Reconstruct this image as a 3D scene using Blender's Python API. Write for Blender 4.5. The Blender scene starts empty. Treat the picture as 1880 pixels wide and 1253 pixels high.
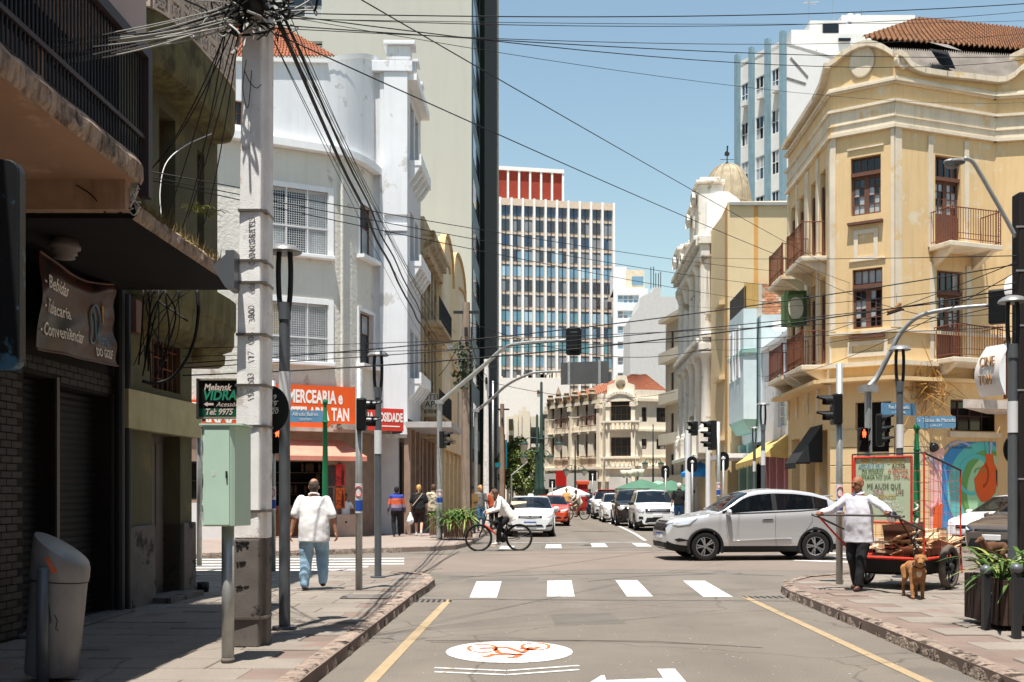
import bpy,bmesh,math,random
from mathutils import Vector,Matrix,noise
from mathutils.bvhtree import BVHTree
random.seed(7)
R=math.radians
PI=math.pi
scene=bpy.context.scene
COL=scene.collection
# ------------------------------------------------------------------ camera, sky, sun, exposure
FPX,CX,HY,HC=1900.0,940.0,905.0,1.57
cam_d=bpy.data.cameras.new('camera')
cam_d.sensor_width=36.0
cam_d.lens=36.0*FPX/1880.0
cam_d.shift_y=(HY-626.5)/1880.0
cam_d.clip_start=0.1
cam_d.clip_end=3000
cam=bpy.data.objects.new('camera',cam_d)
cam.location=(0,0,HC)
cam.rotation_euler=(R(90),0,0)
COL.objects.link(cam)
scene.camera=cam
SUN_DIR=Vector((-0.085,-0.25,1.0)).normalized()
world=bpy.data.worlds.new('World')
scene.world=world
world.use_nodes=True
wn=world.node_tree.nodes
sky=wn.new('ShaderNodeTexSky')
sky.sky_type='NISHITA'
sky.sun_disc=False
sky.sun_elevation=math.asin(SUN_DIR.z)
sky.sun_rotation=math.atan2(SUN_DIR.x,SUN_DIR.y)
sky.altitude=900
sky.air_density=1.7
sky.dust_density=0.8
sky.ozone_density=0.8
bg=wn['Background']
bg.inputs['Strength'].default_value=0.083
tint=wn.new('ShaderNodeMix')
tint.data_type='RGBA';tint.blend_type='MULTIPLY';tint.inputs[0].default_value=1.0
tint.inputs[7].default_value=(1.07,1.09,1.0,1)
world.node_tree.links.new(sky.outputs[0],tint.inputs[6])
world.node_tree.links.new(tint.outputs[2],bg.inputs['Color'])
sun_d=bpy.data.lights.new('sun','SUN')
sun_d.energy=5.0
sun_d.angle=R(0.5)
sun_d.color=(1.0,0.955,0.88)
sun=bpy.data.objects.new('sun',sun_d)
sun.rotation_euler=SUN_DIR.to_track_quat('Z','Y').to_euler()
sun.location=(0,-10,60)
COL.objects.link(sun)
vs=scene.view_settings
vs.view_transform='Standard'
vs.look='None'
vs.exposure=0.83
vs.gamma=1.0
vs.use_curve_mapping=False
scene.cycles.max_bounces=6
scene.cycles.diffuse_bounces=3
scene.cycles.glossy_bounces=3
scene.cycles.transparent_max_bounces=8
scene.cycles.use_denoising=True
# ------------------------------------------------------------------ helpers
def G(px,py,z=0.0):
 d=FPX*(HC-z)/(py-HY)
 return Vector(((px-CX)/FPX*d,d,z))
def P(px,py,d):
 return Vector(((px-CX)/FPX*d,d,HC-(py-HY)/FPX*d))
def XA(px,d):
 return(px-CX)/FPX*d
def ZA(py,d):
 return HC-(py-HY)/FPX*d
def lin(c):
 c=c/255.0
 return c/12.92 if c<=0.04045 else((c+0.055)/1.055)**2.4
def RGB(r,g,b,k=1.0):
 return(lin(r)*k,lin(g)*k,lin(b)*k)
MATS={}
def mk(name,col,rough=0.75,var=0.12,scale=2.5,bump=0.15,bscale=60,metal=0.0,stain=None,streak=0.0,patch=0.0,pcol=None,pscale=1.2,spec=0.3,rnd=0.0,emit=0.0,alpha=1.0,coat=0.0,bdist=0.01,sfreq=5.0,psoft=0.03):
 if name in MATS:
  return MATS[name]
 m=bpy.data.materials.new(name)
 m.use_nodes=True
 nt=m.node_tree
 N,L=nt.nodes,nt.links
 b=N['Principled BSDF']
 b.inputs['Roughness'].default_value=rough
 b.inputs['Metallic'].default_value=metal
 b.inputs['Specular IOR Level'].default_value=spec
 b.inputs['Coat Weight'].default_value=coat
 b.inputs['Coat Roughness'].default_value=0.04
 b.inputs['Alpha'].default_value=alpha
 geo=N.new('ShaderNodeNewGeometry')
 pos=geo.outputs['Position']
 def nz(sc,det=4,vec=None,rg=0.55):
  n=N.new('ShaderNodeTexNoise')
  n.inputs['Scale'].default_value=sc
  n.inputs['Detail'].default_value=det
  n.inputs['Roughness'].default_value=rg
  L.new(vec or pos,n.inputs['Vector'])
  return n.outputs['Fac']
 def ramp(fac,a,bb):
  r=N.new('ShaderNodeMapRange')
  r.inputs['From Min'].default_value=a
  r.inputs['From Max'].default_value=bb
  r.clamp=True
  L.new(fac,r.inputs['Value'])
  return r.outputs['Result']
 def mix(fac,a,bb):
  x=N.new('ShaderNodeMix')
  x.data_type='RGBA'
  if isinstance(fac,float):
   x.inputs[0].default_value=fac
  else:
   L.new(fac,x.inputs[0])
  for s,v in((6,a),(7,bb)):
   if isinstance(v,tuple):
    x.inputs[s].default_value=(*v[:3],1)
   else:
    L.new(v,x.inputs[s])
  return x.outputs[2]
 def scl(v,f):
  return tuple(max(0.0,min(1.0,c*f))for c in v)
 cur=col
 if var>0:
  cur=mix(ramp(nz(scale,5),0.3,0.7),scl(col,1-var),scl(col,1+var))
 if patch>0:
  f=ramp(nz(pscale,6,rg=0.65),0.60-0.12*patch,0.63-0.12*patch+psoft)
  cur=mix(f,cur,pcol or scl(col,0.6))
 if streak>0:
  mp=N.new('ShaderNodeMapping')
  mp.inputs['Scale'].default_value=(sfreq,sfreq,0.07*sfreq)
  L.new(pos,mp.inputs['Vector'])
  f=ramp(nz(1.0,6,mp.outputs[0],0.65),0.48,0.78)
  mu=N.new('ShaderNodeMath');mu.operation='MULTIPLY'
  mu.inputs[1].default_value=streak
  L.new(f,mu.inputs[0])
  cur=mix(mu.outputs[0],cur,stain or scl(col,0.45))
 if rnd>0:
  oi=N.new('ShaderNodeObjectInfo')
  hs=N.new('ShaderNodeHueSaturation')
  r=N.new('ShaderNodeMapRange')
  r.inputs['To Min'].default_value=1-rnd
  r.inputs['To Max'].default_value=1+rnd
  L.new(oi.outputs['Random'],r.inputs['Value'])
  L.new(r.outputs[0],hs.inputs['Value'])
  if isinstance(cur,tuple):
   hs.inputs['Color'].default_value=(*cur,1)
  else:
   L.new(cur,hs.inputs['Color'])
  cur=hs.outputs[0]
 if isinstance(cur,tuple):
  b.inputs['Base Color'].default_value=(*cur,1)
 else:
  L.new(cur,b.inputs['Base Color'])
 if bump>0:
  bp=N.new('ShaderNodeBump')
  bp.inputs['Strength'].default_value=bump
  bp.inputs['Distance'].default_value=bdist
  L.new(nz(bscale,3),bp.inputs['Height'])
  L.new(bp.outputs[0],b.inputs['Normal'])
 if emit>0:
  b.inputs['Emission Color'].default_value=(*col,1)
  b.inputs['Emission Strength'].default_value=emit
 MATS[name]=m
 return m
def plain(name,col,rough=0.5,metal=0.0,**k):
 k.setdefault('var',0.05);k.setdefault('bump',0.0)
 return mk(name,col,rough,metal=metal,**k)
def tag(o,label=None,cat=None,group=None,kind=None):
 if label:o['label']=label
 if cat:o['category']=cat
 if group:o['group']=group
 if kind:o['kind']=kind
 return o
def thing(name,label,cat,loc=(0,0,0),group=None,kind=None):
 o=bpy.data.objects.new(name,None)
 o.empty_display_size=0.2
 o.location=loc
 COL.objects.link(o)
 return tag(o,label,cat,group,kind)
def adopt(o,parent):
 if parent is not None:
  o.parent=parent
  o.matrix_parent_inverse=Matrix.Translation(parent_loc(parent)).inverted()
 return o
def parent_loc(p):
# world location of a parent: only top-level Empties carry a location
 while p.parent is not None:
  p=p.parent
  return Vector((0,0,0))
 return p.location.copy()
def clone(o,offs=None,rotz=0.0,label=None,scale=None,mats=None):
 """Copy of a thing with its parts and sub-parts (shared mesh data)."""
 r=o.copy();COL.objects.link(r)
 if offs is not None:r.location=offs
 if rotz:r.rotation_euler.z+=rotz
 if scale:r.scale=(scale,scale,scale)
 if label:r['label']=label
 for ch in o.children:
  c=ch.copy();COL.objects.link(c);c.parent=r
  for g in ch.children:
   d=g.copy();COL.objects.link(d);d.parent=c
 return r
class MB:
 """Collects shapes into one mesh."""
 def __init__(s,M=None):
  s.v,s.f,s.mi=[],[],[]
  s.M=M or Matrix.Identity(4)
  s.cur=0
 def add(s,vs,fs):
  n=len(s.v)
  s.v+=[s.M@Vector(p)for p in vs]
  s.f+=[[i+n for i in q]for q in fs]
  s.mi+=[s.cur]*len(fs)
  return s
 def box(s,x0,x1,y0,y1,z0,z1):
  if x0>x1:x0,x1=x1,x0
  if y0>y1:y0,y1=y1,y0
  if z0>z1:z0,z1=z1,z0
  return s.add([(x0,y0,z0),(x1,y0,z0),(x1,y1,z0),(x0,y1,z0),(x0,y0,z1),(x1,y0,z1),(x1,y1,z1),(x0,y1,z1)],[(3,2,1,0),(4,5,6,7),(0,1,5,4),(1,2,6,5),(2,3,7,6),(3,0,4,7)])
 def obox(s,c,ax,ay,az):
  c,ax,ay,az=Vector(c),Vector(ax),Vector(ay),Vector(az)
  v=[c+i*ax+j*ay+k*az for k in(-1,1)for(i,j)in((-1,-1),(1,-1),(1,1),(-1,1))]
  return s.add(v,[(3,2,1,0),(4,5,6,7),(0,1,5,4),(1,2,6,5),(2,3,7,6),(3,0,4,7)])
 def quad(s,a,b,c,d):
  return s.add([a,b,c,d],[(0,1,2,3)])
 def poly(s,pts):
  return s.add(pts,[tuple(range(len(pts)))])
 def prism(s,pts,z0,z1):
  n=len(pts)
  if sum(pts[i][0]*pts[(i+1)%n][1]-pts[(i+1)%n][0]*pts[i][1]for i in range(n))<0:pts=list(pts)[::-1]
  v=[(p[0],p[1],z0)for p in pts]+[(p[0],p[1],z1)for p in pts]
  return s.add(v,[tuple(range(n))[::-1],tuple(range(n,2*n))]+[(i,(i+1)%n,n+(i+1)%n,n+i)for i in range(n)])
 def plate(s,pts,y0,y1):
  """polygon in local (s,z) given thickness along local y"""
  n=len(pts)
  v=[(p[0],y0,p[1])for p in pts]+[(p[0],y1,p[1])for p in pts]
  return s.add(v,[tuple(range(n)),tuple(range(n,2*n))[::-1]]+[((i+1)%n,i,n+i,n+(i+1)%n)for i in range(n)])
 def tube(s,pts,r,n=8,cap=True):
  pts=[Vector(p)for p in pts]
  k=len(pts)
  rs=list(r)if isinstance(r,(list,tuple))else[r]*k
  V,Fc=[],[]
  ref=None
  for i,p in enumerate(pts):
   t=(pts[min(i+1,k-1)]-pts[max(i-1,0)])
   if t.length<1e-9:t=Vector((0,0,1))
   t.normalize()
   if ref is None:
    ref=Vector((0,0,1))if abs(t.z)<0.9 else Vector((1,0,0))
   a=t.cross(ref)
   if a.length<1e-6:a=t.cross(Vector((0,1,0)))
   a.normalize();b=a.cross(t).normalized();ref=b
   for j in range(n):
    an=2*PI*j/n
    V.append(p+(a*math.cos(an)+b*math.sin(an))*rs[i])
  for i in range(k-1):
   for j in range(n):
    Fc.append((i*n+j,i*n+(j+1)%n,(i+1)*n+(j+1)%n,(i+1)*n+j))
  if cap:
   Fc.append(tuple(range(n))[::-1]);Fc.append(tuple(range((k-1)*n,k*n)))
  return s.add(V,Fc)
 def lathe(s,prof,c=(0,0,0),n=24,ax='z',a0=0,a1=2*PI):
  c=Vector(c);V,Fc=[],[]
  full=abs(a1-a0-2*PI)<1e-6
  m=n if full else n+1
  for(r,h)in prof:
   for j in range(m):
    a=a0+(a1-a0)*j/n
    x,y=r*math.cos(a),r*math.sin(a)
    V.append(c+(Vector((x,y,h))if ax=='z' else Vector((x,h,y))if ax=='y' else Vector((h,x,y))))
  for i in range(len(prof)-1):
   for j in range(n):
    k=(j+1)%m
    Fc.append((i*m+j,i*m+k,(i+1)*m+k,(i+1)*m+j))
  return s.add(V,Fc)
 def ell(s,c,rx,ry,rz,n=16,m=10,Rm=None):
  c=Vector(c);V,Fc=[],[]
  Rm=Rm or Matrix.Identity(3)
  for i in range(m+1):
   th=PI*i/m
   for j in range(n):
    ph=2*PI*j/n
    V.append(c+Rm@Vector((rx*math.sin(th)*math.cos(ph),ry*math.sin(th)*math.sin(ph),rz*math.cos(th))))
  for i in range(m):
   for j in range(n):
    Fc.append((i*n+j,(i+1)*n+j,(i+1)*n+(j+1)%n,i*n+(j+1)%n))
  return s.add(V,Fc)
 def cap(s,A,B,ra,rb,n=14,fl=1.0,ref=None):
  """tapered limb with rounded ends; fl flattens across ref"""
  A,B=Vector(A),Vector(B)
  t=(B-A);L=t.length
  if L<1e-6:return s
  t.normalize()
  ref=Vector(ref)if ref else(Vector((0,1,0))if abs(t.y)<0.9 else Vector((1,0,0)))
  a=t.cross(ref).normalized();b=a.cross(t).normalized()
  V,Fc,rows=[],[],[]
  for k in range(5):
   an=PI/2*(1-k/4.0)
   rows.append((A-t*ra*math.sin(an),max(1e-4,ra*math.cos(an))))
  for k in range(5):
   an=PI/2*k/4.0
   rows.append((B+t*rb*math.sin(an),max(1e-4,rb*math.cos(an))))
  for(c,r)in rows:
   for j in range(n):
    an=2*PI*j/n
    V.append(c+(a*math.cos(an)+b*math.sin(an)*fl)*r)
  m=len(rows)
  for i in range(m-1):
   for j in range(n):
    Fc.append((i*n+j,i*n+(j+1)%n,(i+1)*n+(j+1)%n,(i+1)*n+j))
  Fc.append(tuple(range(n))[::-1]);Fc.append(tuple(range((m-1)*n,m*n)))
  return s.add(V,Fc)
 def wall(s,s0,s1,z0,z1,opens=(),depth=0.2,y=0.0):
  """local-frame wall with rectangular openings (a,b,z0,z1) and reveals going inwards (+y)"""
  ss=sorted({s0,s1,*[min(max(o[i],s0),s1)for o in opens for i in(0,1)]})
  zz=sorted({z0,z1,*[min(max(o[i],z0),z1)for o in opens for i in(2,3)]})
  for i in range(len(ss)-1):
   for j in range(len(zz)-1):
    cs,cz=(ss[i]+ss[i+1])/2,(zz[j]+zz[j+1])/2
    if any(o[0]<cs<o[1]and o[2]<cz<o[3]for o in opens):continue
    s.quad((ss[i],y,zz[j]),(ss[i+1],y,zz[j]),(ss[i+1],y,zz[j+1]),(ss[i],y,zz[j+1]))
  for o in opens:
   a,b,c,d=o[:4];e=y+(o[4]if len(o)>4 else depth)
   s.quad((a,y,c),(a,e,c),(a,e,d),(a,y,d));s.quad((b,e,c),(b,y,c),(b,y,d),(b,e,d))
   s.quad((a,y,d),(a,e,d),(b,e,d),(b,y,d));s.quad((a,e,c),(a,y,c),(b,y,c),(b,e,c))
  return s
 def mesh(s,name,mats,smooth=False):
  me=bpy.data.meshes.new(name)
  me.from_pydata([tuple(p)for p in s.v],[],s.f)
  for m in(mats if isinstance(mats,(list,tuple))else[mats]):
   me.materials.append(m)
  if any(s.mi):me.polygons.foreach_set('material_index',s.mi)
  if smooth:me.polygons.foreach_set('use_smooth',[True]*len(me.polygons))
  me.update()
  return me
 def build(s,name,mats,parent=None,smooth=False,bevel=0.0,kind=None,label=None,auto=None):
  me=s.mesh(name,mats,smooth)
  o=bpy.data.objects.new(name,me)
  COL.objects.link(o)
  adopt(o,parent)
  if bevel>0:
   md=o.modifiers.new('bevel','BEVEL');md.width=bevel;md.segments=2;md.limit_method='ANGLE';md.angle_limit=R(40)
  if auto is not None:
   me.polygons.foreach_set('use_smooth',[True]*len(me.polygons))
   try:me.set_sharp_from_angle(angle=R(auto))
   except Exception:pass
  if kind:o['kind']=kind
  if label:o['label']=label
  return o
class Frame:
 """A facade line seen from outside: p0 left, p1 right; local x along it, local y INTO the building, z up."""
 def __init__(s,p0,p1):
  s.p0=Vector((p0[0],p0[1]));s.p1=Vector((p1[0],p1[1]))
  d=s.p1-s.p0
  s.L=d.length;s.u=d/s.L
  u=s.u
  s.M=Matrix(((u.x,-u.y,0,s.p0.x),(u.y,u.x,0,s.p0.y),(0,0,1,0),(0,0,0,1)))
 def s_at(s,px):
  k=(px-CX)/FPX
  # p0.x + u.x*t = k*(p0.y + u.y*t)
  return(k*s.p0.y-s.p0.x)/(s.u.x-k*s.u.y)
 def sz(s,px,py):
  t=s.s_at(px)
  d=s.p0.y+s.u.y*t
  return t,HC-(py-HY)/FPX*d
 def rect(s,x0,y0,x1,y1):
  """pixel rectangle -> (s0, s1, z0, z1) using the middle column for heights"""
  a,b=s.s_at(x0),s.s_at(x1)
  m=s.p0.y+s.u.y*(a+b)/2
  return(min(a,b),max(a,b),HC-(y1-HY)/FPX*m,HC-(y0-HY)/FPX*m)
 def pt(s,t,y=0.0,z=0.0):
  return s.M@Vector((t,y,z))
 def mb(s):
  return MB(s.M.copy())
def text(parent,body,M,size,mat,name='lettering',ax='CENTER',sx=1.0,ext=0.002,bold=0.0,shear=0.0):
 """flat lettering; M maps text x/y/z(out) to world"""
 cu=bpy.data.curves.new('text','FONT')
 cu.body=body;cu.size=size;cu.extrude=ext;cu.align_x=ax;cu.align_y='CENTER';cu.offset=bold;cu.shear=shear
 cu.resolution_u=3
 o=bpy.data.objects.new('text',cu)
 me=bpy.data.meshes.new_from_object(o)
 bpy.data.objects.remove(o);bpy.data.curves.remove(cu)
 me.transform(M@Matrix.Diagonal((sx,1,1,1)))
 me.materials.clear();me.materials.append(mat)
 me.name=name
 q=bpy.data.objects.new(name,me)
 COL.objects.link(q)
 return adopt(q,parent)
def TM(p,right,up):
 r=Vector(right).normalized();u=Vector(up).normalized();n=r.cross(u).normalized();u=n.cross(r)
 p=Vector(p)
 return Matrix(((r.x,u.x,n.x,p.x),(r.y,u.y,n.y,p.y),(r.z,u.z,n.z,p.z),(0,0,0,1)))
def sag(a,b,s,n=14):
 a,b=Vector(a),Vector(b)
 return[a.lerp(b,i/n)-Vector((0,0,s*4*(i/n)*(1-i/n)))for i in range(n+1)]
def curve_pts(pts,n=8):
 """Catmull-Rom through points"""
 p=[Vector(q)for q in pts];p=[p[0]*2-p[1]]+p+[p[-1]*2-p[-2]]
 out=[]
 for i in range(1,len(p)-2):
  for k in range(n):
   t=k/n
   a,b,c,d=p[i-1],p[i],p[i+1],p[i+2]
   out.append(0.5*((2*b)+(c-a)*t+(2*a-5*b+4*c-d)*t*t+(3*b-a-3*c+d)*t**3))
 out.append(p[-2])
 return out
WALL_OK=True
def window(parent,fr,r,inset=0.14,cols=2,rows=2,fmat=None,pmat=None,fw=0.055,bar=0.03,name='window',zsplit=None,th=0.05):
 """a framed window set back in an opening; every pane its own sub-part; pmat may be a list to pick from"""
 a,b,c,d=r[:4]
 mb=fr.mb();y0,y1=inset-th,inset
 mb.box(a,a+fw,y0,y1,c,d);mb.box(b-fw,b,y0,y1,c,d)
 mb.box(a+fw,b-fw,y0,y1,c,c+fw);mb.box(a+fw,b-fw,y0,y1,d-fw,d)
 ia,ib,ic,id_=a+fw,b-fw,c+fw,d-fw
 xs=[ia+(ib-ia)*i/cols for i in range(cols+1)]
 zs=[ic+(id_-ic)*i/rows for i in range(rows+1)]if zsplit is None else[ic]+[ic+(id_-ic)*q for q in zsplit]+[id_]
 for x in xs[1:-1]:mb.box(x-bar/2,x+bar/2,y0+0.005,y1,ic,id_)
 for i in range(len(xs)-1):
  l,rr=xs[i]+(bar/2 if i else 0),xs[i+1]-(bar/2 if i<cols-1 else 0)
  for z in zs[1:-1]:mb.box(l,rr,y0+0.006,y1,z-bar/2,z+bar/2)
 w=mb.build(name,fmat,parent)
 for i in range(len(xs)-1):
  for j in range(len(zs)-1):
   pm=random.choice(pmat)if isinstance(pmat,(list,tuple))else pmat
   tilt=random.uniform(-0.004,0.004)
   q=fr.mb()
   q.quad((xs[i],y1-0.015+tilt,zs[j]),(xs[i+1],y1-0.015-tilt,zs[j]),(xs[i+1],y1-0.015-tilt*0.5,zs[j+1]),(xs[i],y1-0.015+tilt*1.5,zs[j+1]))
   q.build('pane',pm,w)
   # back panel so nothing shows through
 return w
def railing(fr_mb,pts,z0,z1,gap=0.11,r=0.008,rail=0.015):
 """bars between two rails along a polyline of (s,y)"""
 for(p,q)in zip(pts[:-1],pts[1:]):
  L=math.hypot(q[0]-p[0],q[1]-p[1]);n=max(1,int(L/gap))
  fr_mb.tube([(p[0],p[1],z1),(q[0],q[1],z1)],rail,6);fr_mb.tube([(p[0],p[1],z0),(q[0],q[1],z0)],rail*0.8,6)
  for i in range(n+1):
   t=i/n;x,y=p[0]+(q[0]-p[0])*t,p[1]+(q[1]-p[1])*t
   fr_mb.tube([(x,y,z0),(x,y,z1)],r,5,cap=False)
def tile_roof(name,mat,parent,a,b,c,d,nu,nv,amp=0.05,sub=4):
 """clay tile slope; a,b eave corners, d,c ridge corners; nu tiles across, nv courses"""
 a,b,c,d=map(Vector,(a,b,c,d))
 mb=MB()
 nrm=(b-a).cross(d-a).normalized()
 if nrm.z<0:nrm=-nrm
 for j in range(nv):
  t0,t1=j/nv,(j+1.12)/nv
  V=[]
  for t,lift in((t0,0.06),(min(t1,1.0),0.0)):
   for i in range(nu*sub+1):
    s_=i/(nu*sub)
    p=a.lerp(b,s_).lerp(d.lerp(c,s_),t)
    V.append(p+nrm*(lift+amp*math.sin(2*PI*i/sub)+random.uniform(-0.008,0.008)))
  m=nu*sub+1
  mb.add(V,[(i,i+1,m+i+1,m+i)for i in range(m-1)])
  # front lip
  low=[p-nrm*0.045 for p in V[:m]]
  mb.add(V[:m]+low,[(i+1,i,m+i,m+i+1)for i in range(m-1)])
 o=mb.build(name,mat,parent)
 o['kind']='stuff'
 return o
 # ------------------------------------------------------------------ materials
ASPH=mk('asphalt',RGB(110,103,95),0.92,var=0.10,scale=0.8,bump=0.5,bscale=220,patch=0.25,pcol=RGB(101,95,88),pscale=0.35,bdist=0.006,spec=0.2)
PAVE=mk('paving_stone',RGB(128,119,110),0.9,var=0.10,scale=1.3,bump=0.4,bscale=120,rnd=0.06,patch=0.15,pcol=RGB(124,104,94),pscale=1.0,bdist=0.006)
PAVB=mk('paving_bed',RGB(120,104,95),0.95,var=0.15,bump=0.4,bscale=150)
KERB=mk('granite_kerb',RGB(140,124,112),0.95,var=0.35,scale=9,bump=1.0,bscale=22,rnd=0.12,patch=0.5,pcol=RGB(66,55,48),pscale=5,bdist=0.03)
WHITEP=mk('road_paint_white',RGB(202,200,198),0.8,var=0.06,scale=6,bump=0.3,bscale=200,patch=0.55,pcol=RGB(150,142,134),pscale=16,psoft=0.06)
YELP=mk('road_paint_yellow',RGB(156,137,108),0.85,var=0.1,scale=6,bump=0.3,bscale=200,patch=0.3,pcol=RGB(150,128,105),pscale=9)
ORANGEP=mk('road_paint_orange',RGB(214,96,48),0.8,var=0.08,bump=0.2,bscale=200)
GALV=mk('galvanised_steel',RGB(170,172,170),0.45,var=0.14,scale=9,bump=0.1,bscale=50,metal=0.55)
GREYP=mk('grey_painted_steel',RGB(96,100,104),0.42,var=0.08,scale=8,bump=0.05,metal=0.25)
DARKP=mk('dark_painted_steel',RGB(45,46,48),0.45,var=0.1,bump=0.05)
BLACK=plain('black_plastic',RGB(22,22,23),0.4)
RUBBER=mk('rubber',RGB(33,31,30),0.85,var=0.15,scale=30,bump=0.2,bscale=200)
CABLE=plain('cable_black',RGB(20,19,20),0.6)
CABLEG=plain('cable_grey',RGB(150,148,142),0.6)
CABLEW=plain('cable_white',RGB(210,208,204),0.6)
CONC=mk('pole_concrete',RGB(240,238,235),0.9,var=0.10,scale=5,bump=0.35,bscale=90,streak=0.22,stain=RGB(176,164,154),patch=0.05,pcol=RGB(206,196,188),pscale=3)
CONCD=mk('pole_concrete_dark',RGB(104,98,93),0.9,var=0.18,scale=5,bump=0.35,bscale=90,patch=0.35,pcol=RGB(50,47,45),pscale=2.6)
STEELBAND=plain('steel_band',RGB(120,112,105),0.4,0.7)
GLASS=mk('window_glass',RGB(42,47,52),0.06,var=0.2,scale=0.7,bump=0.0,spec=0.8)
GLASSB=mk('window_glass_blue',RGB(62,92,116),0.06,var=0.2,scale=0.7,bump=0.0,spec=0.8)
GLASSC=mk('window_glass_curtain',RGB(168,172,174),0.12,var=0.15,scale=2.5,bump=0.0,spec=0.7)
GLASSD=mk('window_glass_dark',RGB(22,22,24),0.08,var=0.2,bump=0.0,spec=0.6)
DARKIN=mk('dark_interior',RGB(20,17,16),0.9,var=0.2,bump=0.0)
WOODB=mk('window_wood_brown',RGB(104,70,56),0.7,var=0.2,scale=14,bump=0.2,bscale=60)
WHITEW=mk('white_joinery',RGB(222,222,222),0.6,var=0.05,bump=0.05)
RUST=mk('rusty_iron',RGB(112,66,47),0.85,var=0.3,scale=18,bump=0.3,bscale=90)
CHROME=plain('chrome',RGB(200,202,205),0.12,1.0)
TILE=mk('clay_tile',RGB(158,100,74),0.85,var=0.30,scale=6,bump=0.3,bscale=60,patch=0.3,pcol=RGB(120,84,62),pscale=3)
TILEB=mk('weathered_clay_tile',RGB(160,118,88),0.9,var=0.30,scale=5,bump=0.3,bscale=60,patch=0.35,pcol=RGB(128,102,78),pscale=2.5)
SKIN_A=mk('skin_tan',RGB(176,124,98),0.6,var=0.08,scale=20,bump=0.1,bscale=120,spec=0.35)
SKIN_B=mk('skin_brown',RGB(140,92,66),0.6,var=0.10,scale=20,bump=0.1,bscale=120,spec=0.35)
SKIN_L=mk('skin_light',RGB(205,160,136),0.6,var=0.08,scale=20,bump=0.1,bscale=120,spec=0.35)
HAIRD=mk('hair_dark',RGB(36,29,26),0.7,var=0.3,scale=40,bump=0.5,bscale=150)
HAIRB=mk('hair_brown',RGB(92,66,50),0.7,var=0.3,scale=40,bump=0.5,bscale=150)
HAIRBL=mk('hair_blonde',RGB(196,150,92),0.7,var=0.25,scale=40,bump=0.5,bscale=150)
HAIRG=mk('hair_grey',RGB(80,70,62),0.8,var=0.3,scale=40,bump=0.5,bscale=150)
LEAF=mk('strap_leaf',RGB(74,104,40),0.45,var=0.3,scale=9,bump=0.1,rnd=0.25,spec=0.5)
LEAFP=mk('strap_leaf_pale',RGB(136,150,74),0.45,var=0.25,scale=9,bump=0.1,spec=0.5)
PLANK=mk('planter_wood',RGB(112,86,70),0.85,var=0.25,scale=7,bump=0.5,bscale=40,rnd=0.2,streak=0.4)
SOIL=mk('soil',RGB(60,46,38),0.95,var=0.3,bump=0.8,bscale=40)
CLAYW=mk('white_plaster',RGB(226,227,230),0.9,var=0.04,scale=1.2,bump=0.3,bscale=30,streak=0.22,stain=RGB(165,160,155),patch=0.04,pcol=RGB(196,194,192))
def weather_asphalt(m,k=1.0):
 nt=m.node_tree;N,L=nt.nodes,nt.links;b=N['Principled BSDF']
 src=b.inputs['Base Color'].links[0].from_socket
 g=N.new('ShaderNodeNewGeometry')
 def mp(sx,sy):
  q=N.new('ShaderNodeMapping');q.inputs['Scale'].default_value=(sx,sy,1);L.new(g.outputs['Position'],q.inputs['Vector']);return q.outputs[0]
 def nz(vec,sc,det=3):
  n=N.new('ShaderNodeTexNoise');n.inputs['Scale'].default_value=sc;n.inputs['Detail'].default_value=det;L.new(vec,n.inputs['Vector']);return n.outputs['Fac']
 def rng(v,a,bb,lo,hi):
  r=N.new('ShaderNodeMapRange');r.inputs['From Min'].default_value=a;r.inputs['From Max'].default_value=bb;r.inputs['To Min'].default_value=lo;r.inputs['To Max'].default_value=hi;L.new(v,r.inputs['Value']);return r.outputs[0]
 def mul(a,bb):
  q=N.new('ShaderNodeMath');q.operation='MULTIPLY';L.new(a,q.inputs[0]);L.new(bb,q.inputs[1]);return q.outputs[0]
 f=rng(nz(mp(1,1),75,2),0.32,0.68,1-0.22*k,1+0.22*k)
 f=mul(f,rng(nz(mp(1.1,0.05),1.0,3),0.3,0.7,0.91,1.07))
 f=mul(f,rng(nz(mp(1,1),2.2,5),0.60,0.72,1.0,0.86))
 v=N.new('ShaderNodeTexVoronoi');v.feature='DISTANCE_TO_EDGE';v.inputs['Scale'].default_value=0.42
 n2=N.new('ShaderNodeTexNoise');n2.inputs['Scale'].default_value=1.4;n2.inputs['Detail'].default_value=6;L.new(g.outputs['Position'],n2.inputs['Vector'])
 ad=N.new('ShaderNodeMix');ad.data_type='VECTOR';ad.inputs[0].default_value=0.38;L.new(g.outputs['Position'],ad.inputs[4]);L.new(n2.outputs['Color'],ad.inputs[5]);L.new(ad.outputs[1],v.inputs['Vector'])
 f=mul(f,rng(v.outputs['Distance'],0.0,0.006,0.62,1.0))
 sc=N.new('ShaderNodeVectorMath');sc.operation='SCALE';L.new(src,sc.inputs[0]);L.new(f,sc.inputs['Scale']);L.new(sc.outputs[0],b.inputs['Base Color'])
for m_ in(ASPH,):weather_asphalt(m_)
weather_asphalt(PAVE,0.6);weather_asphalt(WHITEP,0.35);weather_asphalt(YELP,0.6)
# ------------------------------------------------------------------ ground, roads, pavements
mb=MB();mb.quad((-900,-60,-0.02),(900,-60,-0.02),(900,2500,-0.02),(-900,2500,-0.02))
mb.build('ground',mk('ground_earth',RGB(150,136,124),0.95,var=0.15,scale=0.2,bump=0.2),kind='structure')
mb=MB();mb.quad((-60,-30,0),(70,-30,0),(70,130,0),(-60,130,0))
road=mb.build('road',ASPH,kind='structure')
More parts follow.
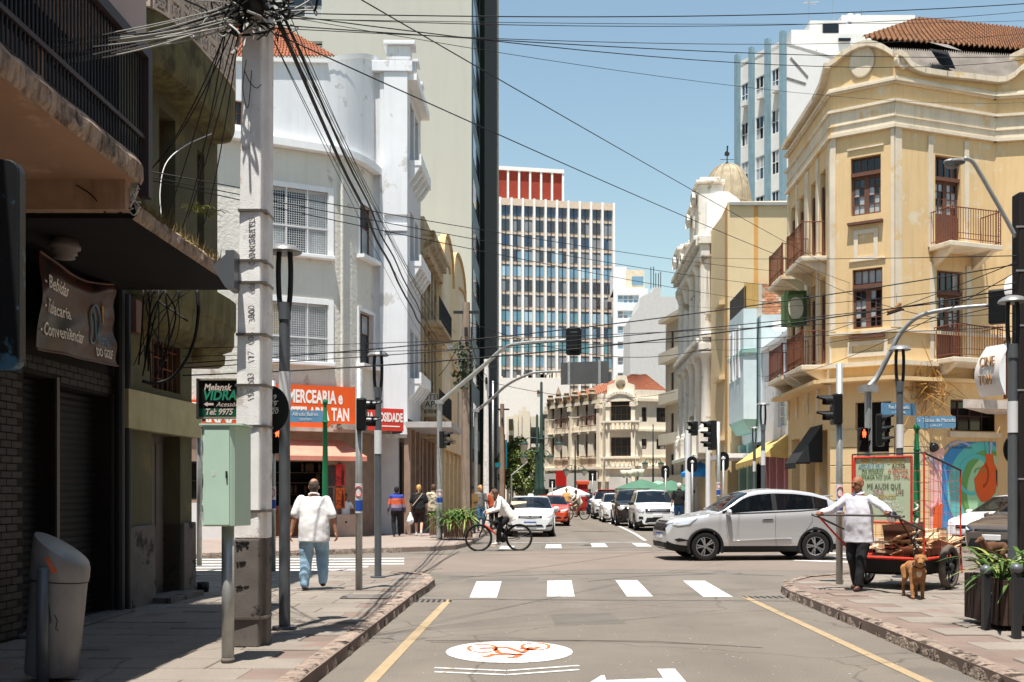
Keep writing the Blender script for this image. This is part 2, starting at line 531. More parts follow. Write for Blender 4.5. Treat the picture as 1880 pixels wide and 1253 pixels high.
# repair strips and seams in the asphalt (thin raised overlays)
SEAM=mk('asphalt_seam',RGB(74,65,60),0.95,var=0.25,scale=8,bump=0.3)
def strip(pts,w,z,mat,name,parent=None,kind=None):
 mb=MB()
 p=[Vector((q[0],q[1],z))for q in pts]
 for i in range(len(p)-1):
  t=(p[i+1]-p[i]);nn=Vector((-t.y,t.x,0)).normalized()*w/2
  mb.quad(p[i]-nn,p[i+1]-nn,p[i+1]+nn,p[i]+nn)
 return mb.build(name,mat,parent,kind=kind)
for k,(pp,w)in enumerate([([(780,1177),(1040,1176),(1200,1178),(1400,1190)],0.02),([(790,1180),(1080,1177),(1300,1184)],0.015),([(826,1060),(1000,1056),(1250,1052),(1440,1058)],0.05),([(640,1012),(845,1020),(1100,1016),(1400,1014)],0.08),([(843,1013),(812,1030),(790,1045),(770,1056)],0.07),([(812,1044),(780,1049),(745,1055)],0.05),([(1010,1010),(1200,1004),(1330,1008)],0.06),([(1080,1068),(1180,1058),(1330,1054)],0.04)]):
 strip([G(*q)for q in pp],w,0.003,SEAM,'asphalt_seam',road)
PINKA=mk('asphalt_resurfaced',RGB(120,109,100),0.92,var=0.08,scale=0.7,bump=0.5,bscale=220,patch=0.2,pcol=RGB(112,102,95),pscale=0.5,bdist=0.006,spec=0.2)
mb=MB();mb.poly([G(830,1052)+Vector((0,0,0.0015)),G(1130,1046)+Vector((0,0,0.0015)),G(1600,1048)+Vector((0,0,0.0015)),G(1600,1014)+Vector((0,0,0.0015)),G(1010,1012)+Vector((0,0,0.0015)),G(690,1024)+Vector((0,0,0.0015)),G(560,1046)+Vector((0,0,0.0015))])
mb.build('asphalt_patch',PINKA,road)
DKA=mk('asphalt_dark_patch',RGB(98,92,86),0.9,var=0.12,scale=1.5,bump=0.5,bscale=200,bdist=0.006)
for pp in([(1010,1128),(1120,1126),(1150,1146),(1020,1149)],[(860,1064),(990,1060),(985,1066),(850,1071)]):
 mb=MB();mb.poly([G(*q_)+Vector((0,0,0.0012))for q_ in pp]);mb.build('asphalt_patch',DKA,road)
rr=random.Random(8)
mb=MB()
for k in range(240):
 y_=rr.uniform(3,16.5);x_=rr.uniform(-1.3,3.6);s_=rr.uniform(0.006,0.018);a_=rr.uniform(0,6.3)
 mb.add([(x_+s_*math.cos(a_+i*2.1),y_+s_*math.sin(a_+i*2.1),0.0035)for i in range(3)],[(0,1,2)])
mb.build('grit_specks',mk('grit',RGB(176,168,158),0.9),road,kind='stuff')
mb=MB();mb.lathe([(0.0,0.006),(0.28,0.006),(0.28,0.004),(0.31,0.007),(0.33,0.0)],G(1330,1053),24)
mb.build('manhole_cover',CONCD,road)
mb=MB()
g0=G(1402,1097)
for i in range(7):mb.box(g0.x-0.3+i*0.09,g0.x-0.26+i*0.09,g0.y-0.15,g0.y+0.15,0.002,0.006)
mb.build('drain_grate',DARKP,road,kind='stuff')
mb=MB();g0=G(795,1104)
for i in range(7):mb.box(g0.x-0.25+i*0.08,g0.x-0.21+i*0.08,g0.y-0.15,g0.y+0.15,0.002,0.006)
mb.build('drain_grate',DARKP,road,kind='stuff')
# painted markings
def kl(d):return-1.90+0.033*d
def kr(d):return 3.68+0.028*d
mk_l=strip([(-1.50+0.038*2,2),(-1.50+0.038*15.2,15.2)],0.11,0.0045,YELP,'lane_line',road)
mk_r=strip([(3.36+0.009*2,2),(3.36+0.009*15.6,15.6)],0.11,0.0045,YELP,'lane_line',road)
def pxpoly(pts,z,mat,name,parent=road):
 mb=MB();mb.poly([G(*q)+Vector((0,0,z))for q in pts])
 return mb.build(name,mat,parent)
for pts in([(875,1068),(921,1068),(912,1098),(862,1098)],[(1005,1067),(1049,1066),(1055,1096),(1004,1096)],[(1130,1066),(1170,1066),(1199,1096),(1151,1096)],[(1254,1067),(1294,1067),(1346,1097),(1292,1097)]):
 pxpoly(pts,0.0045,WHITEP,'crosswalk_stripe')
for pts in([(920,1003),(945,1003),(941,1008),(916,1008)],[(1003,1000),(1030,1000),(1031,1007),(1001,1007)],[(1084,998),(1110,998),(1116,1005),(1087,1005)],[(1160,998),(1186,998),(1198,1004),(1170,1004)]):
 pxpoly(pts,0.0045,WHITEP,'crosswalk_stripe')
strip([G(905,997),G(1000,996.5),G(1180,996)],0.14,0.0045,WHITEP,'stop_line',road)
strip([G(1112,958),G(1140,968),G(1165,980),G(1185,993)],0.12,0.0045,WHITEP,'parking_line',road)
strip([G(905,1004),G(917,985)],0.12,0.0045,YELP,'lane_line',road)
for i in range(7):
 y=1028+i*4.6+i*i*0.14
 a,b=G(352,y),G(742-22*i if i>2 else 742,y-2.0)
 strip([a,b],0.38,0.0045,WHITEP,'crosswalk_stripe',road)
for i,y in enumerate((1008,1014,1021,1029)):
 strip([G(1478-6*i,y),G(1600,y+5)],0.42,0.0045,WHITEP,'crosswalk_stripe',road)
 # bicycle symbol
oc=G(935,1197.0);erx,ery=0.625,0.70
mb=MB();mb.poly([(oc.x+erx*math.cos(a),oc.y+ery*math.sin(a),0.005)for a in[2*PI*i/48 for i in range(48)]])
mb.build('bicycle_symbol_disc',WHITEP,road)
mb=MB()
def bs(px,py):q=G(px,py);return(q.x,q.y,0.0085)
def bline(pts,w=0.045):
 p=[Vector(bs(*q))for q in pts]
 for i in range(len(p)-1):
  t=p[i+1]-p[i];nn=Vector((-t.y,t.x,0)).normalized()*w/2
  mb.quad(p[i]-nn,p[i+1]-nn,p[i+1]+nn,p[i]+nn)
for(cx_,cy_,rx_,ry_)in((886,1192,26,7.5),(983,1188.5,25,6.5)):
 for i in range(28):
  if i in(3,10,17):continue
  a0,a1=2*PI*i/28,2*PI*(i+1)/28
  bline([(cx_+rx_*math.cos(a0),cy_+ry_*math.sin(a0)),(cx_+rx_*math.cos(a1),cy_+ry_*math.sin(a1))],0.03)
bline([(880,1192),(930,1190)],0.06);bline([(908,1192),(915,1200),(950,1204)],0.05);bline([(930,1190),(960,1200),(975,1190)],0.05)
bline([(900,1203),(958,1203)],0.07);bline([(958,1202),(944,1209),(932,1209)],0.06);bline([(958,1191),(975,1195)],0.08);bline([(890,1208),(905,1204)],0.06)
bline([(975,1195),(990,1189)],0.05)
mb.build('bicycle_symbol',ORANGEP,road,kind='stuff')
for dy in(0,7.5):
 pts=[G(798,1227+dy),G(930,1232.5+dy),G(1063,1223+dy)]
 strip(pts,0.055,0.0045,WHITEP,'chevron_line',road)
pxpoly([(1080,1256),(1104,1241),(1110,1241),(1113,1250),(1218,1246),(1206,1229),(1239,1229),(1262,1256)],0.0045,WHITEP,'turn_arrow')
KZ=0.13
def pavement(name,poly,nslab,sl=(0.9,0.45),box=None,ang=0.0,kerb=None,label=None):
 """raised pavement: bed, slabs as parts, kerb stones along the given edge polyline"""
 mb=MB();mb.prism(poly,-0.01,KZ-0.012)
 st=mb.build(name,PAVB,kind='structure')
 if box:
  m=MB();a,b=sl[0]/2-0.006,sl[1]/2-0.006
  m.add([(-a,-b,-0.01),(a,-b,-0.01),(a,b,-0.01),(-a,b,-0.01),(-a+0.006,-b+0.006,0),(a-0.006,-b+0.006,0),(a-0.006,b-0.006,0),(-a+0.006,b-0.006,0)],[(4,5,6,7),(0,1,5,4),(1,2,6,5),(2,3,7,6),(3,0,4,7)])
  me=m.mesh('paving_slab',PAVE)
  x0,x1,y0,y1=box
  cand=[]
  nx,ny=int((x1-x0)/sl[0])+1,int((y1-y0)/sl[1])+1
  for j in range(ny):
   for i in range(-1,nx):
    x=x0+(i+0.5+(0.5 if j%2 else 0))*sl[0];y=y0+(j+0.5)*sl[1]
    x+=0.033*y
    if all(inside((x+dx,y+dy),poly)for dx in(-a,a)for dy in(-b,b)):cand.append((x,y))
  cand.sort(key=lambda q:q[1])
  for(x,y)in cand[:nslab]:
   o=bpy.data.objects.new('paving_slab',me);COL.objects.link(o);o.parent=st
   o.location=(x,y,KZ+random.uniform(-0.006,0.004));o.rotation_euler=(random.uniform(-0.004,0.004),random.uniform(-0.004,0.004),-0.033+random.uniform(-0.004,0.004))
 if kerb:
  for(p,q)in zip(kerb[:-1],kerb[1:]):
   p,q=Vector(p),Vector(q);L=(q-p).length;n=max(1,round(L/0.95))
   for i in range(n):
    a,b=p.lerp(q,i/n),p.lerp(q,(i+1)/n)
    t=(b-a).normalized();nn=Vector((-t.y,t.x))
    mb=MB();c=[]
    seg=6
    V=[]
    for k in range(seg+1):
     w=a.lerp(b,(k/seg)*0.985)
     j=random.uniform(-0.012,0.012);jt=random.uniform(-0.006,0.006)
     for(off,z)in((-0.01+j*1.5,-0.01),(0.0+j,0.07),(0.01+j*0.7,KZ-0.012+jt),(0.045,KZ+0.004+jt*0.5),(0.17,KZ+0.003)):
      e=w+nn*off
      V.append((e.x,e.y,z))
    mb.add(V,[(k*5+m_,(k+1)*5+m_,(k+1)*5+m_+1,k*5+m_+1)for k in range(seg)for m_ in range(4)])
    mb.build('kerb_stone',KERB,st)
 return st
def inside(p,poly):
 x,y=p;c=False;n=len(poly)
 for i in range(n):
  (x1,y1),(x2,y2)=poly[i][:2],poly[(i+1)%n][:2]
  if(y1>y)!=(y2>y)and x<(x2-x1)*(y-y1)/(y2-y1)+x1:c=not c
 return c
def arc(c,r,a0,a1,n=8):
 return[(c[0]+r*math.cos(R(a0+(a1-a0)*i/n)),c[1]+r*math.sin(R(a0+(a1-a0)*i/n)))for i in range(n+1)]
 # near left
kl_pts=[(kl(d),d)for d in(1,6,11,15.2)]
corner_l=[(kl(15.2),15.2),(-1.33,16.3),(-1.30,17.4),(-1.45,18.4),(-2.0,19.0),(-3.0,19.25),(-6,19.3),(-12,19.0)]
pol=kl_pts[:-1]+corner_l+[(-12,1)]
pave_near_left=pavement('pavement_near_left',pol,290,sl=(0.8,0.5),box=(-5.6,-1.2,7,19.2),kerb=[(p[0]-0.0,p[1])for p in(kl_pts[:-1]+corner_l[:5])])
# near right (kerb stones run the other way round so they face the road)
corner_r=[(kr(15.4),15.4),(4.22,16.2),(4.45,17.0),(5.0,17.9),(6.0,18.7),(7.5,19.4),(12,20.6),(20,23.4)]
kr_pts=[(kr(d),d)for d in(1,6,11)]
pol=kr_pts+corner_r+[(20,1)]
pave_near_right=pavement('pavement_near_right',pol,290,sl=(0.9,0.5),box=(3.6,11.5,7,19.8),kerb=list(reversed(kr_pts+corner_r)))
# far left
fl=[(-30,13.0),(-7.4,24.6),(-3.6,26.9),(-2.2,27.7),(-1.55,28.6),(-1.25,30.5),(-1.1,34),(1.0,100)]
pavement('pavement_far_left',fl+[(-30,100)],0,kerb=None and fl)
stf=bpy.data.objects['pavement_far_left']
def kerb_strip(st,pts):
 for(p,q)in zip(pts[:-1],pts[1:]):
  p,q=Vector(p),Vector(q);L=(q-p).length;n=max(1,min(24,round(L/1.0)))
  for i in range(n):
   a,b=p.lerp(q,i/n),p.lerp(q,(i+0.985)/n)
   t=(b-a).normalized();nn=Vector((-t.y,t.x))
   m=MB();V=[]
   for w in(a,a.lerp(b,0.5),b):
    j=random.uniform(-0.02,0.02)
    for(off,z)in((-0.012+j,-0.01),(j,0.08),(0.02+j*0.5,KZ+random.uniform(-0.01,0.004)),(0.18,KZ+0.003)):
     e=w+nn*off;V.append((e.x,e.y,z))
   m.add(V,[(k*4+h,(k+1)*4+h,(k+1)*4+h+1,k*4+h+1)for k in range(2)for h in range(3)])
   m.build('kerb_stone',KERB,st)
kerb_strip(stf,fl[1:7]+[(-0.35,60)])
PAVF=mk('paving_far',RGB(140,127,118),0.9,var=0.10,scale=0.8,bump=0.3,bscale=80,patch=0.2,pcol=RGB(138,120,110),pscale=0.9)
stf.data.materials[0]=PAVF
# far right
frp=[(40,31.5),(18,27.8),(12.2,27.0),(9.6,27.2),(8.4,28.4),(7.9,31),(8.0,34),(9.3,80)]
mb=MB();mb.prism(frp+[(9.6,100),(40,100)],-0.01,KZ-0.012)
stg=mb.build('pavement_far_right',PAVF,kind='structure')
kerb_strip(stg,list(reversed(frp[1:])))
# covers and joints on the near left pavement
mb=MB();g0=G(672,1096,KZ)
mb.prism([(g0.x-0.33,g0.y-0.25),(g0.x+0.33,g0.y-0.25),(g0.x+0.33,g0.y+0.25),(g0.x-0.33,g0.y+0.25)],KZ,KZ+0.008)
mb.build('access_cover',CONCD,pave_near_left,bevel=0.004)
mb=MB();g0=G(470,1108,KZ)
mb.prism([(g0.x-0.4,g0.y-0.25),(g0.x+0.4,g0.y-0.25),(g0.x+0.4,g0.y+0.25),(g0.x-0.4,g0.y+0.25)],KZ,KZ+0.008)
mb.build('access_cover',CONCD,pave_near_left,bevel=0.004)
# ------------------------------------------------------------------ left side, near: dark shop building with canopy
def sgn(x):return 1 if x>0 else-1
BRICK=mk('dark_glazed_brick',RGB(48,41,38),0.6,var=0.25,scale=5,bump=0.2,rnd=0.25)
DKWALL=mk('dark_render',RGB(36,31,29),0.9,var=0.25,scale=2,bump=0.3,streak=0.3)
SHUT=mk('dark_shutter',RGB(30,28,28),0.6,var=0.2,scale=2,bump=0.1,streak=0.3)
SOFF=mk('soffit_beige',RGB(176,138,112),0.9,var=0.12,scale=1.2,bump=0.2,patch=0.2,pcol=RGB(196,158,130),pscale=1.5)
MOULD=mk('mouldy_concrete',RGB(170,148,130),0.95,var=0.25,scale=5,bump=0.6,bscale=30,patch=0.9,pcol=RGB(74,65,58),pscale=6,psoft=0.16,streak=1.0,stain=RGB(40,36,33),sfreq=16)
BEAMM=mk('stained_beam',RGB(180,150,126),0.95,var=0.15,scale=4,bump=0.3,streak=0.6,stain=RGB(100,76,60))
PINKW=mk('pale_pink_plaster',RGB(196,178,172),0.9,var=0.08,scale=1.2,bump=0.2)
IRON=plain('dark_iron',RGB(38,38,42),0.5)
IRONF=plain('brown_iron_frame',RGB(66,54,54),0.5)
frA=Frame((-5.17,2.0),(-4.80,12.6))
A=thing('shop_building','dark brick shop building with rolled-down shutters and canopy at left edge','building',(-5.1,8,0))
sa=frA.s_at
sh1=(sa(43),sa(104)-0.03,0.16,2.78);sh2=(sa(104)+0.03,sa(204),0.16,2.72);
mb=frA.mb()
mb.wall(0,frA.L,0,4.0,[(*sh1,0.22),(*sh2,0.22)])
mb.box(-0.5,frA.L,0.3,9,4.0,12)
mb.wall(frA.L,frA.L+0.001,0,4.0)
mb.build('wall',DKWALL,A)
for sh in(sh1,sh2):
 m=frA.mb();n=int((sh[3]-sh[2])/0.075)
 V=[];
 for i in range(n*4+1):
  z=sh[2]+(sh[3]-sh[2])*i/(n*4);y=0.20-0.014*abs(math.sin(PI*i/4))
  V+=[(sh[0],y,z),(sh[1],y,z)]
 m.add(V,[(2*i,2*i+1,2*i+3,2*i+2)for i in range(n*4)])
 m.build('roller_shutter',SHUT,A)
m=frA.mb();m.box(sh1[1],sh2[0],-0.02,0.1,0.13,2.8);m.build('shutter_post',mk('shutter_post',RGB(96,90,84),0.5,metal=0.4),A)
m=frA.mb();m.box(sh1[0]-0.1,sh2[1]+0.1,-0.25,0.05,KZ,0.165);m.build('doorstep',CONCD,A,bevel=0.01)
# bricks: nearest as parts, the rest one mesh
bl,bh,g=0.19,0.062,0.012
bm=MB();bm.box(-bl/2,bl/2,-0.018,0.0,-bh/2,bh/2)
bme=bm.mesh('brick',BRICK)
spots=[]
zr=KZ+bh;row=0
while zr<3.0:
 x=(0.1 if row%2 else 0.0)
 while x<sa(232):
  ok=not any(o[0]-bl/2<x<o[1]+bl/2 and o[2]-0.05<zr<o[3]+bh/2 for o in(sh1,sh2))
  if ok and x>5.4:spots.append((x,zr))
  x+=bl+g
 zr+=bh+g;row+=1
spots.sort(key=lambda q:(q[0]>sh1[0],q[1]))
rest=frA.mb()
for k,(x,z)in enumerate(spots):
 if k<290:
  o=bpy.data.objects.new('brick',bme);COL.objects.link(o)
  o.parent=A;o.matrix_parent_inverse=Matrix.Translation(A.location).inverted()
  o.matrix_basis=frA.M@Matrix.Translation((x,-0.001-random.uniform(0,0.004),z))
 else:rest.box(x-bl/2,x+bl/2,-0.019,0.0,z-bh/2,z+bh/2)
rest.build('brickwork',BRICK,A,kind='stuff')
# canopies
m=MB();m.prism([(-5.2,3.5),(-3.42,3.5),(-3.28,9.12),(-4.95,9.12)],4.30,4.47);cpy=m.build('canopy',[SOFF],A)
m=MB()
V=[];NF=40
for i in range(NF+1):
 t=i/NF;y=3.5+t*5.64;x=-3.415+t*0.14
 for(dx,z)in((0.0,4.285),(0.025+random.uniform(-0.01,0.012),4.33),(0.03+random.uniform(-0.012,0.014),4.44),(0.0,4.495+random.uniform(-0.012,0.012)),(-0.12,4.49)):
  V.append((x+dx,y,z))
m.add(V,[(i*5+j,(i+1)*5+j,(i+1)*5+j+1,i*5+j+1)for i in range(NF)for j in range(4)])
m.build('canopy_fascia',MOULD,cpy)
m=MB();m.box(-4.95,-3.37,9.02,9.14,4.04,4.31);m.build('canopy_beam',BEAMM,cpy)
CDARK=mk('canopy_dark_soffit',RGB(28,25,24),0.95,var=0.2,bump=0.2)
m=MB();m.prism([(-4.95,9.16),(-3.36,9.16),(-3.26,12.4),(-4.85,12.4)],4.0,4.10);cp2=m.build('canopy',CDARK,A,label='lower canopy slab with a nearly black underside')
m=MB();V=[]
for i in range(NF+1):
 t=i/NF;y=9.16+t*3.25;x=-3.36+t*0.10
 for(dx,z)in((0,3.99),(0.03+random.uniform(-0.012,0.012),4.03),(0.03+random.uniform(-0.015,0.015),4.12),(-0.02,4.16+random.uniform(-0.02,0.02)),(-0.2,4.14)):
  V.append((x+dx,y,z))
m.add(V,[(i*5+j,(i+1)*5+j,(i+1)*5+j+1,i*5+j+1)for i in range(NF)for j in range(4)])
m.build('canopy_fascia',MOULD,cp2)
# moss and grass tufts on the lower canopy edge
MOSS=mk('dry_moss',RGB(112,96,58),0.95,var=0.4,scale=20,bump=0.3)
m=MB()
for i in range(420):
 t=random.random();y=9.2+t*3.2;x=-3.34+t*0.10+random.uniform(-0.06,0.03);h=random.uniform(0.03,0.12)*(1 if random.random()<0.8 else 1.8)
 dx,dy=random.uniform(-0.05,0.05),random.uniform(-0.05,0.05);z0=4.13
 m.add([(x-0.006,y,z0),(x+0.006,y+0.004,z0),(x+dx,y+dy,z0+h*random.choice((1,1,-0.6)))],[(0,1,2)])
m.build('moss_tufts',MOSS,cp2,kind='stuff')
# soffit lamp
m=MB();c=P(118,425,9.9)
m.lathe([(0.0,0.12),(0.10,0.11),(0.15,0.03),(0.15,0.0),(0.11,-0.01),(0.12,-0.05),(0.09,-0.055),(0.10,-0.09),(0.0,-0.10)],(c.x,c.y,3.9),20)
m.build('soffit_lamp',mk('lamp_grey',RGB(120,110,104),0.5),A,smooth=True)
# upper terrace: low wall, bars, top rail, pink wall
m=MB();m.prism([(-3.62,4),(-3.52,9.55),(-3.44,9.55),(-3.54,4)],4.47,4.78);m.build('parapet',mk('grey_parapet',RGB(92,86,84),0.9,var=0.15,bump=0.3,streak=0.3),A)
def tx(y):return-3.50+(y-4)*0.018
bar=MB();bar.tube([(0,0,0),(0,0,1.0)],0.009,6);bme2=bar.mesh('grille_bar',IRON)
y=4.2
while y<9.52:
 o=bpy.data.objects.new('grille_bar',bme2);COL.objects.link(o);o.parent=A;o.matrix_parent_inverse=Matrix.Translation(A.location).inverted()
 o.location=(tx(y),y,4.62);y+=0.062
m=MB();m.prism([(tx(4)-0.04,4),(tx(4)+0.05,4),(tx(9.64)+0.05,9.64),(tx(9.64)-0.04,9.64)],5.58,5.68);m.box(tx(9.6)-0.05,tx(9.6)+0.05,9.54,9.64,4.3,5.58)
m.prism([(tx(4)-0.02,4),(tx(4)+0.02,4),(tx(9.6)+0.02,9.54),(tx(9.6)-0.02,9.54)],4.82,4.86)
m.build('grille_frame',IRONF,A)
m=MB();m.prism([(-5.0,2),(tx(2),2),(tx(9.6),9.62),(-4.9,9.62)],5.684,6.35);m.build('upper_wall',PINKW,A)
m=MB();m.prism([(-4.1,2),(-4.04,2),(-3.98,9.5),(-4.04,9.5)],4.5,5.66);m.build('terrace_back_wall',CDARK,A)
m=MB();m.tube([P(92,165,8.6),P(99,190,8.6)],0.045,10);m.tube([(-3.5,7.62,4.47),(-3.5,7.62,4.86)],0.05,10);m.build('parapet_post',BEAMM,A)
# projecting sign at the frame edge
SIGNB=mk('sign_dark_face',RGB(30,32,34),0.35,var=0.1,bump=0,patch=0.35,pcol=RGB(66,104,128),pscale=4)
sg=thing('projecting_sign','dark rounded sign panel hanging at the left picture edge','sign',(-3.6,6.6,2.3))
def rrect(x0,x1,z0,z1,r,n=5):
 o=[]
 for(cx_,cz_,a0)in((x1-r,z1-r,0),(x0+r,z1-r,90),(x0+r,z0+r,180),(x1-r,z0+r,270)):
  o+=[(cx_+r*math.cos(R(a0+90*i/n)),cz_+r*math.sin(R(a0+90*i/n)))for i in range(n+1)]
 return o
m=MB(Matrix.Translation((0,6.6,0)));m.plate(rrect(-4.3,-3.145,2.35,3.70,0.08),0,0.1);m.build('sign_panel',SIGNB,sg,bevel=0.01)
m=MB();m.box(-4.0,-3.95,6.62,6.67,3.70,4.3);m.box(-3.4,-3.35,6.62,6.67,3.70,4.3);m.build('hanger',DARKP,sg)
# banner
BAN=mk('banner_vinyl',RGB(74,38,28),0.28,var=0.35,scale=1.1,bump=0.0,patch=0.6,pcol=RGB(26,20,22),pscale=0.9,spec=0.6)
BANT=plain('banner_print',RGB(245,236,226),0.4)
ban=thing('shop_banner','brown vinyl banner reading Bebidas, Tabacaria, Conveniencias tied under the canopy','banner',(-4.7,10.8,2.8))
bq=[P(72,461,10.1),P(211,522,12.2),P(212,672,12.2),P(69,640,10.1)]
def banp(u,v,o=0.0):
 p=bq[0].lerp(bq[1],u).lerp(bq[3].lerp(bq[2],u),v)
 sagz=-0.10*math.sin(PI*u)*(1-v)**2
 n=(bq[1]-bq[0]).cross(bq[3]-bq[0]).normalized()
 if n.x<0:n=-n
 w=0.018*math.sin(9*u+5*v)+0.015*math.sin(16*u*v+3*v)+0.03*noise.noise(Vector((u*4,v*3,2)))
 return p+Vector((0,0,sagz))+n*(w+o)
m=MB();NU,NV=40,24
m.add([banp(i/NU,j/NV)for j in range(NV+1)for i in range(NU+1)],[(j*(NU+1)+i,j*(NU+1)+i+1,(j+1)*(NU+1)+i+1,(j+1)*(NU+1)+i)for j in range(NV)for i in range(NU)])
m.build('banner_sheet',BAN,ban,smooth=True)
for(v,)in((0.0,),(1.0,)):
 m=MB();m.tube([banp(i/20,v,0.005)for i in range(21)],0.014,6);m.build('banner_hem',mk('hem_brown',RGB(92,60,48),0.5),ban)
def wrap_text(parent,body,u0,v0,size,mat,aspect,name='lettering',bold=0.0,shear=0.0,sx=1.0):
 cu=bpy.data.curves.new('t','FONT');cu.body=body;cu.size=1.0;cu.offset=bold;cu.shear=shear;cu.resolution_u=2
 o=bpy.data.objects.new('t',cu);me=bpy.data.meshes.new_from_object(o);bpy.data.objects.remove(o);bpy.data.curves.remove(cu)
 bmx=bmesh.new();bmx.from_mesh(me);bmesh.ops.triangulate(bmx,faces=bmx.faces);bmesh.ops.subdivide_edges(bmx,edges=bmx.edges,cuts=1,use_grid_fill=False);bmx.to_mesh(me);bmx.free()
 for v in me.vertices:
  v.co=banp(u0+v.co.x*size*sx/aspect,v0-v.co.y*size,0.012)
 me.materials.clear();me.materials.append(mat);me.name=name
 q=bpy.data.objects.new(name,me);COL.objects.link(q);return adopt(q,parent)
wrap_text(ban,'- Bebidas',0.03,0.33,0.20,BANT,2.5,bold=0.015)
wrap_text(ban,'- Tabacaria',0.03,0.585,0.20,BANT,2.5,bold=0.015)
wrap_text(ban,'- Conveniências',0.03,0.835,0.20,BANT,2.5,bold=0.015,sx=0.92)
wrap_text(ban,'DO GOLE',0.72,0.93,0.14,BANT,2.6,bold=0.02,sx=0.85)
BANB=plain('banner_blue',RGB(120,160,175),0.4);BANY=plain('banner_yellow',RGB(215,150,50),0.4)
wrap_text(ban,'hora',0.76,0.78,0.20,BANB,2.6,sx=0.9)
m=MB();m.tube([banp(0.675+0.075*math.cos(2*PI*i/30),0.55+0.24*math.sin(2*PI*i/30),0.012)for i in range(31)],0.009,5)
m.tube([banp(0.66,0.42,0.012),banp(0.675,0.60,0.012),banp(0.72,0.70,0.012)],0.009,5);m.build('clock_emblem',BANB,ban,kind='stuff')
m=MB();m.add([banp(0.80,0.30,0.012),banp(0.845,0.29,0.012),banp(0.835,0.52,0.012),banp(0.81,0.52,0.012)],[(0,1,2,3)]);m.build('glass_emblem',BANY,ban)
# ------------------------------------------------------------------ olive corner building
OLIVE=mk('olive_plaster',RGB(92,88,66),0.92,var=0.14,scale=1.4,bump=0.35,bscale=25,streak=0.5,stain=RGB(74,68,48),patch=0.25,pcol=RGB(110,100,66),pscale=1.4)
OLIVEM=mk('olive_mould',RGB(108,100,66),0.95,var=0.25,scale=3,bump=0.4,bscale=25,patch=0.5,pcol=RGB(70,64,44),pscale=2.2,psoft=0.12,streak=0.9,sfreq=9,stain=RGB(60,54,40))
BLOCK=mk('vent_block',RGB(205,186,168),0.9,var=0.12,bump=0.2,rnd=0.08)
DOORG=mk('grey_metal_door',RGB(112,104,98),0.5,var=0.12,bump=0.1,metal=0.3)
frB=Frame((-4.79,12.62),(-4.54,15.95))
Bd=thing('olive_building','mouldy olive corner building with rounded balconies behind the concrete pole','building',(-4.9,14,0))
sb=frB.s_at
ow1=(sb(292),sb(322),5.05,6.72);ow2=(sb(362),sb(375),4.9,6.6);og=(sb(279),sb(331),2.95,3.62);od=(sb(279),sb(331),KZ+0.05,2.35)
mb=frB.mb()
mb.wall(0,frB.L,3.6,14,[(*ow1,0.3),(*ow2,0.3)])
mb.wall(0,sb(352),0,3.6,[(og[0],og[1],og[2],3.599,0.25),(*od,0.35)])
mb.box(-0.05,frB.L,0.5,9,3.6,14)
mb.quad((frB.L,0,3.6),(frB.L,9,3.6),(frB.L,9,14),(frB.L,0,14))
mb.box(0.0,sb(352),0.4,9,0,3.598)
mb.quad((sb(352),0,0),(sb(352),0.4,0),(sb(352),0.4,3.6),(sb(352),0,3.6))
mb.build('wall',OLIVE,Bd)
m=frB.mb();m.box(0,sb(352)+0.05,-0.12,-0.003,2.36,2.84);m.build('lintel',mk('lintel_plaster',RGB(178,168,130),0.9,var=0.15,bump=0.2,streak=0.3),Bd)
m=frB.mb();m.box(od[1]+0.0,sb(352)+0.03,-0.06,0.3,0,1.15);m.build('plinth',CONCD,Bd,bevel=0.02)
m=frB.mb();m.box(0,od[0],-0.06,0.1,0,1.15);m.build('plinth',CONCD,Bd,bevel=0.02)
m=frB.mb();m.box(od[0]-0.1,od[1]+0.1,-0.3,0.1,0.1,0.2);m.build('doorstep',CONCD,Bd)
for k in range(3):
 a=od[0]+(od[1]-od[0])*k/3;b=od[0]+(od[1]-od[0])*(k+1)/3-0.015
 m=frB.mb();m.box(a,b,0.24,0.28,od[2],od[3]);m.box(a+0.03,b-0.03,0.225,0.245,od[2]+0.1,od[3]-0.1);m.build('door_leaf',DOORG,Bd)
window(Bd,frB,ow1,0.26,2,3,WOODB,GLASSD);window(Bd,frB,ow2,0.26,1,3,WOODB,GLASSD)
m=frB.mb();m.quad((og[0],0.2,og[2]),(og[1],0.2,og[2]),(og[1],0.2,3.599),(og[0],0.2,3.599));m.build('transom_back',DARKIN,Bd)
m=frB.mb()
for i in range(7):
 x=og[0]+(og[1]-og[0])*i/6;m.box(x-0.008,x+0.008,0.05,0.07,og[2],3.6)
for(z,a,b)in((3.1,0,.5),(3.25,.33,.83),(3.38,.17,.67),(3.5,.5,1)):
 m.box(og[0]+(og[1]-og[0])*a,og[0]+(og[1]-og[0])*b,0.045,0.065,z-0.008,z+0.008)
m.build('window_grille',RUST,Bd,kind='stuff')
def bulge(d0,d1,xf,xo,n=18,p=0.6):
 """plan outline of a rounded balcony from facade d0 to d1, projecting to xo"""
 o=[(-5.2,d0)]
 for i in range(n+1):
  a=PI*i/n
  y=(d0+d1)/2-(d1-d0)/2*sgn(math.cos(a))*abs(math.cos(a))**p
  o.append((xf(y)+(xo-xf((d0+d1)/2))*abs(math.sin(a))**p,y))
 return o+[(-5.2,d1)]
xf=lambda y:-4.79+(y-12.62)*0.075
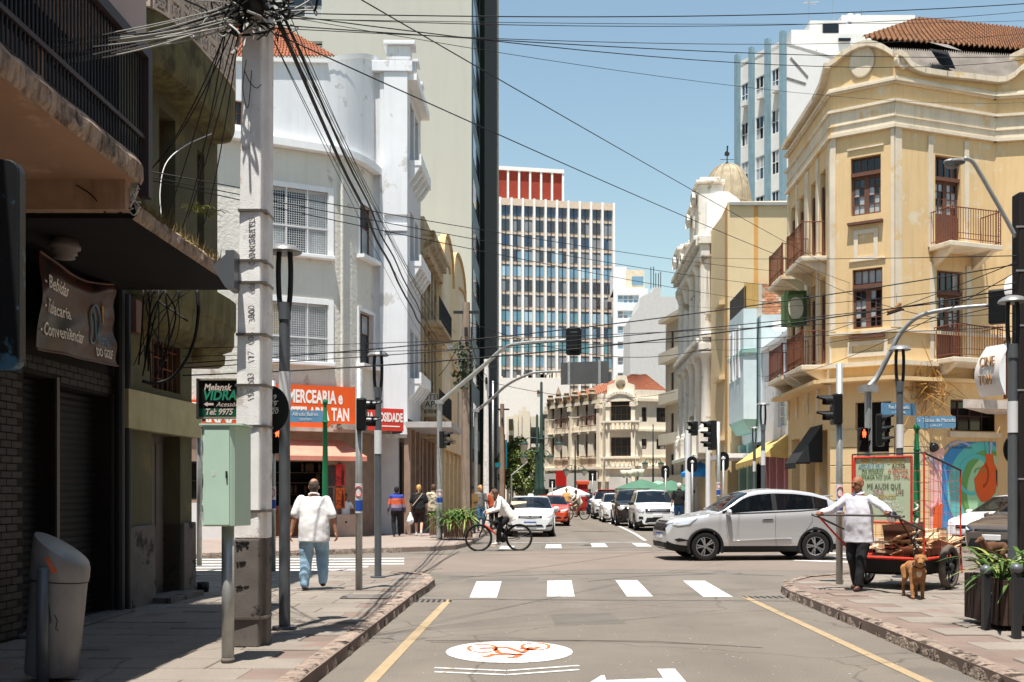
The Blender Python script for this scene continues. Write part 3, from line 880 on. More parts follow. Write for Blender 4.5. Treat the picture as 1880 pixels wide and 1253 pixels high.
def rounded(z_list,d0,d1,xo,name,mat):
 mb=MB();rings=[]
 for(z,sc_)in z_list:
  pl=bulge(d0,d1,xf,xo)
  cx_=-5.0;cy_=(d0+d1)/2
  rings.append([(cx_+(p[0]-cx_)*sc_,cy_+(p[1]-cy_)*(0.5+0.5*sc_),z)for p in pl])
 n=len(rings[0]);V=[v for r in rings for v in r]
 mb.add(V,[(i*n+j,i*n+j+1,(i+1)*n+j+1,(i+1)*n+j)for i in range(len(rings)-1)for j in range(n-1)]+[tuple(range(n))[::-1],tuple(range((len(rings)-1)*n,len(rings)*n))])
 return mb.build(name,mat,Bd,auto=35)
rounded([(6.9,0.80),(6.95,0.95),(7.04,0.99),(7.1,1.0),(7.62,1.0)],12.85,16.0,-4.22,'balcony',OLIVEM)
rounded([(3.66,0.75),(3.74,0.96),(3.82,1.0),(4.02,1.0),(4.05,1.03),(4.45,1.03)],12.9,16.1,-4.27,'balcony',OLIVEM)
rounded([(3.48,0.85),(3.53,0.98),(3.66,1.0)],15.0,16.0,-4.40,'cornice_bracket',OLIVEM)
# vent blocks of the upper balcony parapet
vb=MB();s_=0.30;h_=s_/2
for(x0,x1,z0,z1)in((-h_,h_,-h_,-h_+0.035),(-h_,h_,h_-0.035,h_),(-h_,-h_+0.035,-h_+0.035,h_-0.035),(h_-0.035,h_,-h_+0.035,h_-0.035)):
 vb.box(x0,x1,-0.04,0.04,z0,z1)
for a in(45,135):
 c_,sn=math.cos(R(a)),math.sin(R(a));vb.obox((0,0,0),(c_*0.165,0,sn*0.165),(0,0.033,0),(-sn*0.016,0,c_*0.016))
vb.lathe([(0.055,-0.036),(0.085,-0.036),(0.085,0.036),(0.055,0.036),(0.055,-0.036)],(0,0,0),8,ax='y')
vme=vb.mesh('vent_block',BLOCK)
pl=bulge(12.85,16.0,xf,-4.22,n=60)[1:-1]
acc=[0]
for p,q in zip(pl[:-1],pl[1:]):acc.append(acc[-1]+math.hypot(q[0]-p[0],q[1]-p[1]))
nb=int(acc[-1]/s_)
for i in range(nb):
 t=(i+0.5)*acc[-1]/nb
 j=max(k for k in range(len(acc)-1)if acc[k]<=t);u=(t-acc[j])/max(1e-6,acc[j+1]-acc[j])
 p,q=Vector(pl[j]),Vector(pl[j+1]);c=p.lerp(q,u);dr=(q-p).normalized()
 for r_ in range(4):
  o=bpy.data.objects.new('vent_block',vme);COL.objects.link(o);o.parent=Bd;o.matrix_parent_inverse=Matrix.Translation(Bd.location).inverted()
  o.matrix_basis=Matrix.Translation((c.x-0.03,c.y,7.62+s_*(r_+0.5)))@Matrix.Rotation(math.atan2(dr.y,dr.x),4,'Z')
rounded([(8.82,1.0),(9.0,1.0)],12.85,16.0,-4.22,'balcony_coping',OLIVEM)
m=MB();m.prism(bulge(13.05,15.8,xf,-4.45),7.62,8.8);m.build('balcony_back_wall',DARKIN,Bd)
# downpipe, meter boxes and service cables on the facade
m=frB.mb();m.tube([(0.06,-0.07,0.1),(0.06,-0.07,4.0)],0.05,10);m.tube([(-0.18,-0.09,0.1),(-0.18,-0.09,4.0)],0.06,10);m.build('downpipe',DARKP,Bd)
m=frB.mb();m.box(0.12,0.32,-0.16,-0.02,3.55,3.95);m.build('meter_box',mk('meter_box',RGB(120,84,72),0.6),Bd)
# ------------------------------------------------------------------ left side beyond the side street
CREAM=mk('cream_render',RGB(216,212,202),0.92,var=0.05,scale=1.0,bump=0.6,bscale=9,streak=0.15,stain=RGB(160,150,138),patch=0.05,pcol=RGB(186,176,162),bdist=0.03)
TRIMW=mk('white_trim',RGB(232,232,232),0.85,var=0.04,bump=0.15,streak=0.12)
SIGNO=mk('orange_sign',RGB(226,92,36),0.5,var=0.05,bump=0)
SIGNR=mk('red_sign',RGB(214,62,48),0.5,var=0.12,scale=2,bump=0)
SIGNW=plain('sign_white_print',RGB(240,236,230),0.5)
STONE=mk('shop_stone_tile',RGB(158,132,116),0.85,var=0.18,scale=3,bump=0.4,bscale=30,rnd=0.1,streak=0.2)
MESHW=mk('window_mesh',RGB(205,205,205),0.7,var=0.05,bump=0)
C=thing('corner_store','cream rounded corner building with grocery and orange sign band','building',(-7,33,0))
cdir=Vector((0.892,0.452))
cS=Vector((-6.1,34.2));cE=Vector((-4.72,37.8));cK=Vector((-4.85,34.85))
c0=cS-cdir*9.0
frC=Frame(c0,cS)
cv=[]
for i in range(13):
 t=i/12;cv.append(cS.lerp(cK,t).lerp(cK.lerp(cE,t),t))
zc=12.9;zt=14.15
rc=frC.rect
w_up=rc(486,347,603,466);w_lo=rc(486,556,603,664)
w_sm=rc(424,184,446,229)
zsign0=frC.sz(560,789)[1];zlow=3.6
gopen=rc(497,846,626,990);gopen=(gopen[0],gopen[1],KZ+0.02,gopen[3])
gwin=(frC.s_at(346),frC.s_at(380),1.35,2.55)
mb=frC.mb()
mb.wall(0,9.0,zlow,zc,[(*w_up,0.25),(*w_lo,0.25)])
mb.build('wall',CREAM,C)
mb=frC.mb();mb.wall(0,9.0,zc,zt,[(*w_sm,0.2)]);mb.box(0,8.5,2.2,9,0.1,zt-0.6);mb.quad((0,0,zt),(9.0,0,zt),(9.0,0,zt+1.6),(0,0,zt+0.1))
mb.build('upper_wall',CLAYW,C)
window(C,frC,w_sm,0.16,2,2,WOODB,GLASSD)
mb=frC.mb();mb.wall(0,9.0,0,zlow,[(*gopen,1.6),(*gwin,0.2)]);mb.build('ground_wall',STONE,C)
window(C,frC,gwin,0.18,1,2,DARKP,GLASSD)
m=frC.mb();m.box(0,frC.s_at(440),-0.03,-0.002,0,1.25);m.build('white_tile_dado',mk('white_tile',RGB(225,222,220),0.4,var=0.05,bump=0.0),C)
# curved corner: sampled segments
def curve_wall(name,mat,z0,z1,off=0.0,th=0.0,top2=None,bot2=None):
 mb=MB();V=[]
 n=len(cv)
 P_=[]
 for i,p in enumerate(cv):
  t=(cv[min(i+1,n-1)]-cv[max(i-1,0)]).normalized();nn=Vector((t.y,-t.x))
  P_.append(p+nn*off)
 for i,p in enumerate(P_):V+=[(p.x,p.y,z0+((bot2 or z0)-z0)*i/(n-1)),(p.x,p.y,z1+((top2 or z1)-z1)*i/(n-1))]
 F_=[]
 for i in range(n-1):
  F_.append((2*i,2*i+2,2*i+3,2*i+1))
 mb.add(V,F_)
 if th:
  Q=[]
  for i,p in enumerate(cv):
   t=(cv[min(i+1,n-1)]-cv[max(i-1,0)]).normalized();nn=Vector((t.y,-t.x));Q.append(p+nn*(off-th))
  for(za,flip)in((z0,0),(z1,1)):
   for i in range(n-1):
    mb.quad((P_[i].x,P_[i].y,za),(P_[i+1].x,P_[i+1].y,za),(Q[i+1].x,Q[i+1].y,za),(Q[i].x,Q[i].y,za))
 return mb.build(name,mat,C,smooth=True)
 # tall windows sit in segments 5..9 of the curve: leave that strip open
kA,kB=5,9
pA,pB=cv[kA],cv[kB]
frV=Frame(pA,pB)
v_up=(0.12,frV.L-0.12,frV.rect(655,380,690,476)[2],frV.rect(655,380,690,476)[3])
v_lo=(0.12,frV.L-0.12,frV.rect(655,576,690,672)[2],frV.rect(655,576,690,672)[3])
for(a,b)in((0,kA),(kB,12)):
 mb=MB()
 for i in range(a,b):
  p,q=cv[i],cv[i+1];mb.quad((p.x,p.y,zlow),(q.x,q.y,zlow),(q.x,q.y,zc),(p.x,p.y,zc))
 mb.build('wall',CREAM,C,smooth=True)
mb=frV.mb();mb.wall(0,frV.L,zlow,zc,[(*v_up,0.22),(*v_lo,0.22)]);mb.build('wall',CREAM,C)
curve_wall('upper_wall',CLAYW,zc,zt+1.6,0.0,top2=zt+3.0)
curve_wall('ground_wall',STONE,0,zlow)
curve_wall('cornice',TRIMW,zc-0.16,zc+0.08,0.28,0.3)
m=frC.mb();m.box(0,9.0,-0.28,0.02,zc-0.16,zc+0.08);m.build('cornice',TRIMW,C)
m=frC.mb();m.add([(0,-0.10,zt+0.1),(9,-0.10,zt+1.6),(9,0.12,zt+1.6),(0,0.12,zt+0.1),(0,-0.10,zt+0.22),(9,-0.10,zt+1.72),(9,0.12,zt+1.72),(0,0.12,zt+0.22)],[(3,2,1,0),(4,5,6,7),(0,1,5,4),(1,2,6,5),(2,3,7,6),(3,0,4,7)]);m.build('coping',TRIMW,C)
curve_wall('coping',TRIMW,zt+1.6,zt+1.75,0.06,0.0,top2=zt+3.15,bot2=zt+3.0)
for r in(w_up,w_lo):
 m=frC.mb();f=0.17
 for(a,b,c_,d_)in((r[0]-f,r[1]+f,r[3],r[3]+f),(r[0]-f,r[0],r[2],r[3]),(r[1],r[1]+f,r[2],r[3])):
  m.box(a,b,-0.03,0.05,c_,d_)
 m.build('window_surround',TRIMW,C)
 m=frC.mb();m.box(r[0]-f,r[1]+f,-0.24,0.05,r[2]-0.12,r[2]);m.build('window_sill',TRIMW,C,bevel=0.015)
 w=window(C,frC,r,0.22,3,2,WHITEW,[GLASSC,GLASSC,GLASS,mk('blind_ochre',RGB(196,176,136),0.3,var=0.1,bump=0)],zsplit=(0.42,))
 m=frC.mb()
 x=r[0]+0.06
 while x<r[1]-0.05:m.box(x-0.005,x+0.005,0.02,0.03,r[2],r[3]);x+=0.075
 z=r[2]+0.05
 while z<r[3]:m.box(r[0],r[1],0.032,0.04,z-0.005,z+0.005);z+=0.075
 for k in range(4):x=r[0]+(r[1]-r[0])*k/3;m.box(x-0.025,x+0.025,0.0,0.05,r[2],r[3])
 m.box(r[0],r[1],-0.005,0.045,r[2]+(r[3]-r[2])*0.42-0.025,r[2]+(r[3]-r[2])*0.42+0.025)
 m.build('security_mesh',MESHW,w,kind='stuff')
for r in(v_up,v_lo):
 m=frV.mb();f=0.12
 for(a,b,c_,d_)in((r[0]-f,r[1]+f,r[3],r[3]+f),(r[0]-f,r[0],r[2],r[3]),(r[1],r[1]+f,r[2],r[3])):m.box(a,b,-0.05,0.05,c_,d_)
 m.build('window_surround',TRIMW,C)
 m=frV.mb();m.box(r[0]-0.2,r[1]+0.2,-0.3,0.05,r[2]-0.12,r[2]);m.build('window_sill',TRIMW,C)
 window(C,frV,r,0.2,2,2,WOODB,[GLASS,GLASSC],zsplit=(0.62,))
m=frC.mb();x=frC.s_at(627);m.tube([(x,-0.05,4.6),(x,-0.05,zc-0.2)],0.05,8);m.build('downpipe',CREAM,C)
# sign bands
r=rc(497,709,652,786)
sgn_o=thing('grocery_sign','orange sign board reading Mercearia e Pastelaria Tan on cream corner building','sign',frC.pt(r[0],0,r[2]))
m=frC.mb();m.box(r[0],r[1],-0.16,-0.03,r[2],r[3]);m.build('sign_board',SIGNO,sgn_o)
m=frC.mb();m.box(r[0]-0.02,r[1]+0.1,-0.5,0.0,r[2]-0.14,r[2]-0.02);m.build('sign_ledge',mk('ledge',RGB(190,176,164),0.9,var=0.2,streak=0.5,bump=0.3),sgn_o)
uv=(frC.u.x,frC.u.y,0)
def ftext(fr,parent,body,px,py,size,mat,out=-0.165,**k):
 s_,z_=fr.sz(px,py);return text(parent,body,TM(fr.pt(s_,out,z_),(fr.u.x,fr.u.y,0),(0,0,1)),size,mat,**k)
ftext(frC,sgn_o,'MERCEARIA e',577,731,0.58,SIGNW,sx=0.52,bold=0.02)
ftext(frC,sgn_o,'PASTELARIA TAN',576,762,0.58,SIGNW,sx=0.52,bold=0.02)
r=rc(336,736,440,782)
sgn_l=thing('store_sign','orange sign strip with white capitals half hidden behind the glazier board','sign',frC.pt(r[0],0,r[2]))
m=frC.mb();m.box(r[0],r[1],-0.14,-0.02,r[2],r[3]);m.build('sign_board',SIGNO,sgn_l)
ftext(frC,sgn_l,'ARMA',400,766,0.55,SIGNW,out=-0.145,sx=0.85,bold=0.02)
ftext(frC,sgn_l,'F',357,752,0.5,SIGNW,out=-0.145,bold=0.02)
# corner slab over the pavement
mb=MB();out,inn=[],[]
for i,p in enumerate(cv):
 t=(cv[min(i+1,12)]-cv[max(i-1,0)]).normalized();nn=Vector((t.y,-t.x));out.append(p+nn*0.95)
st_=frC.pt(frC.s_at(640));
pl=[(q.x,q.y)for q in out]+[(cv[12].x,cv[12].y+0.0)]+[(q.x,q.y)for q in reversed(cv)]
mb.prism(pl,3.62,3.80);mb.build('canopy_slab',mk('stained_slab',RGB(170,156,146),0.95,var=0.2,scale=4,bump=0.4,patch=0.6,pcol=RGB(88,76,66),pscale=3),C)
# red sign at the corner
p0=P(668,752,33.9);p1=P(741,752,34.6)
frS=Frame((p0.x,p0.y),(p1.x,p1.y));r=frS.rect(668,750,741,791)
sgr=thing('red_shop_sign','red sign board with white capitals above the rounded corner canopy','sign',frS.pt(0,0,r[2]))
m=frS.mb();m.box(0,frS.L,0,0.1,r[2],r[3]);m.build('sign_board',SIGNR,sgr)
m=frS.mb();m.box(frS.L*0.97,frS.L*1.0,0.1,0.9,r[2]-0.05,r[3]);m.build('sign_bracket',DARKP,sgr)
ftext(frS,sgr,'RRA MOSIDADE',703,767,0.40,SIGNW,out=-0.004,sx=0.5,bold=0.015)
m=frS.mb();m.box(frS.L*0.45,frS.L*0.9,-0.004,-0.001,r[2]+0.13,r[2]+0.17);m.build('print_line',SIGNW,sgr)
# shop interior, awning, posters
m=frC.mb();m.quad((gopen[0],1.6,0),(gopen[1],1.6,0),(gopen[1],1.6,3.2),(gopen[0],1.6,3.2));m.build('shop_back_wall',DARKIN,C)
m=frC.mb()
n=18
for i in range(n):
 a=gopen[0]+(gopen[1]-gopen[0])*i/n;m.box(a+0.005,a+(gopen[1]-gopen[0])/n-0.005,0.35,0.40,KZ,1.15)
m.build('shop_counter',mk('counter_wood',RGB(120,72,44),0.7,var=0.3,scale=6,bump=0.2),C,kind='stuff')
m=frC.mb()
for i in range(16):
 x=gopen[0]+random.uniform(0.2,gopen[1]-gopen[0]-0.2);z=random.choice((1.55,1.95,2.3));m.tube([(x,1.4,z),(x,1.4,z+0.2),(x,1.4,z+0.28)],[0.05,0.05,0.02],8)
for z in(1.52,1.92,2.27):m.box(gopen[0]+0.1,gopen[1]-0.1,1.3,1.58,z-0.03,z)
m.build('shop_shelf',mk('shelf_goods',RGB(92,74,62),0.5,var=0.5,scale=8,bump=0),C,kind='stuff')
AWN=mk('faded_red_awning',RGB(204,132,112),0.8,var=0.12,bump=0.1)
r=rc(500,822,656,842)
m=frC.mb()
m.add([(r[0],-0.02,r[3]+0.25),(r[1]-0.6,-0.02,r[3]+0.25),(r[1],-1.0,r[2]+0.05),(r[0],-1.0,r[2]+0.05),(r[0],-1.0,r[2]-0.1),(r[1],-1.0,r[2]-0.1),(r[1]-0.6,-0.02,r[2]-0.1)],[(0,1,2,3),(3,2,5,4),(1,6,5,2)])
m.build('awning',AWN,C)
POST=[mk('poster_red',RGB(200,60,60),0.5,var=0.4,scale=6,bump=0),mk('poster_orange',RGB(206,98,44),0.5,var=0.3,scale=6,bump=0),mk('poster_dark',RGB(70,56,60),0.5,var=0.6,scale=14,bump=0)]
BOT=plain('poster_bottle',RGB(92,40,34),0.4)
for(x0,y0,x1,y1,k)in((616,853,633,893,0),(616,896,633,934,1),(602,855,614,893,2),(602,896,611,922,2)):
 r=rc(x0,y0,x1,y1);po=thing('drink_poster',{0:'red drink poster with bottle on shop wall',1:'orange drink poster with bottle below the red poster',2:'dark price list poster'}[k]+(' upper left of the red poster' if(k==2 and y0<890)else ' lower left beside the orange poster' if k==2 else ''),'poster',frC.pt(r[0],-0.03,r[2]))
 m=frC.mb();m.box(r[0],r[1],-0.03,-0.005,r[2],r[3]);m.build('poster_sheet',POST[k],po)
 if k<2:
  m=frC.mb();x=r[0]+(r[1]-r[0])*0.75;h=r[3]-r[2];w=(r[1]-r[0])*0.13
  m.plate([(x-w,r[2]+0.06*h),(x+w,r[2]+0.06*h),(x+w,r[2]+0.55*h),(x+w*0.4,r[2]+0.72*h),(x+w*0.4,r[2]+0.9*h),(x-w*0.4,r[2]+0.9*h),(x-w*0.4,r[2]+0.72*h),(x-w,r[2]+0.55*h)],-0.034,-0.031);m.build('bottle_print',BOT,po)
  text(po,'75',TM(frC.pt(r[0]+(r[1]-r[0])*0.3,-0.034,r[2]+0.28*h),uv,(0,0,1)),0.24,BOT,shear=0.3,ext=0.001)
  # roof over the store
tile_roof('roof_tiles',TILE,C,P(395,106,33.5),P(614,104,36.5),P(520,52,41),P(385,38,40),34,14,amp=0.045)
# ------------------------------------------------------------------ narrow white building with bracketed balconies
WPIER=CLAYW
def XL(d):return-4.9+0.033*d
def ldep(px):
 k=(px-CX)/FPX;return-4.9/(k-0.033)
def left_frame(d0,d1,off=0.0):
 return Frame((XL(d0)-off,d0),(XL(d1)-off,d1))
W4=thing('narrow_white_building','narrow white building with bracketed balconies beside the rounded corner','building',(XL(36.4),36.4,0))
fr4=left_frame(36.4,40.4)
z4=ZA(82,36.4)
wz=[(ZA(312,38.3),ZA(205,38.3)),(ZA(490,38.3),ZA(400,38.3)),(ZA(698,38.3),ZA(612,38.3))]
opn=[(0.9,1.9,a,b)for(a,b)in wz]+[(2.3,3.2,a,b)for(a,b)in wz]
mb=fr4.mb();mb.wall(0,fr4.L,4.2,z4-1.2,[(*o,0.25)for o in opn]);mb.box(0.02,fr4.L,0.3,8,0,z4-1.0)
mb.build('wall',mk('neutral_white_plaster',RGB(214,212,212),0.9,var=0.05,bump=0.2,streak=0.25),W4)  # neutral off-white plaster with streaks
# end pier facing the camera
frE=Frame((XL(36.4)-0.95,36.38),(XL(36.4),36.4))
mb=frE.mb();mb.box(0,frE.L,0,0.4,3.5,z4-0.9);mb.build('end_wall',CLAYW,W4)
m=frE.mb();m.box(0.15,frE.L+0.03,-0.10,-0.002,ZA(395,36.3),z4-1.0);m.box(0.15,frE.L+0.03,-0.13,-0.003,ZA(425,36.3),ZA(410,36.3));m.box(0.2,frE.L+0.03,-0.09,-0.002,3.6,ZA(427,36.3));m.build('pilaster',CLAYW,W4,bevel=0.02)
for(x0,x1,z0_,z1_)in((-0.3,1.15,z4-1.0,z4-0.62),(0.25,1.1,z4-0.62,z4-0.1),(0.15,1.25,z4-0.1,z4+0.05)):
 m=frE.mb();m.box(x0,x1,-0.15-(0.1 if z1_>z4 else 0),0.5,z0_,z1_);m.build('parapet_block',CLAYW,W4,bevel=0.02)
for(d_,h_)in((37.5,0.2),(38.8,-0.1),(40.0,-0.5)):
 m=MB();m.box(XL(d_)-0.4,XL(d_)+0.2,d_-0.3,d_+0.3,z4-1.2,z4-0.5+h_);m.box(XL(d_)-0.5,XL(d_)+0.3,d_-0.4,d_+0.4,z4-0.5+h_,z4-0.4+h_);m.build('parapet_finial',CLAYW,W4)
m=fr4.mb();m.box(0,fr4.L,-0.35,0.02,z4-1.25,z4-0.95);m.build('cornice',TRIMW,W4)
for o in opn:window(W4,fr4,o,0.22,2,2,mk('blue_grey_joinery',RGB(120,128,146),0.6),[GLASS,GLASSD])
for(a,b)in wz:
 m=fr4.mb();m.box(0.5,3.6,-0.45,-0.002,a-0.28,a-0.1);m.box(0.5,3.6,-0.45,-0.38,a-0.1,a+0.12);bal=m.build('balcony',TRIMW,W4)
 for x in(0.6,1.3,2.0,2.7,3.4):
  m=fr4.mb();m.add([(x-0.08,-0.42,a-0.28),(x+0.08,-0.42,a-0.28),(x+0.08,-0.002,a-0.28),(x-0.08,-0.002,a-0.28),(x-0.08,-0.22,a-0.6),(x+0.08,-0.22,a-0.6),(x+0.08,-0.002,a-0.85),(x-0.08,-0.002,a-0.85)],[(0,4,7,3),(1,2,6,5),(0,1,5,4),(4,5,6,7)])
  m.build('balcony_bracket',TRIMW,bal)
m=fr4.mb();m.box(-0.3,fr4.L,-1.6,0,3.85,4.05);m.build('canopy_slab',mk('stained_slab2',RGB(186,180,176),0.95,var=0.15,bump=0.3,streak=0.4),W4)
# ground floor stone pilasters and doors under the slab
SHOPF=[mk('shop_door_dark',RGB(46,38,34),0.5,var=0.3,bump=0.1),mk('shop_door_brown',RGB(110,78,58),0.6,var=0.25,scale=6,bump=0.1),mk('shop_door_grey',RGB(92,86,84),0.6,var=0.2,bump=0.1)]
def shopfront(parent,fr,z1,n,seed,pier=None,pw=0.28):
 rr=random.Random(seed);L=fr.L;st=L/n
 for i in range(n):
  a=i*st;m=fr.mb();m.box(a,a+pw,-0.12,0.1,0,z1);m.build('pilaster',pier or STONE,parent)
  m=fr.mb();m.box(a+pw,a+st,0.25,0.3,0,z1-0.5);m.box(a+pw+0.06,a+st-0.06,0.22,0.25,0.2,z1-0.65);m.build('shop_door',rr.choice(SHOPF),parent)
  m=fr.mb();m.box(a+pw,a+st,0.0,0.3,z1-0.5,z1);m.build('door_lintel',pier or STONE,parent)
shopfront(W4,fr4,3.85,3,3)
# ------------------------------------------------------------------ old hotel facade
OLDP=mk('weathered_ochre_plaster',RGB(188,168,138),0.95,var=0.15,scale=2,bump=0.4,bscale=20,streak=0.6,stain=RGB(104,88,68),patch=0.4,pcol=RGB(142,118,84),pscale=1.6)
Hh=thing('old_hotel','weathered ochre facade with iron balconies and heavy cornice behind the white building','building',(XL(40.4),40.4,0))
fr5=left_frame(40.42,46.2,0.05)
zt5=ZA(398,40.5)
ops=[]
for k in range(4):
 x=0.5+k*1.25
 ops+=[(x,x+0.75,5.0,7.6,0.25),(x,x+0.75,8.6,10.9,0.25)]
mb=fr5.mb();mb.wall(0,fr5.L,3.9,zt5-0.7,ops);mb.box(0,fr5.L,0.3,8,0,zt5-0.4);mb.build('wall',OLDP,Hh)
for o in ops:window(Hh,fr5,o,0.2,2,3,WOODB,[GLASSD,GLASS])
m=fr5.mb();m.box(0,fr5.L,-0.6,0,zt5-0.75,zt5-0.55);m.box(0,fr5.L,-0.35,0,zt5-1.5,zt5-0.75);m.box(0,fr5.L,-0.2,0.05,zt5-0.55,zt5-0.0);m.build('cornice',OLDP,Hh,bevel=0.03)
for i in range(11):
 x=0.2+i*0.5;m=fr5.mb();m.box(x-0.1,x+0.1,-0.55,-0.3,zt5-1.15,zt5-0.75);m.build('cornice_bracket',OLDP,Hh)
for k in range(5):
 x=0.05+k*1.25-(0.1 if k else 0);m=fr5.mb();m.box(x,x+0.3,-0.14,-0.002,4.1,zt5-1.5);m.build('pilaster',OLDP,Hh)
for z in(4.55,8.2):
 m=fr5.mb();m.box(0.2,fr5.L-0.2,-0.8,-0.15,z,z+0.14);b_=m.build('balcony',OLDP,Hh)
 m=fr5.mb();railing(m,[(0.25,-0.75),(fr5.L-0.25,-0.75)],z+0.16,z+1.1,0.1);m.build('balcony_railing',IRON,b_,kind='stuff')
shopfront(Hh,fr5,3.7,4,5)
m=fr5.mb();m.box(0,fr5.L,-0.9,0,3.75,3.9);m.build('canopy_slab',OLDP,Hh)
fh=P(771,745,41);hs=thing('hotel_sign','faded white hotel sign board hanging above the pavement','sign',(fh.x,fh.y,fh.z))
m=MB();a,b=P(771,752,41),P(803,722,41);m.box(a.x,b.x,41,41.12,a.z,b.z);m.build('sign_board',mk('faded_board',RGB(206,196,180),0.8,var=0.15,streak=0.3,bump=0),hs)
text(hs,'HOTEL',TM(P(787,730,40.99),(1,0,0),(0,0,1)),0.30,DARKP,ext=0.001);text(hs,'MAPP',TM(P(787,743,40.99),(1,0,0),(0,0,1)),0.34,DARKP,ext=0.001)
m=MB();m.tube([(a.x,41.06,b.z),(XL(41)-0.1,41.06,b.z+0.5)],0.02,6);m.build('sign_stay',DARKP,hs)
# ------------------------------------------------------------------ pale house with tall arched windows
PALEY=mk('pale_yellow_plaster',RGB(226,204,166),0.92,var=0.06,scale=1.2,bump=0.3,bscale=25,streak=0.25,stain=RGB(170,146,110))
AR=thing('arched_house','pale yellow house with two curved gables and tall arched windows','building',(XL(46.2),46.3,0))
fr6=left_frame(46.25,67.5)
zb6=ZA(470,50)
mb=fr6.mb();mb.box(0,fr6.L,0.05,8,0,zb6)
mb.build('wall',PALEY,AR)
for(x0,x1,ztop,aw)in((0.0,5.2,ZA(432,48),(ZA(608,49),ZA(520,49))),(5.2,13.0,ZA(520,55.5)+1.2,(ZA(655,55.5),ZA(566,55.5)))):
# gable bay facing the camera on a short return plus arched front
 m=fr6.mb();xm=(x0+x1)/2;w=(x1-x0)/2
 pts=[(x0,3.6),(x1,3.6),(x1,ztop-1.8)]+[(xm+w*math.cos(a)*0.98,ztop-1.8+1.8*math.sin(a)**0.7)for a in[PI*i/14 for i in range(1,14)]]+[(x0,ztop-1.8)]
 m.plate(pts,-0.25,0.04);m.build('gable',PALEY,AR)
 m=fr6.mb()
 ed=[(p[0],p[1])for p in pts[2:]]
 for(p,q)in zip(ed[:-1],ed[1:]):m.obox(((p[0]+q[0])/2,-0.22,(p[1]+q[1])/2+0.06),((q[0]-p[0])/2*1.05,0,(q[1]-p[1])/2*1.05),(0,0.14,0),(0,0,0.07))
 m.build('gable_coping',mk('gable_coping',RGB(196,166,122),0.9,var=0.15,streak=0.3),AR)
 m=fr6.mb();m.box(x0,x1,-0.38,-0.252,aw[0]-1.1,aw[0]-0.75);m.build('string_course',PALEY,AR)
 for k in range(2):
  x=xm-1.0+k*1.2;m=fr6.mb();m.box(x,x+0.8,-0.262,-0.251,4.6,6.9);m.build('window',GLASSD,AR)
PALEC=mk('cream_bay_plaster',RGB(232,218,192),0.92,var=0.05,bump=0.25,bscale=25,streak=0.2,stain=RGB(180,158,126))
for(xa,xb,da,db,yt,wx0,wx1,wy0,wy1)in((797,825,46.6,47.5,474,801,812,520,612),(826,853,54.5,55.6,526,830,841,568,655)):
 fq=Frame((XA(xa,da),da),(XA(xb,db),db));ztq=ZA(yt,da);xq=fq.L/2
 pts=[(0,3.6),(fq.L,3.6),(fq.L,ztq-0.55)]+[(xq+xq*math.cos(a),ztq-0.55+0.55*math.sin(a))for a in[PI*i/12 for i in range(1,12)]]+[(0,ztq-0.55)]
 m=fq.mb();m.plate(pts,0.0,1.2);m.build('bay',PALEC,AR)
 m=fq.mb()
 for(p_,q_)in zip(pts[2:-1],pts[3:]):m.obox(((p_[0]+q_[0])/2,0.3,(p_[1]+q_[1])/2+0.04),((q_[0]-p_[0])/2*1.05,0,(q_[1]-p_[1])/2*1.05),(0,0.4,0),(0,0,0.05))
 m.build('bay_coping',MATS['gable_coping'],AR)
 r_=fq.rect(wx0,wy0,wx1,wy1);hw=(r_[1]-r_[0])/2;xc=(r_[0]+r_[1])/2
 prof=[(xc-hw,r_[2]),(xc+hw,r_[2]),(xc+hw,r_[3]-hw)]+[(xc+hw*math.cos(a),r_[3]-hw+hw*math.sin(a))for a in[PI*i/10 for i in range(1,10)]]+[(xc-hw,r_[3]-hw)]
 m=fq.mb();m.plate(prof,-0.015,-0.004);wn_=m.build('arched_window',GLASSD,AR)
 m=fq.mb();m.box(xc-0.02,xc+0.02,-0.05,-0.017,r_[2],r_[3]);z=r_[2]
 for x_ in(xc-hw,xc+hw-0.04):m.box(x_,x_+0.04,-0.05,-0.017,r_[2],r_[3]-hw*0.5)
 while z<r_[3]-0.1:m.box(xc-hw+0.04,xc-0.02,-0.045,-0.018,z,z+0.05);m.box(xc+0.02,xc+hw-0.04,-0.045,-0.018,z,z+0.05);z+=0.32
 m.build('window_bars',WOODB,wn_,kind='stuff')
 m=fq.mb();m.box(-0.05,fq.L+0.05,-0.12,0.0,r_[2]-0.75,r_[2]-0.5);m.build('string_course',TRIMW,AR)
 for(zz0,zz1)in((6.2,7.8),(4.2,5.8)):m=fq.mb();m.box(xc-hw,xc+hw,-0.012,-0.003,zz0,zz1);m.build('window',GLASSD,AR)
shopfront(AR,fr6,3.55,9,9,PALEY)
m=MB();d_=46.2;pts=[]
e0=Frame((XL(d_)-1.3,d_-0.02),(XL(d_)+0.25,d_));m=e0.mb();m.box(0,e0.L,0,0.3,3.6,ZA(432,48)-1.3);m.box(-0.1,e0.L+0.08,-0.08,0.4,ZA(432,48)-1.3,ZA(432,48)-1.15);m.build('end_wall',PALEY,AR)
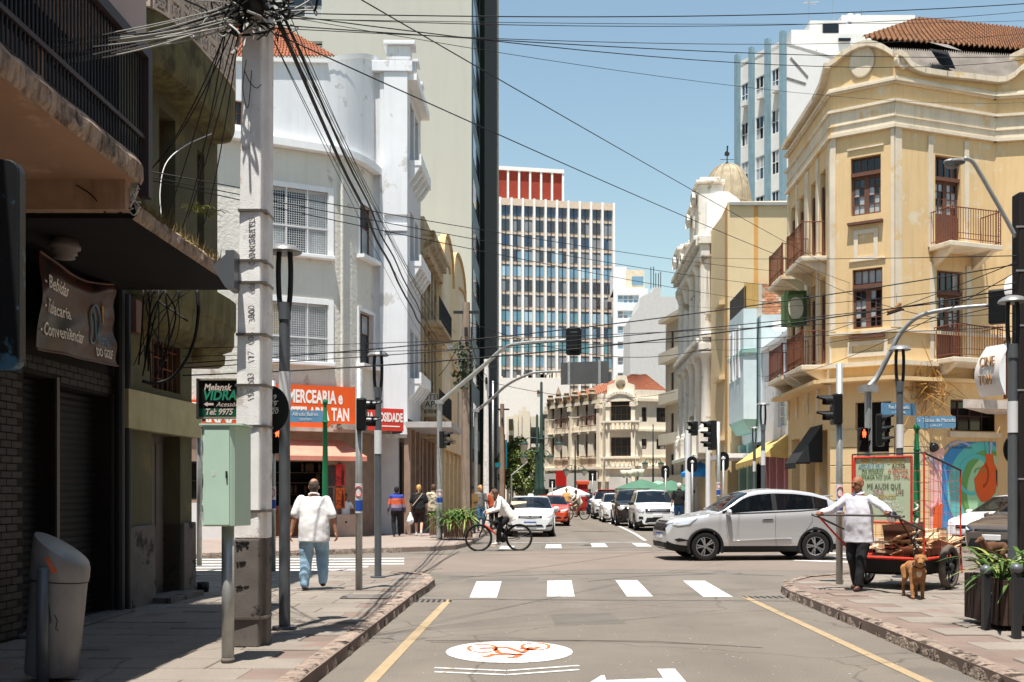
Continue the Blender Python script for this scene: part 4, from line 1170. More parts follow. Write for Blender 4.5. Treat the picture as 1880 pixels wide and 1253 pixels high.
# ------------------------------------------------------------------ tower with blank beige side
TOWB=mk('tower_beige',RGB(178,179,172),0.92,var=0.03,scale=0.15,bump=0.25,bscale=10,streak=0.30,stain=RGB(160,158,148),sfreq=1.6)
TOWD=mk('tower_dark_panel',RGB(26,32,30),0.95,var=0.15,scale=0.6,bump=0.1)
TOWBL=mk('tower_blue_strip',RGB(84,102,108),0.6,var=0.2,scale=0.8,bump=0.1,streak=0.4)
T=thing('beige_tower','tall tower with blank beige side wall and dark street front','building',(-8,70,0))
ft=Frame((-26,68.0),(XL(68.0),68.0))
o1=ft.rect(527,-12,591,30);o2=ft.rect(562,76,592,88)
mb=ft.mb();mb.wall(0,ft.L,0,53,[(*o1,0.3),(*o2,0.3)]);mb.quad((0,0,53),(ft.L,0,53),(ft.L,30,53),(0,30,53));mb.build('side_wall',TOWB,T)
window(T,ft,o1,0.25,2,2,WHITEW,[GLASSC,GLASS]);window(T,ft,o2,0.25,1,2,WHITEW,[GLASSC,GLASSD])
fs=left_frame(68.0,105.0)
s0,s1,s2,s3=0,fs.s_at(881),fs.s_at(905.5),fs.L
m=fs.mb();m.box(s0,s1,0.0,0.3,0,53);m.build('facade_panel',TOWBL,T)
m=fs.mb();m.box(s1,s2,-0.35,0.3,0,53);m.build('facade_panel',TOWD,T)
m=fs.mb();m.box(s2,s3,-0.1,0.3,0,53);m.build('facade_panel',mk('tower_pale',RGB(150,154,156),0.7,var=0.1),T)
for k in range(16):
 z=3+k*3
 m=fs.mb();m.box(s0+1.0,s1-0.8,-0.03,-0.003,z,z+1.6);m.build('window',GLASS,T)
 m=fs.mb();m.box(s2+2,s3-3,-0.14,-0.104,z,z+1.6);m.build('window',GLASSD,T)
m=fs.mb();m.box(s2-0.25,s2+0.25,-0.5,-0.1,0,53);m.build('facade_fin',mk('tower_fin',RGB(186,182,170),0.8),T)
# ------------------------------------------------------------------ right side: yellow corner building
YEL=mk('yellow_plaster',RGB(219,188,141),0.92,var=0.05,scale=0.9,bump=0.3,bscale=25,patch=0.08,pcol=RGB(218,204,178),pscale=1.3,psoft=0.05,streak=0.4,sfreq=7,stain=RGB(182,150,108))
YTRIM=mk('pale_stone_trim',RGB(216,202,180),0.92,var=0.10,scale=1.4,bump=0.3,bscale=25,streak=0.3,stain=RGB(150,128,100),patch=0.15,pcol=RGB(214,184,136),pscale=1.2)
YB=thing('yellow_corner_building','three storey yellow corner building with curved parapet and iron balconies','building',(13,34,0))
Y0=(XA(1447,40.4),40.4);Y1=(XA(1526,34.1),34.1);Y2=(XA(1642,33.0),33.0);Y3=(XA(1826,34.4),34.4);Y4=(XA(1885,34.2),34.2);Y5=(26.0,37.6)
fL,f1,f2,f3,f4=Frame(Y0,Y1),Frame(Y1,Y2),Frame(Y2,Y3),Frame(Y3,Y4),Frame(Y4,Y5)
zg=ZA(668,33.6)
ztop=ZA(141,33.0)
Wc1u=f1.rect(1562,287,1617,394);Wc1l=f1.rect(1565,493,1620,603)
Wc2u=f2.rect(1717,287,1764,458);Wc2l=f2.rect(1720,497,1768,664)
Gc1=f1.rect(1570,738,1636,830);Gc2=f2.rect(1745,735,1838,792)
Lw=[]
for(xa,xb)in((0.55,1.25),(1.85,2.55),(3.6,4.3),(4.9,5.6)):
 Lw+=[(xa,xb,9.55,12.5),(xa,xb,5.95,8.85)]
Ld=[(0.6,1.9,0.1,3.6),(2.9,4.2,0.1,3.7),(4.75,5.85,0.1,3.7)]
def wl(fr,ops,z1=ztop):
 mb=fr.mb();mb.wall(0,fr.L,0,z1,ops);mb.build('wall',YEL,YB)
wl(fL,[(*o,0.3)for o in Lw]+[(*o,0.6)for o in Ld]);wl(f1,[(*Wc1u,0.25),(*Wc1l,0.25),(*Gc1,0.4)]);wl(f2,[(*Wc2u,0.28),(*Wc2l,0.28),(*Gc2,0.4)]);wl(f3,[]);wl(f4,[])
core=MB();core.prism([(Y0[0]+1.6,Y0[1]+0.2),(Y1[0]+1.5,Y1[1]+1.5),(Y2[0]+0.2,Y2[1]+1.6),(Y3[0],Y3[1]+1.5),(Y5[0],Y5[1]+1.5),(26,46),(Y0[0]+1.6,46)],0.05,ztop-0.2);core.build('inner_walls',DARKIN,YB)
m=MB();m.quad((Y0[0],Y0[1],0),(26,44,0),(26,44,ztop),(Y0[0],Y0[1],ztop));m.build('rear_wall',YEL,YB)
# parapet profiles
def parapet(fr,pts,off=-0.02,th=0.35):
 m=fr.mb();m.plate(pts,off,th);m.build('parapet',YEL,YB)
 m=fr.mb();ed=pts[1:-1]if False else pts
 top=[p for p in pts if p[1]>ztop+0.01]
 for(p,q)in zip(top[:-1],top[1:]):
  m.obox(((p[0]+q[0])/2,th/2-0.08,(p[1]+q[1])/2-0.06),((q[0]-p[0])/2*1.06,0,(q[1]-p[1])/2*1.06),(0,th/2+0.16,0),(0,0,0.09))
 m.build('parapet_coping',YTRIM,YB)
def fp(fr,pts):return[fr.sz(*p)for p in pts]
parapet(f1,[(0,ztop),(f1.L,ztop)]+list(reversed([(0,f1.sz(1526,118)[1])]+fp(f1,[(1536,112),(1550,100),(1565,90),(1580,83),(1595,80),(1610,82),(1625,88),(1636,95)])+[(f1.L,f1.sz(1642,99)[1])])))
parapet(f2,[(0,ztop),(f2.L,ztop),(f2.L,f2.sz(1826,148)[1])]+list(reversed([(0,f2.sz(1642,98)[1])]+fp(f2,[(1648,100),(1655,108),(1662,117),(1672,124),(1690,131),(1730,137),(1780,142)]))))
parapet(f3,[(0,ztop),(f3.L,ztop),(f3.L,f3.sz(1880,118)[1])]+list(reversed([(0,f3.sz(1826,148)[1])]+fp(f3,[(1845,146),(1860,138),(1870,128)]))))
parapet(f4,[(0,ztop),(f4.L,ztop),(f4.L,ztop+1.2),(0,ztop+1.3)])
zLtop=ZA(150,34.1)
parapet(fL,[(0,ztop),(fL.L,ztop),(fL.L,ZA(118,34.1)),(fL.L-0.7,ZA(150,34.6)),(fL.L-1.5,ztop+0.35),(0,ztop+0.3)])
m=f2.mb();c=f2.sz(1650,107)
m.lathe([(0.0,-0.16),(0.10,-0.16),(0.10,-0.14),(0.17,-0.14),(0.17,-0.18),(0.26,-0.18),(0.26,0.3)],(c[0]+0.05,0,c[1]-0.12),20,ax='y');m.build('parapet_volute',YTRIM,YB,auto=30)
m=f1.mb();c=f1.sz(1583,114);m.add([(c[0]+0.40*math.cos(a),-0.06,c[1]+0.54*math.sin(a))for a in[2*PI*i/28 for i in range(28)]]+[(c[0]+0.36*math.cos(a),-0.09,c[1]+0.50*math.sin(a))for a in[2*PI*i/28 for i in range(28)]],[(i,(i+1)%28,28+(i+1)%28,28+i)for i in range(28)]+[tuple(range(28,56))]);m.build('oval_medallion',YTRIM,YB)
# horizontal bands on every face
def band(z0,z1,out,mat,name,frs=(fL,f1,f2,f3,f4)):
 for fr in frs:
  m=fr.mb();e=out*0.35
  m.box(-e,fr.L+e,-out,0.0,z0,z1);m.build(name,mat,YB)
z_=lambda y:ZA(y,33.0)
band(z_(153),z_(141),0.10,YTRIM,'cornice_band');band(z_(150),z_(146),0.16,YTRIM,'cornice_moulding')
band(z_(231),z_(183),0.05,YTRIM,'frieze_band');band(z_(214),z_(212),0.09,YTRIM,'frieze_moulding');band(z_(235),z_(229),0.13,YTRIM,'architrave')
band(z_(188),z_(183),0.14,YTRIM,'frieze_moulding')
band(zg+0.95,zg+1.05,0.10,YTRIM,'string_course',(f1,f2,f3,f4));
band(zg-0.12,zg+0.02,0.30,YTRIM,'string_course',(f1,f2,f3,f4));band(zg-0.62,zg-0.50,0.62,YEL,'ledge',(fL,f1));band(zg-0.62,zg-0.50,0.36,YEL,'ledge',(f2,f3,f4))
# pilasters
def pil(fr,s0,s1,z0,z1,out=0.05):
 m=fr.mb();m.box(s0,s1,-out,0.0,z0,z1);m.build('pilaster',YTRIM,YB)
pil(f1,-0.02,0.16,zg+1.1,z_(235));pil(f1,f1.L-0.1,f1.L+0.01,zg+1.1,z_(235),0.061);pil(f2,0.0,0.25,zg+1.1,z_(235),0.06)
for W in(Wc2u,Wc2l):
 for(a,b)in((W[0]-0.3,W[0]-0.12),(W[1]+0.12,W[1]+0.3)):pil(f2,a,b,W[2],W[3]+0.55 if W is Wc2u else W[3]+0.2)
pil(fL,fL.L-0.2,fL.L,4.4,z_(240));pil(fL,2.85,3.3,4.4,z_(240));pil(fL,0.05,0.3,4.4,z_(240));pil(fL,1.4,1.7,4.4,z_(240));pil(fL,4.45,4.75,4.4,z_(240))
# framed panels
for r in(f1.rect(1568,422,1612,478),f1.rect(1557,626,1630,655)):
 m=f1.mb();w=0.13
 m.box(r[0],r[1],-0.04,0,r[3]-w,r[3]);m.box(r[0],r[1],-0.04,0,r[2],r[2]+w);m.box(r[0],r[0]+w,-0.04,0,r[2]+w,r[3]-w);m.box(r[1]-w,r[1],-0.04,0,r[2]+w,r[3]-w)
 m.build('wall_panel',YTRIM,YB)
for W in(Wc1u,Wc1l):
 m=f1.mb();m.box(W[0]-0.08,W[1]+0.08,-0.16,0,W[2]-0.32,W[2]-0.24);m.build('window_sill',WOODB,YB)
 m=f1.mb();m.box(W[0]-0.1,W[1]+0.1,-0.05,0.0,W[3]+0.25,W[3]+0.3);m.build('hood_mould',YTRIM,YB)
 # windows: transom band plus two casements
def casement(fr,W,tr=0.28,door=False):
 zt_=W[3]-(W[3]-W[2])*tr
 window(YB,fr,(W[0],W[1],zt_+0.04,W[3]),0.2,4,1,WOODB,[GLASS,GLASSC,GLASSD],fw=0.05)
 m=fr.mb();m.box(W[0],W[1],0.04,0.22,zt_-0.08,zt_+0.04);m.build('transom_bar',WOODB,YB)
 zm=W[2]+((W[3]-W[2])*0.36 if door else 0)
 mid=(W[0]+W[1])/2
 for(a,b)in((W[0],mid),(mid,W[1])):
  window(YB,fr,(a,b,zm,zt_-0.08),0.2,2,4,WOODB,[GLASSC,GLASSC,GLASSC,GLASS,GLASSD],fw=0.08,bar=0.025)
  if door:
   m=fr.mb();m.box(a,b,0.12,0.2,W[2],zm);m.box(a+0.1,b-0.1,0.10,0.12,W[2]+0.12,zm-0.1);m.build('door_leaf',WOODB,YB)
casement(f1,Wc1u);casement(f1,Wc1l);casement(f2,Wc2u,0.24,True);casement(f2,Wc2l,0.24,True)
for W in Lw:
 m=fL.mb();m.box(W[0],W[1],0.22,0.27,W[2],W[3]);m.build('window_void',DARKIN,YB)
 for(a,b)in((W[0],W[0]+0.16),(W[1]-0.16,W[1])):
  m=fL.mb();m.box(a,b,0.05,0.10,W[2],W[3]-0.5);m.build('shutter_leaf',WOODB,YB)
for o in Ld:
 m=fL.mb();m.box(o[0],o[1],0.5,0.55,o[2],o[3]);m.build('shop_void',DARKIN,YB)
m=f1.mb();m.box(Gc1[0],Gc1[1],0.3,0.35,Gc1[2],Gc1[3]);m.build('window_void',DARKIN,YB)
window(YB,f2,Gc2,0.32,4,2,mk('dark_brown_frame',RGB(70,48,40),0.7),[GLASSD,mk('glass_brown',RGB(40,30,27),0.1,bump=0)],bar=0.05)
m=f2.mb();m.box(Gc2[0]-0.1,Gc2[1]+0.1,-0.12,0.0,Gc2[2]-0.22,Gc2[2]-0.04);m.build('window_sill',YTRIM,YB)
# balconies
def balcony(fr,s0,s1,z,out,hh,brackets=True,col=YTRIM):
 m=fr.mb();m.box(s0,s1,-out,-0.002,z-0.16,z);b=m.build('balcony',col,YB,bevel=0.02)
 if brackets:
  for x in(s0+0.15,s1-0.35):
   m=fr.mb();m.add([(x,-out+0.12,z-0.16),(x+0.2,-out+0.12,z-0.16),(x+0.2,-0.002,z-0.16),(x,-0.002,z-0.16),(x,-0.002,z-0.62),(x+0.2,-0.002,z-0.62)],[(0,3,4),(1,5,2),(0,4,5,1),(3,2,5,4)]);m.build('balcony_bracket',col,b)
 m=fr.mb();e=0.05
 railing(m,[(s0+e,-0.05),(s0+e,-out+e),(s1-e,-out+e),(s1-e,-0.05)],z+0.10,z+hh,0.10,0.010,0.018)
 for x in(s0+e,s1-e):
  for k in range(3):m.tube([(x+(0.09*k if x==s0+e else-0.09*k),-out+e,z),(x+(0.09*k if x==s0+e else-0.09*k),-out+e,z+hh+0.06)],0.017,6)
  for k in range(5):
   zz=z+0.15+k*(hh-0.2)/5;c=x+(0.045 if x==s0+e else-0.045);m.tube([(c+0.04*math.cos(a),-out+e,zz+0.07+0.06*math.sin(a))for a in[2*PI*i/10 for i in range(11)]],0.008,4)
 m.tube([(s0+e,-out+e,z+0.28),(s1-e,-out+e,z+0.28)],0.012,5)
 m.build('balcony_railing',RUST,b,kind='stuff')
 return b
r=f2.rect(1705,397,1800,458);balcony(f2,r[0],r[1],r[2],0.95,r[3]-r[2])
r=f2.rect(1711,606,1803,664);balcony(f2,r[0],r[1],r[2],0.95,r[3]-r[2])
for z in(9.5,5.85):
 for(a,b)in((0.3,2.75),(3.35,5.8)):balcony(fL,a,b,z,0.85,1.15,True)
 # roof
tile_roof('roof_tiles',TILEB,YB,P(1583,70,37.0),P(2020,102,40),P(2020,66,46),P(1690,34,44),46,14,amp=0.06)
m=MB();n=90;a,b,c_,d_=P(1648,132,35.2),P(1990,160,37),P(1990,108,39.5),P(1632,90,37.2);V=[]
for t in(0,1):
 for i in range(n*2+1):
  s_=i/(n*2);p=a.lerp(b,s_).lerp(d_.lerp(c_,s_),t);V.append(p+Vector((0,-0.03,0.05))*(1 if i%2 else-1))
m.add(V,[(i,i+1,n*2+2+i,n*2+1+i)for i in range(n*2)])
m.build('corrugated_roof',mk('corrugated_sheet',RGB(150,142,134),0.8,var=0.25,scale=1.5,bump=0.2,streak=0.5,stain=RGB(90,84,78)),YB)
m=MB();m.quad(P(1600,66,38.6),P(2030,92,41),P(2030,130,41),P(1600,128,38.6));m.build('eave_shade_sheet',DARKIN,YB)  # dark sheet stands in for the shade under the tile eaves
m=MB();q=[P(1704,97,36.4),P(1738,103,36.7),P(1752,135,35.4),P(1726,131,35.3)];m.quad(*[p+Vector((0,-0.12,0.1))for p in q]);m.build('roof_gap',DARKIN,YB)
m=MB();q=[P(1700,95,36.2),P(1736,100,36.4),P(1762,112,35.2),P(1735,106,35.0)];m.quad(*[p+Vector((0,-0.2,0.25))for p in q]);m.build('loose_sheet',mk('corrugated_sheet2',RGB(120,112,106),0.8),YB)
# ground floor: plinth blocks, awning, mural
PL2=mk('yellow_rusticated',RGB(216,188,144),0.92,var=0.08,bump=0.3,rnd=0.06,patch=0.15,pcol=RGB(200,180,150),pscale=2)
for k in range(6):
 z0=0.15+k*0.58
 for fr,a,b in((f1,-0.02,0.85),(f2,0.0,1.35),(f1,f1.L-0.15,f1.L)):
  m=fr.mb();m.box(a,b,-0.07,-0.003,z0,z0+0.555);m.build('rusticated_block',PL2,YB,bevel=0.012)
BAWN=mk('black_awning',RGB(40,42,44),0.7,var=0.1,bump=0.1)
m=fL.mb();a,b=3.5,5.2
m.add([(a,0,3.9),(b,0,3.9),(b,-0.9,2.6),(a,-0.9,2.6),(a,-0.9,2.4),(b,-0.9,2.4),(a,0,2.6),(b,0,2.6)],[(0,1,2,3),(3,2,5,4),(0,3,6),(1,7,2)]);m.build('awning',BAWN,YB)
# mural: painted layers on the wall
mur=thing('wall_mural','colourful wall mural with an orange heart and blue and green swirls','mural',f2.pt(f2.L*0.5,0,0.3))
def mcol(n,r,g,b):return mk('mural_'+n,RGB(r,g,b),0.85,var=0.05,bump=0.15)
LAY=[0]
def mpoly(pts,mat,name='painted_area'):
 LAY[0]+=1
 m=f2.mb();m.plate(fp(f2,pts),-0.02-0.0025*LAY[0],-0.004);m.build(name,mat,mur)
def melli(cx_,cy_,rx,ry,mat,a0=0,a1=360,n=30,inner=None):
 o=[(cx_+rx*math.cos(R(a0+(a1-a0)*i/n)),cy_-ry*math.sin(R(a0+(a1-a0)*i/n)))for i in range(n+1)]
 if inner:o+=[(cx_+rx*inner*math.cos(R(a0+(a1-a0)*i/n)),cy_-ry*inner*math.sin(R(a0+(a1-a0)*i/n)))for i in range(n,-1,-1)]
 elif a1-a0==360:o=o[:-1]
 mpoly(o,mat)
s1_=1900
BLU,TEA,GRN,PGR,ORG,DOR,PNK,DRK,LIL=mcol('blue',70,140,196),mcol('teal',96,190,190),mcol('green',110,160,92),mcol('pale_green',164,206,164),mcol('orange',222,98,46),mcol('deep_orange',176,70,36),mcol('pink',226,178,172),mcol('dark',60,50,50),mcol('lilac',176,178,214)
mpoly([(1660,828),(1732,822),(1732,992),(1660,992)],PNK)
mpoly([(1728,845),(1745,822),(1775,812),(1895,812),(1895,992),(1728,992)],BLU)
melli(1800,900,62,88,TEA);melli(1812,902,50,76,GRN);melli(1818,904,44,68,PGR)
mpoly([(1850,812),(1895,812),(1895,930),(1858,930)],PGR)
melli(1790,880,34,46,TEA,20,170,inner=0.8);melli(1760,870,40,60,LIL,60,130,inner=0.94);melli(1782,884,22,26,TEA,200,330,inner=0.75)
mpoly([(1787,880),(1793,872),(1800,858),(1808,852),(1808,834),(1821,834),(1824,852),(1829,862),(1829,884),(1826,905),(1812,922),(1800,922),(1790,905)],ORG,'painted_heart')
mpoly([(1826,862),(1836,870),(1838,890),(1830,898),(1827,885)],DRK)
melli(1803,872,11,24,DOR,270,430,inner=0.72);melli(1797,868,10,9,GRN,0,180,inner=0.8)
mpoly([(1809,834),(1806,812),(1811,812),(1813,834)],TEA);mpoly([(1815,834),(1815,812),(1820,812),(1818,834)],LIL)
mpoly([(1833,842),(1840,834),(1848,832),(1844,839),(1836,845)],mcol('flame',222,150,90))
melli(1840,884,20,28,TEA,20,110,inner=0.9);mpoly([(1714,930),(1728,925),(1726,975),(1712,975)],ORG)
mpoly([(1662,834),(1680,830),(1690,860),(1672,900),(1662,890)],TEA);melli(1700,880,22,40,LIL,20,160,inner=0.9);melli(1706,905,16,30,mcol('rose',206,140,140),200,340,inner=0.85)
text(mur,'Tv Tobias de Macedo',TM(f2.pt(f2.s_at(1759),-0.09,f2.sz(1759,822)[1]),(f2.u.x,f2.u.y,0),(0,0,1)),0.13,DRK,ext=0.001,sx=0.9)
# wall lamp and junction box
m=f2.mb();c=f2.sz(1712,822);m.lathe([(0.0,-0.18),(0.12,-0.16),(0.16,-0.05),(0.16,0.0)],(c[0],0,c[1]),14,ax='y');m.build('wall_lamp',DARKP,YB,smooth=True)
# projecting canopy slab and curved light box at right
m=MB();m.prism([(XA(1768,31.5),31.5),(24,34.6),(24,37.0),(XA(1790,34.2)+0.3,34.0)],ZA(752,31.5)+0.05,ZA(733,31.5));m.build('canopy_slab',mk('canopy_slab_grey',RGB(196,184,174),0.95,var=0.2,scale=3,bump=0.3,streak=0.4),YB)
lb=thing('curved_light_box','curved white light box sign standing on the canopy slab at right','sign',P(1825,728,31.5))
m=MB();pr=[]
for i in range(15):
 t=i/14;pr.append((t,0.36*math.sin(PI*t)))
q0,q1=P(1812,728,31.5),P(1841,630,31.5)
zb_,zt_=ZA(728,31.5),ZA(634,31.5)
V=[]
for(t,bl_)in pr:
 z=zb_+(zt_-zb_)*t;x=XA(1811,31.5)+0.18*t-bl_*0.75
 V+=[(x,31.9+0.0,z),(x+0.34,31.0,z)]
m.add(V,[(2*i,2*i+1,2*i+3,2*i+2)for i in range(14)]);m.build('sign_face',mk('light_box_face',RGB(196,190,186),0.4,var=0.06,bump=0),lb,smooth=True)
m=MB();e=[V[2*i+1]for i in range(15)];bk=[(XA(1847,31.0),31.02,zb_+(zt_-zb_)*pr[i][0])for i in range(15)]
m.add(e+bk,[(i,i+1,15+i+1,15+i)for i in range(14)]);m.build('sign_side',plain('light_box_side',RGB(222,222,222),0.5),lb)
m=MB();m.box(XA(1848,31.1),XA(1852,31.1),31.05,31.3,zb_-0.1,zt_+0.1);m.build('sign_frame',RUST,lb)
lm=plain('light_box_print',RGB(150,118,84),0.5)
zz=zb_+(zt_-zb_)*0.66
text(lb,'CINE',TM((XA(1811,31.5)-0.02,31.42,zz),(0.34,-0.9,0),(0.05,0,1)),0.42,lm,ext=0.02,sx=0.62,ax='CENTER')
text(lb,'TOM',TM((XA(1811,31.5)-0.08,31.42,zb_+(zt_-zb_)*0.30),(0.34,-0.9,0),(-0.1,0,1)),0.42,lm,ext=0.02,sx=0.55,ax='CENTER')
# ------------------------------------------------------------------ right street line beyond the yellow building
def XR(d):return 9.12+0.041*d
def right_frame(d1,d0,off=0.0):
 return Frame((XR(d1)+off,d1),(XR(d0)+off,d0))
 # low white house with yellow awning
WH=thing('low_white_house','low white house with yellow scalloped awning beside the yellow building','building',(XR(43),43,0))
g1=right_frame(46.6,40.45,0.25)
w1=(g1.s_at(1428),g1.s_at(1445),4.3,6.0)
mb=g1.mb();mb.wall(0,g1.L,3.6,7.9,[(*w1,0.2)]);mb.quad((0,0,7.9),(g1.L,0,7.9),(g1.L,8,7.9),(0,8,7.9));mb.build('wall',CLAYW,WH)
window(WH,g1,w1,0.15,1,4,WHITEW,[GLASSC])
m=g1.mb();m.box(w1[0]-0.3,w1[1]+0.2,-0.5,0,6.25,6.45);m.box(w1[0]-0.2,w1[1]+0.2,-0.3,0,6.1,6.25);m.build('window_hood',mk('hood_grey',RGB(170,172,178),0.9),WH)
m=g1.mb();m.box(0,g1.L,-0.1,0.15,7.9,8.05);m.build('coping',TRIMW,WH)
m=g1.mb();m.quad((0,0.8,0),(g1.L,0.8,0),(g1.L,0.8,3.6),(0,0.8,3.6));m.build('shop_void',DARKIN,WH)
for k,(x,c)in enumerate(((0.1,PNK),(1.5,PNK),(2.9,PNK),(4.4,PNK),(5.9,PNK))):
 m=g1.mb();m.box(x,x+0.25,-0.02,0.3,0,3.6);m.build('shop_pillar',mk('pink_pillar',RGB(206,150,160),0.8,var=0.1),WH)
m=g1.mb()
for k in range(40):x=random.uniform(0.4,g1.L-0.4);z=random.uniform(0.4,2.2);m.box(x,x+0.25,0.45,0.7,z,z+0.2)
m.build('shop_goods',mk('goods_red',RGB(150,60,54),0.6,var=0.6,scale=5,bump=0),WH,kind='stuff')
YAW=mk('yellow_awning',RGB(206,174,108),0.8,var=0.08,bump=0.1)
m=g1.mb();a,b=g1.s_at(1402),g1.L-0.1;V=[(a,-0.02,3.75),(b,-0.02,3.95),(b,-1.25,3.0),(a,-1.25,2.85)]
m.add(V,[(0,1,2,3)])
n=9
for i in range(n):
 x0,x1=a+(b-a)*i/n,a+(b-a)*(i+1)/n;z0=2.85+0.15*i/n;m.add([(x0,-1.25,z0),(x1,-1.25,z0+0.016),(x1,-1.25,z0-0.18),((x0+x1)/2,-1.25,z0-0.3),(x0,-1.25,z0-0.18)],[(0,1,2,3,4)])
m.add([(b,-0.02,3.95),(b,-0.02,2.9),(b,-1.25,3.0)],[(0,1,2)])
m.build('awning',YAW,WH)
# light blue building with bay
LBL=mk('light_blue_plaster',RGB(206,222,226),0.9,var=0.05,bump=0.2,streak=0.15)
MINT=mk('mint_plaster',RGB(146,184,174),0.9,var=0.08,bump=0.2)
BB=thing('light_blue_building','light blue building with box bay and mint underside over the pavement','building',(XR(48),48,0))
g2=right_frame(51.4,46.65,0.0)
mb=g2.mb();mb.box(0,g2.L,0.2,8,3.9,9.6);mb.build('wall',LBL,BB)
bay=[(XA(1338,50.8),50.8),(XA(1365,46.9),46.9),(XA(1389,46.9),46.9),(XR(50.8)+0.3,50.8)]
zb0,zb1=ZA(792,46.9),ZA(566,46.9)
m=MB();m.prism(bay,zb0+0.55,zb1);m.build('bay',LBL,BB)
m=MB();c0_,c1_=(XA(1338,50.8)+0.35,50.8),(XA(1365,46.9)+0.35,47.1)
B_=[Vector((*bay[i],zb0+0.55))for i in range(4)];D_=[Vector((c0_[0],c0_[1],zb0)),Vector((c1_[0],c1_[1],zb0)),Vector((bay[2][0],bay[2][1]+0.2,zb0)),Vector((bay[3][0],bay[3][1],zb0))]
m.add(B_+D_,[(0,1,5,4),(1,2,6,5),(2,3,7,6),(4,5,6,7)]);m.build('bay_underside',MINT,BB)
fb=Frame(bay[0],bay[1])
for(a,b)in((0.6,1.4),(2.2,3.0)):
 m=fb.mb();m.box(a,b,-0.03,-0.003,ZA(690,48),ZA(605,48));wv=m.build('window',GLASSD,BB)
 m=fb.mb();m.box(a-0.12,a,-0.08,-0.004,ZA(695,48),ZA(600,48));m.box(b,b+0.12,-0.08,-0.004,ZA(695,48),ZA(600,48));m.build('window_frame',TRIMW,wv)
m=fb.mb();m.box(0,fb.L,-0.06,0.0,ZA(648,46.9),ZA(641,46.9));m.build('bay_moulding',MINT,BB)
m=MB();m.box(bay[1][0]-0.02,bay[2][0],46.82,46.9,ZA(648,46.9),ZA(641,46.9));m.build('bay_moulding',MINT,BB)
DKP=mk('dark_fence',RGB(70,66,62),0.8,var=0.2)
m=fb.mb();m.box(0,fb.L,0.05,0.12,zb1,zb1+1.0);m.build('roof_fence',DKP,BB)
for i in range(9):
 x=XA(1366,47)+i*0.075*1.0;m=MB();m.box(x,x+0.055,46.95,47.0,zb1,zb1+1.15);m.build('fence_slat',mk('slat_ochre',RGB(196,160,92),0.9,var=0.1),BB)
m=g2.mb();m.quad((0,0.9,0),(g2.L,0.9,0),(g2.L,0.9,3.9),(0,0.9,3.9));m.build('shop_void',DARKIN,BB)
m=g2.mb();m.box(0.05,0.5,0.0,0.4,0,3.9);m.build('shop_pillar',MINT,BB)
m=g2.mb();m.box(2.2,2.7,0.0,0.4,0,3.9);m.build('shop_pillar',MINT,BB)
m=g2.mb();m.box(-0.2,g2.L,-1.5,0.2,3.15,3.35);m.build('canopy_slab',CLAYW,BB)
# brick gable behind
BRK=mk('old_brick',RGB(188,128,94),0.95,var=0.2,scale=3,bump=0.3,rnd=0.25,patch=0.3,pcol=RGB(206,184,164),pscale=1.2)
BRW=thing('brick_gable','bare orange brick gable wall rising above the low white house','wall',(12.5,51.5,7))
gb=Frame((XA(1388,51.4),51.4),(XA(1475,51.4),51.4));z0,z1=7.5,ZA(521,51.4)
m=gb.mb();m.box(0,gb.L,0.0,0.3,z0-4,z1);m.build('mortar_wall',mk('mortar',RGB(176,150,128),0.95,var=0.15,bump=0.3),BRW)
m=gb.mb();m.box(-0.1,0.28,-0.06,0.0,z0-4,z1);m.build('render_strip',mk('grey_render',RGB(176,168,160),0.95,var=0.15,streak=0.3),BRW)
bb=MB();bb.box(-0.12,0.12,-0.02,0,-0.05,0.05);bbm=bb.mesh('brick',BRK);rest=gb.mb();k=0
z=z1-0.08;row=0
while z>z0-2:
 x=0.42+(0.13 if row%2 else 0)
 while x<gb.L-0.1:
  if random.random()>0.05:
   if k<290:
    o=bpy.data.objects.new('brick',bbm);COL.objects.link(o);o.parent=BRW;o.matrix_parent_inverse=Matrix.Translation(BRW.location).inverted()
    o.matrix_basis=gb.M@Matrix.Translation((x,-0.001+random.uniform(-0.012,0.008),z));k+=1
   else:rest.box(x-0.12,x+0.12,-0.02,0,z-0.05,z+0.05)
  x+=0.262
 z-=0.125;row+=1
rest.build('brickwork',BRK,BRW,kind='stuff')
# satellite dish on its bracket
ds=thing('satellite_dish','white satellite dish mounted in front of the brick gable','satellite dish',P(1435,600,46))
m=MB(Matrix.Translation(P(1433,598,45))@Matrix.Rotation(R(70),4,'X')@Matrix.Rotation(R(-25),4,'Y'));m.lathe([(0.0,0.0),(0.15,0.01),(0.3,0.05),(0.34,0.075)],(0,0,0),24);m.build('reflector',plain('dish_white',RGB(220,222,222),0.5),ds,smooth=True)
m=MB();m.tube([P(1436,610,45),P(1446,622,45.2),P(1452,640,45.8)],0.02,6);m.build('dish_arm',DARKP,ds)
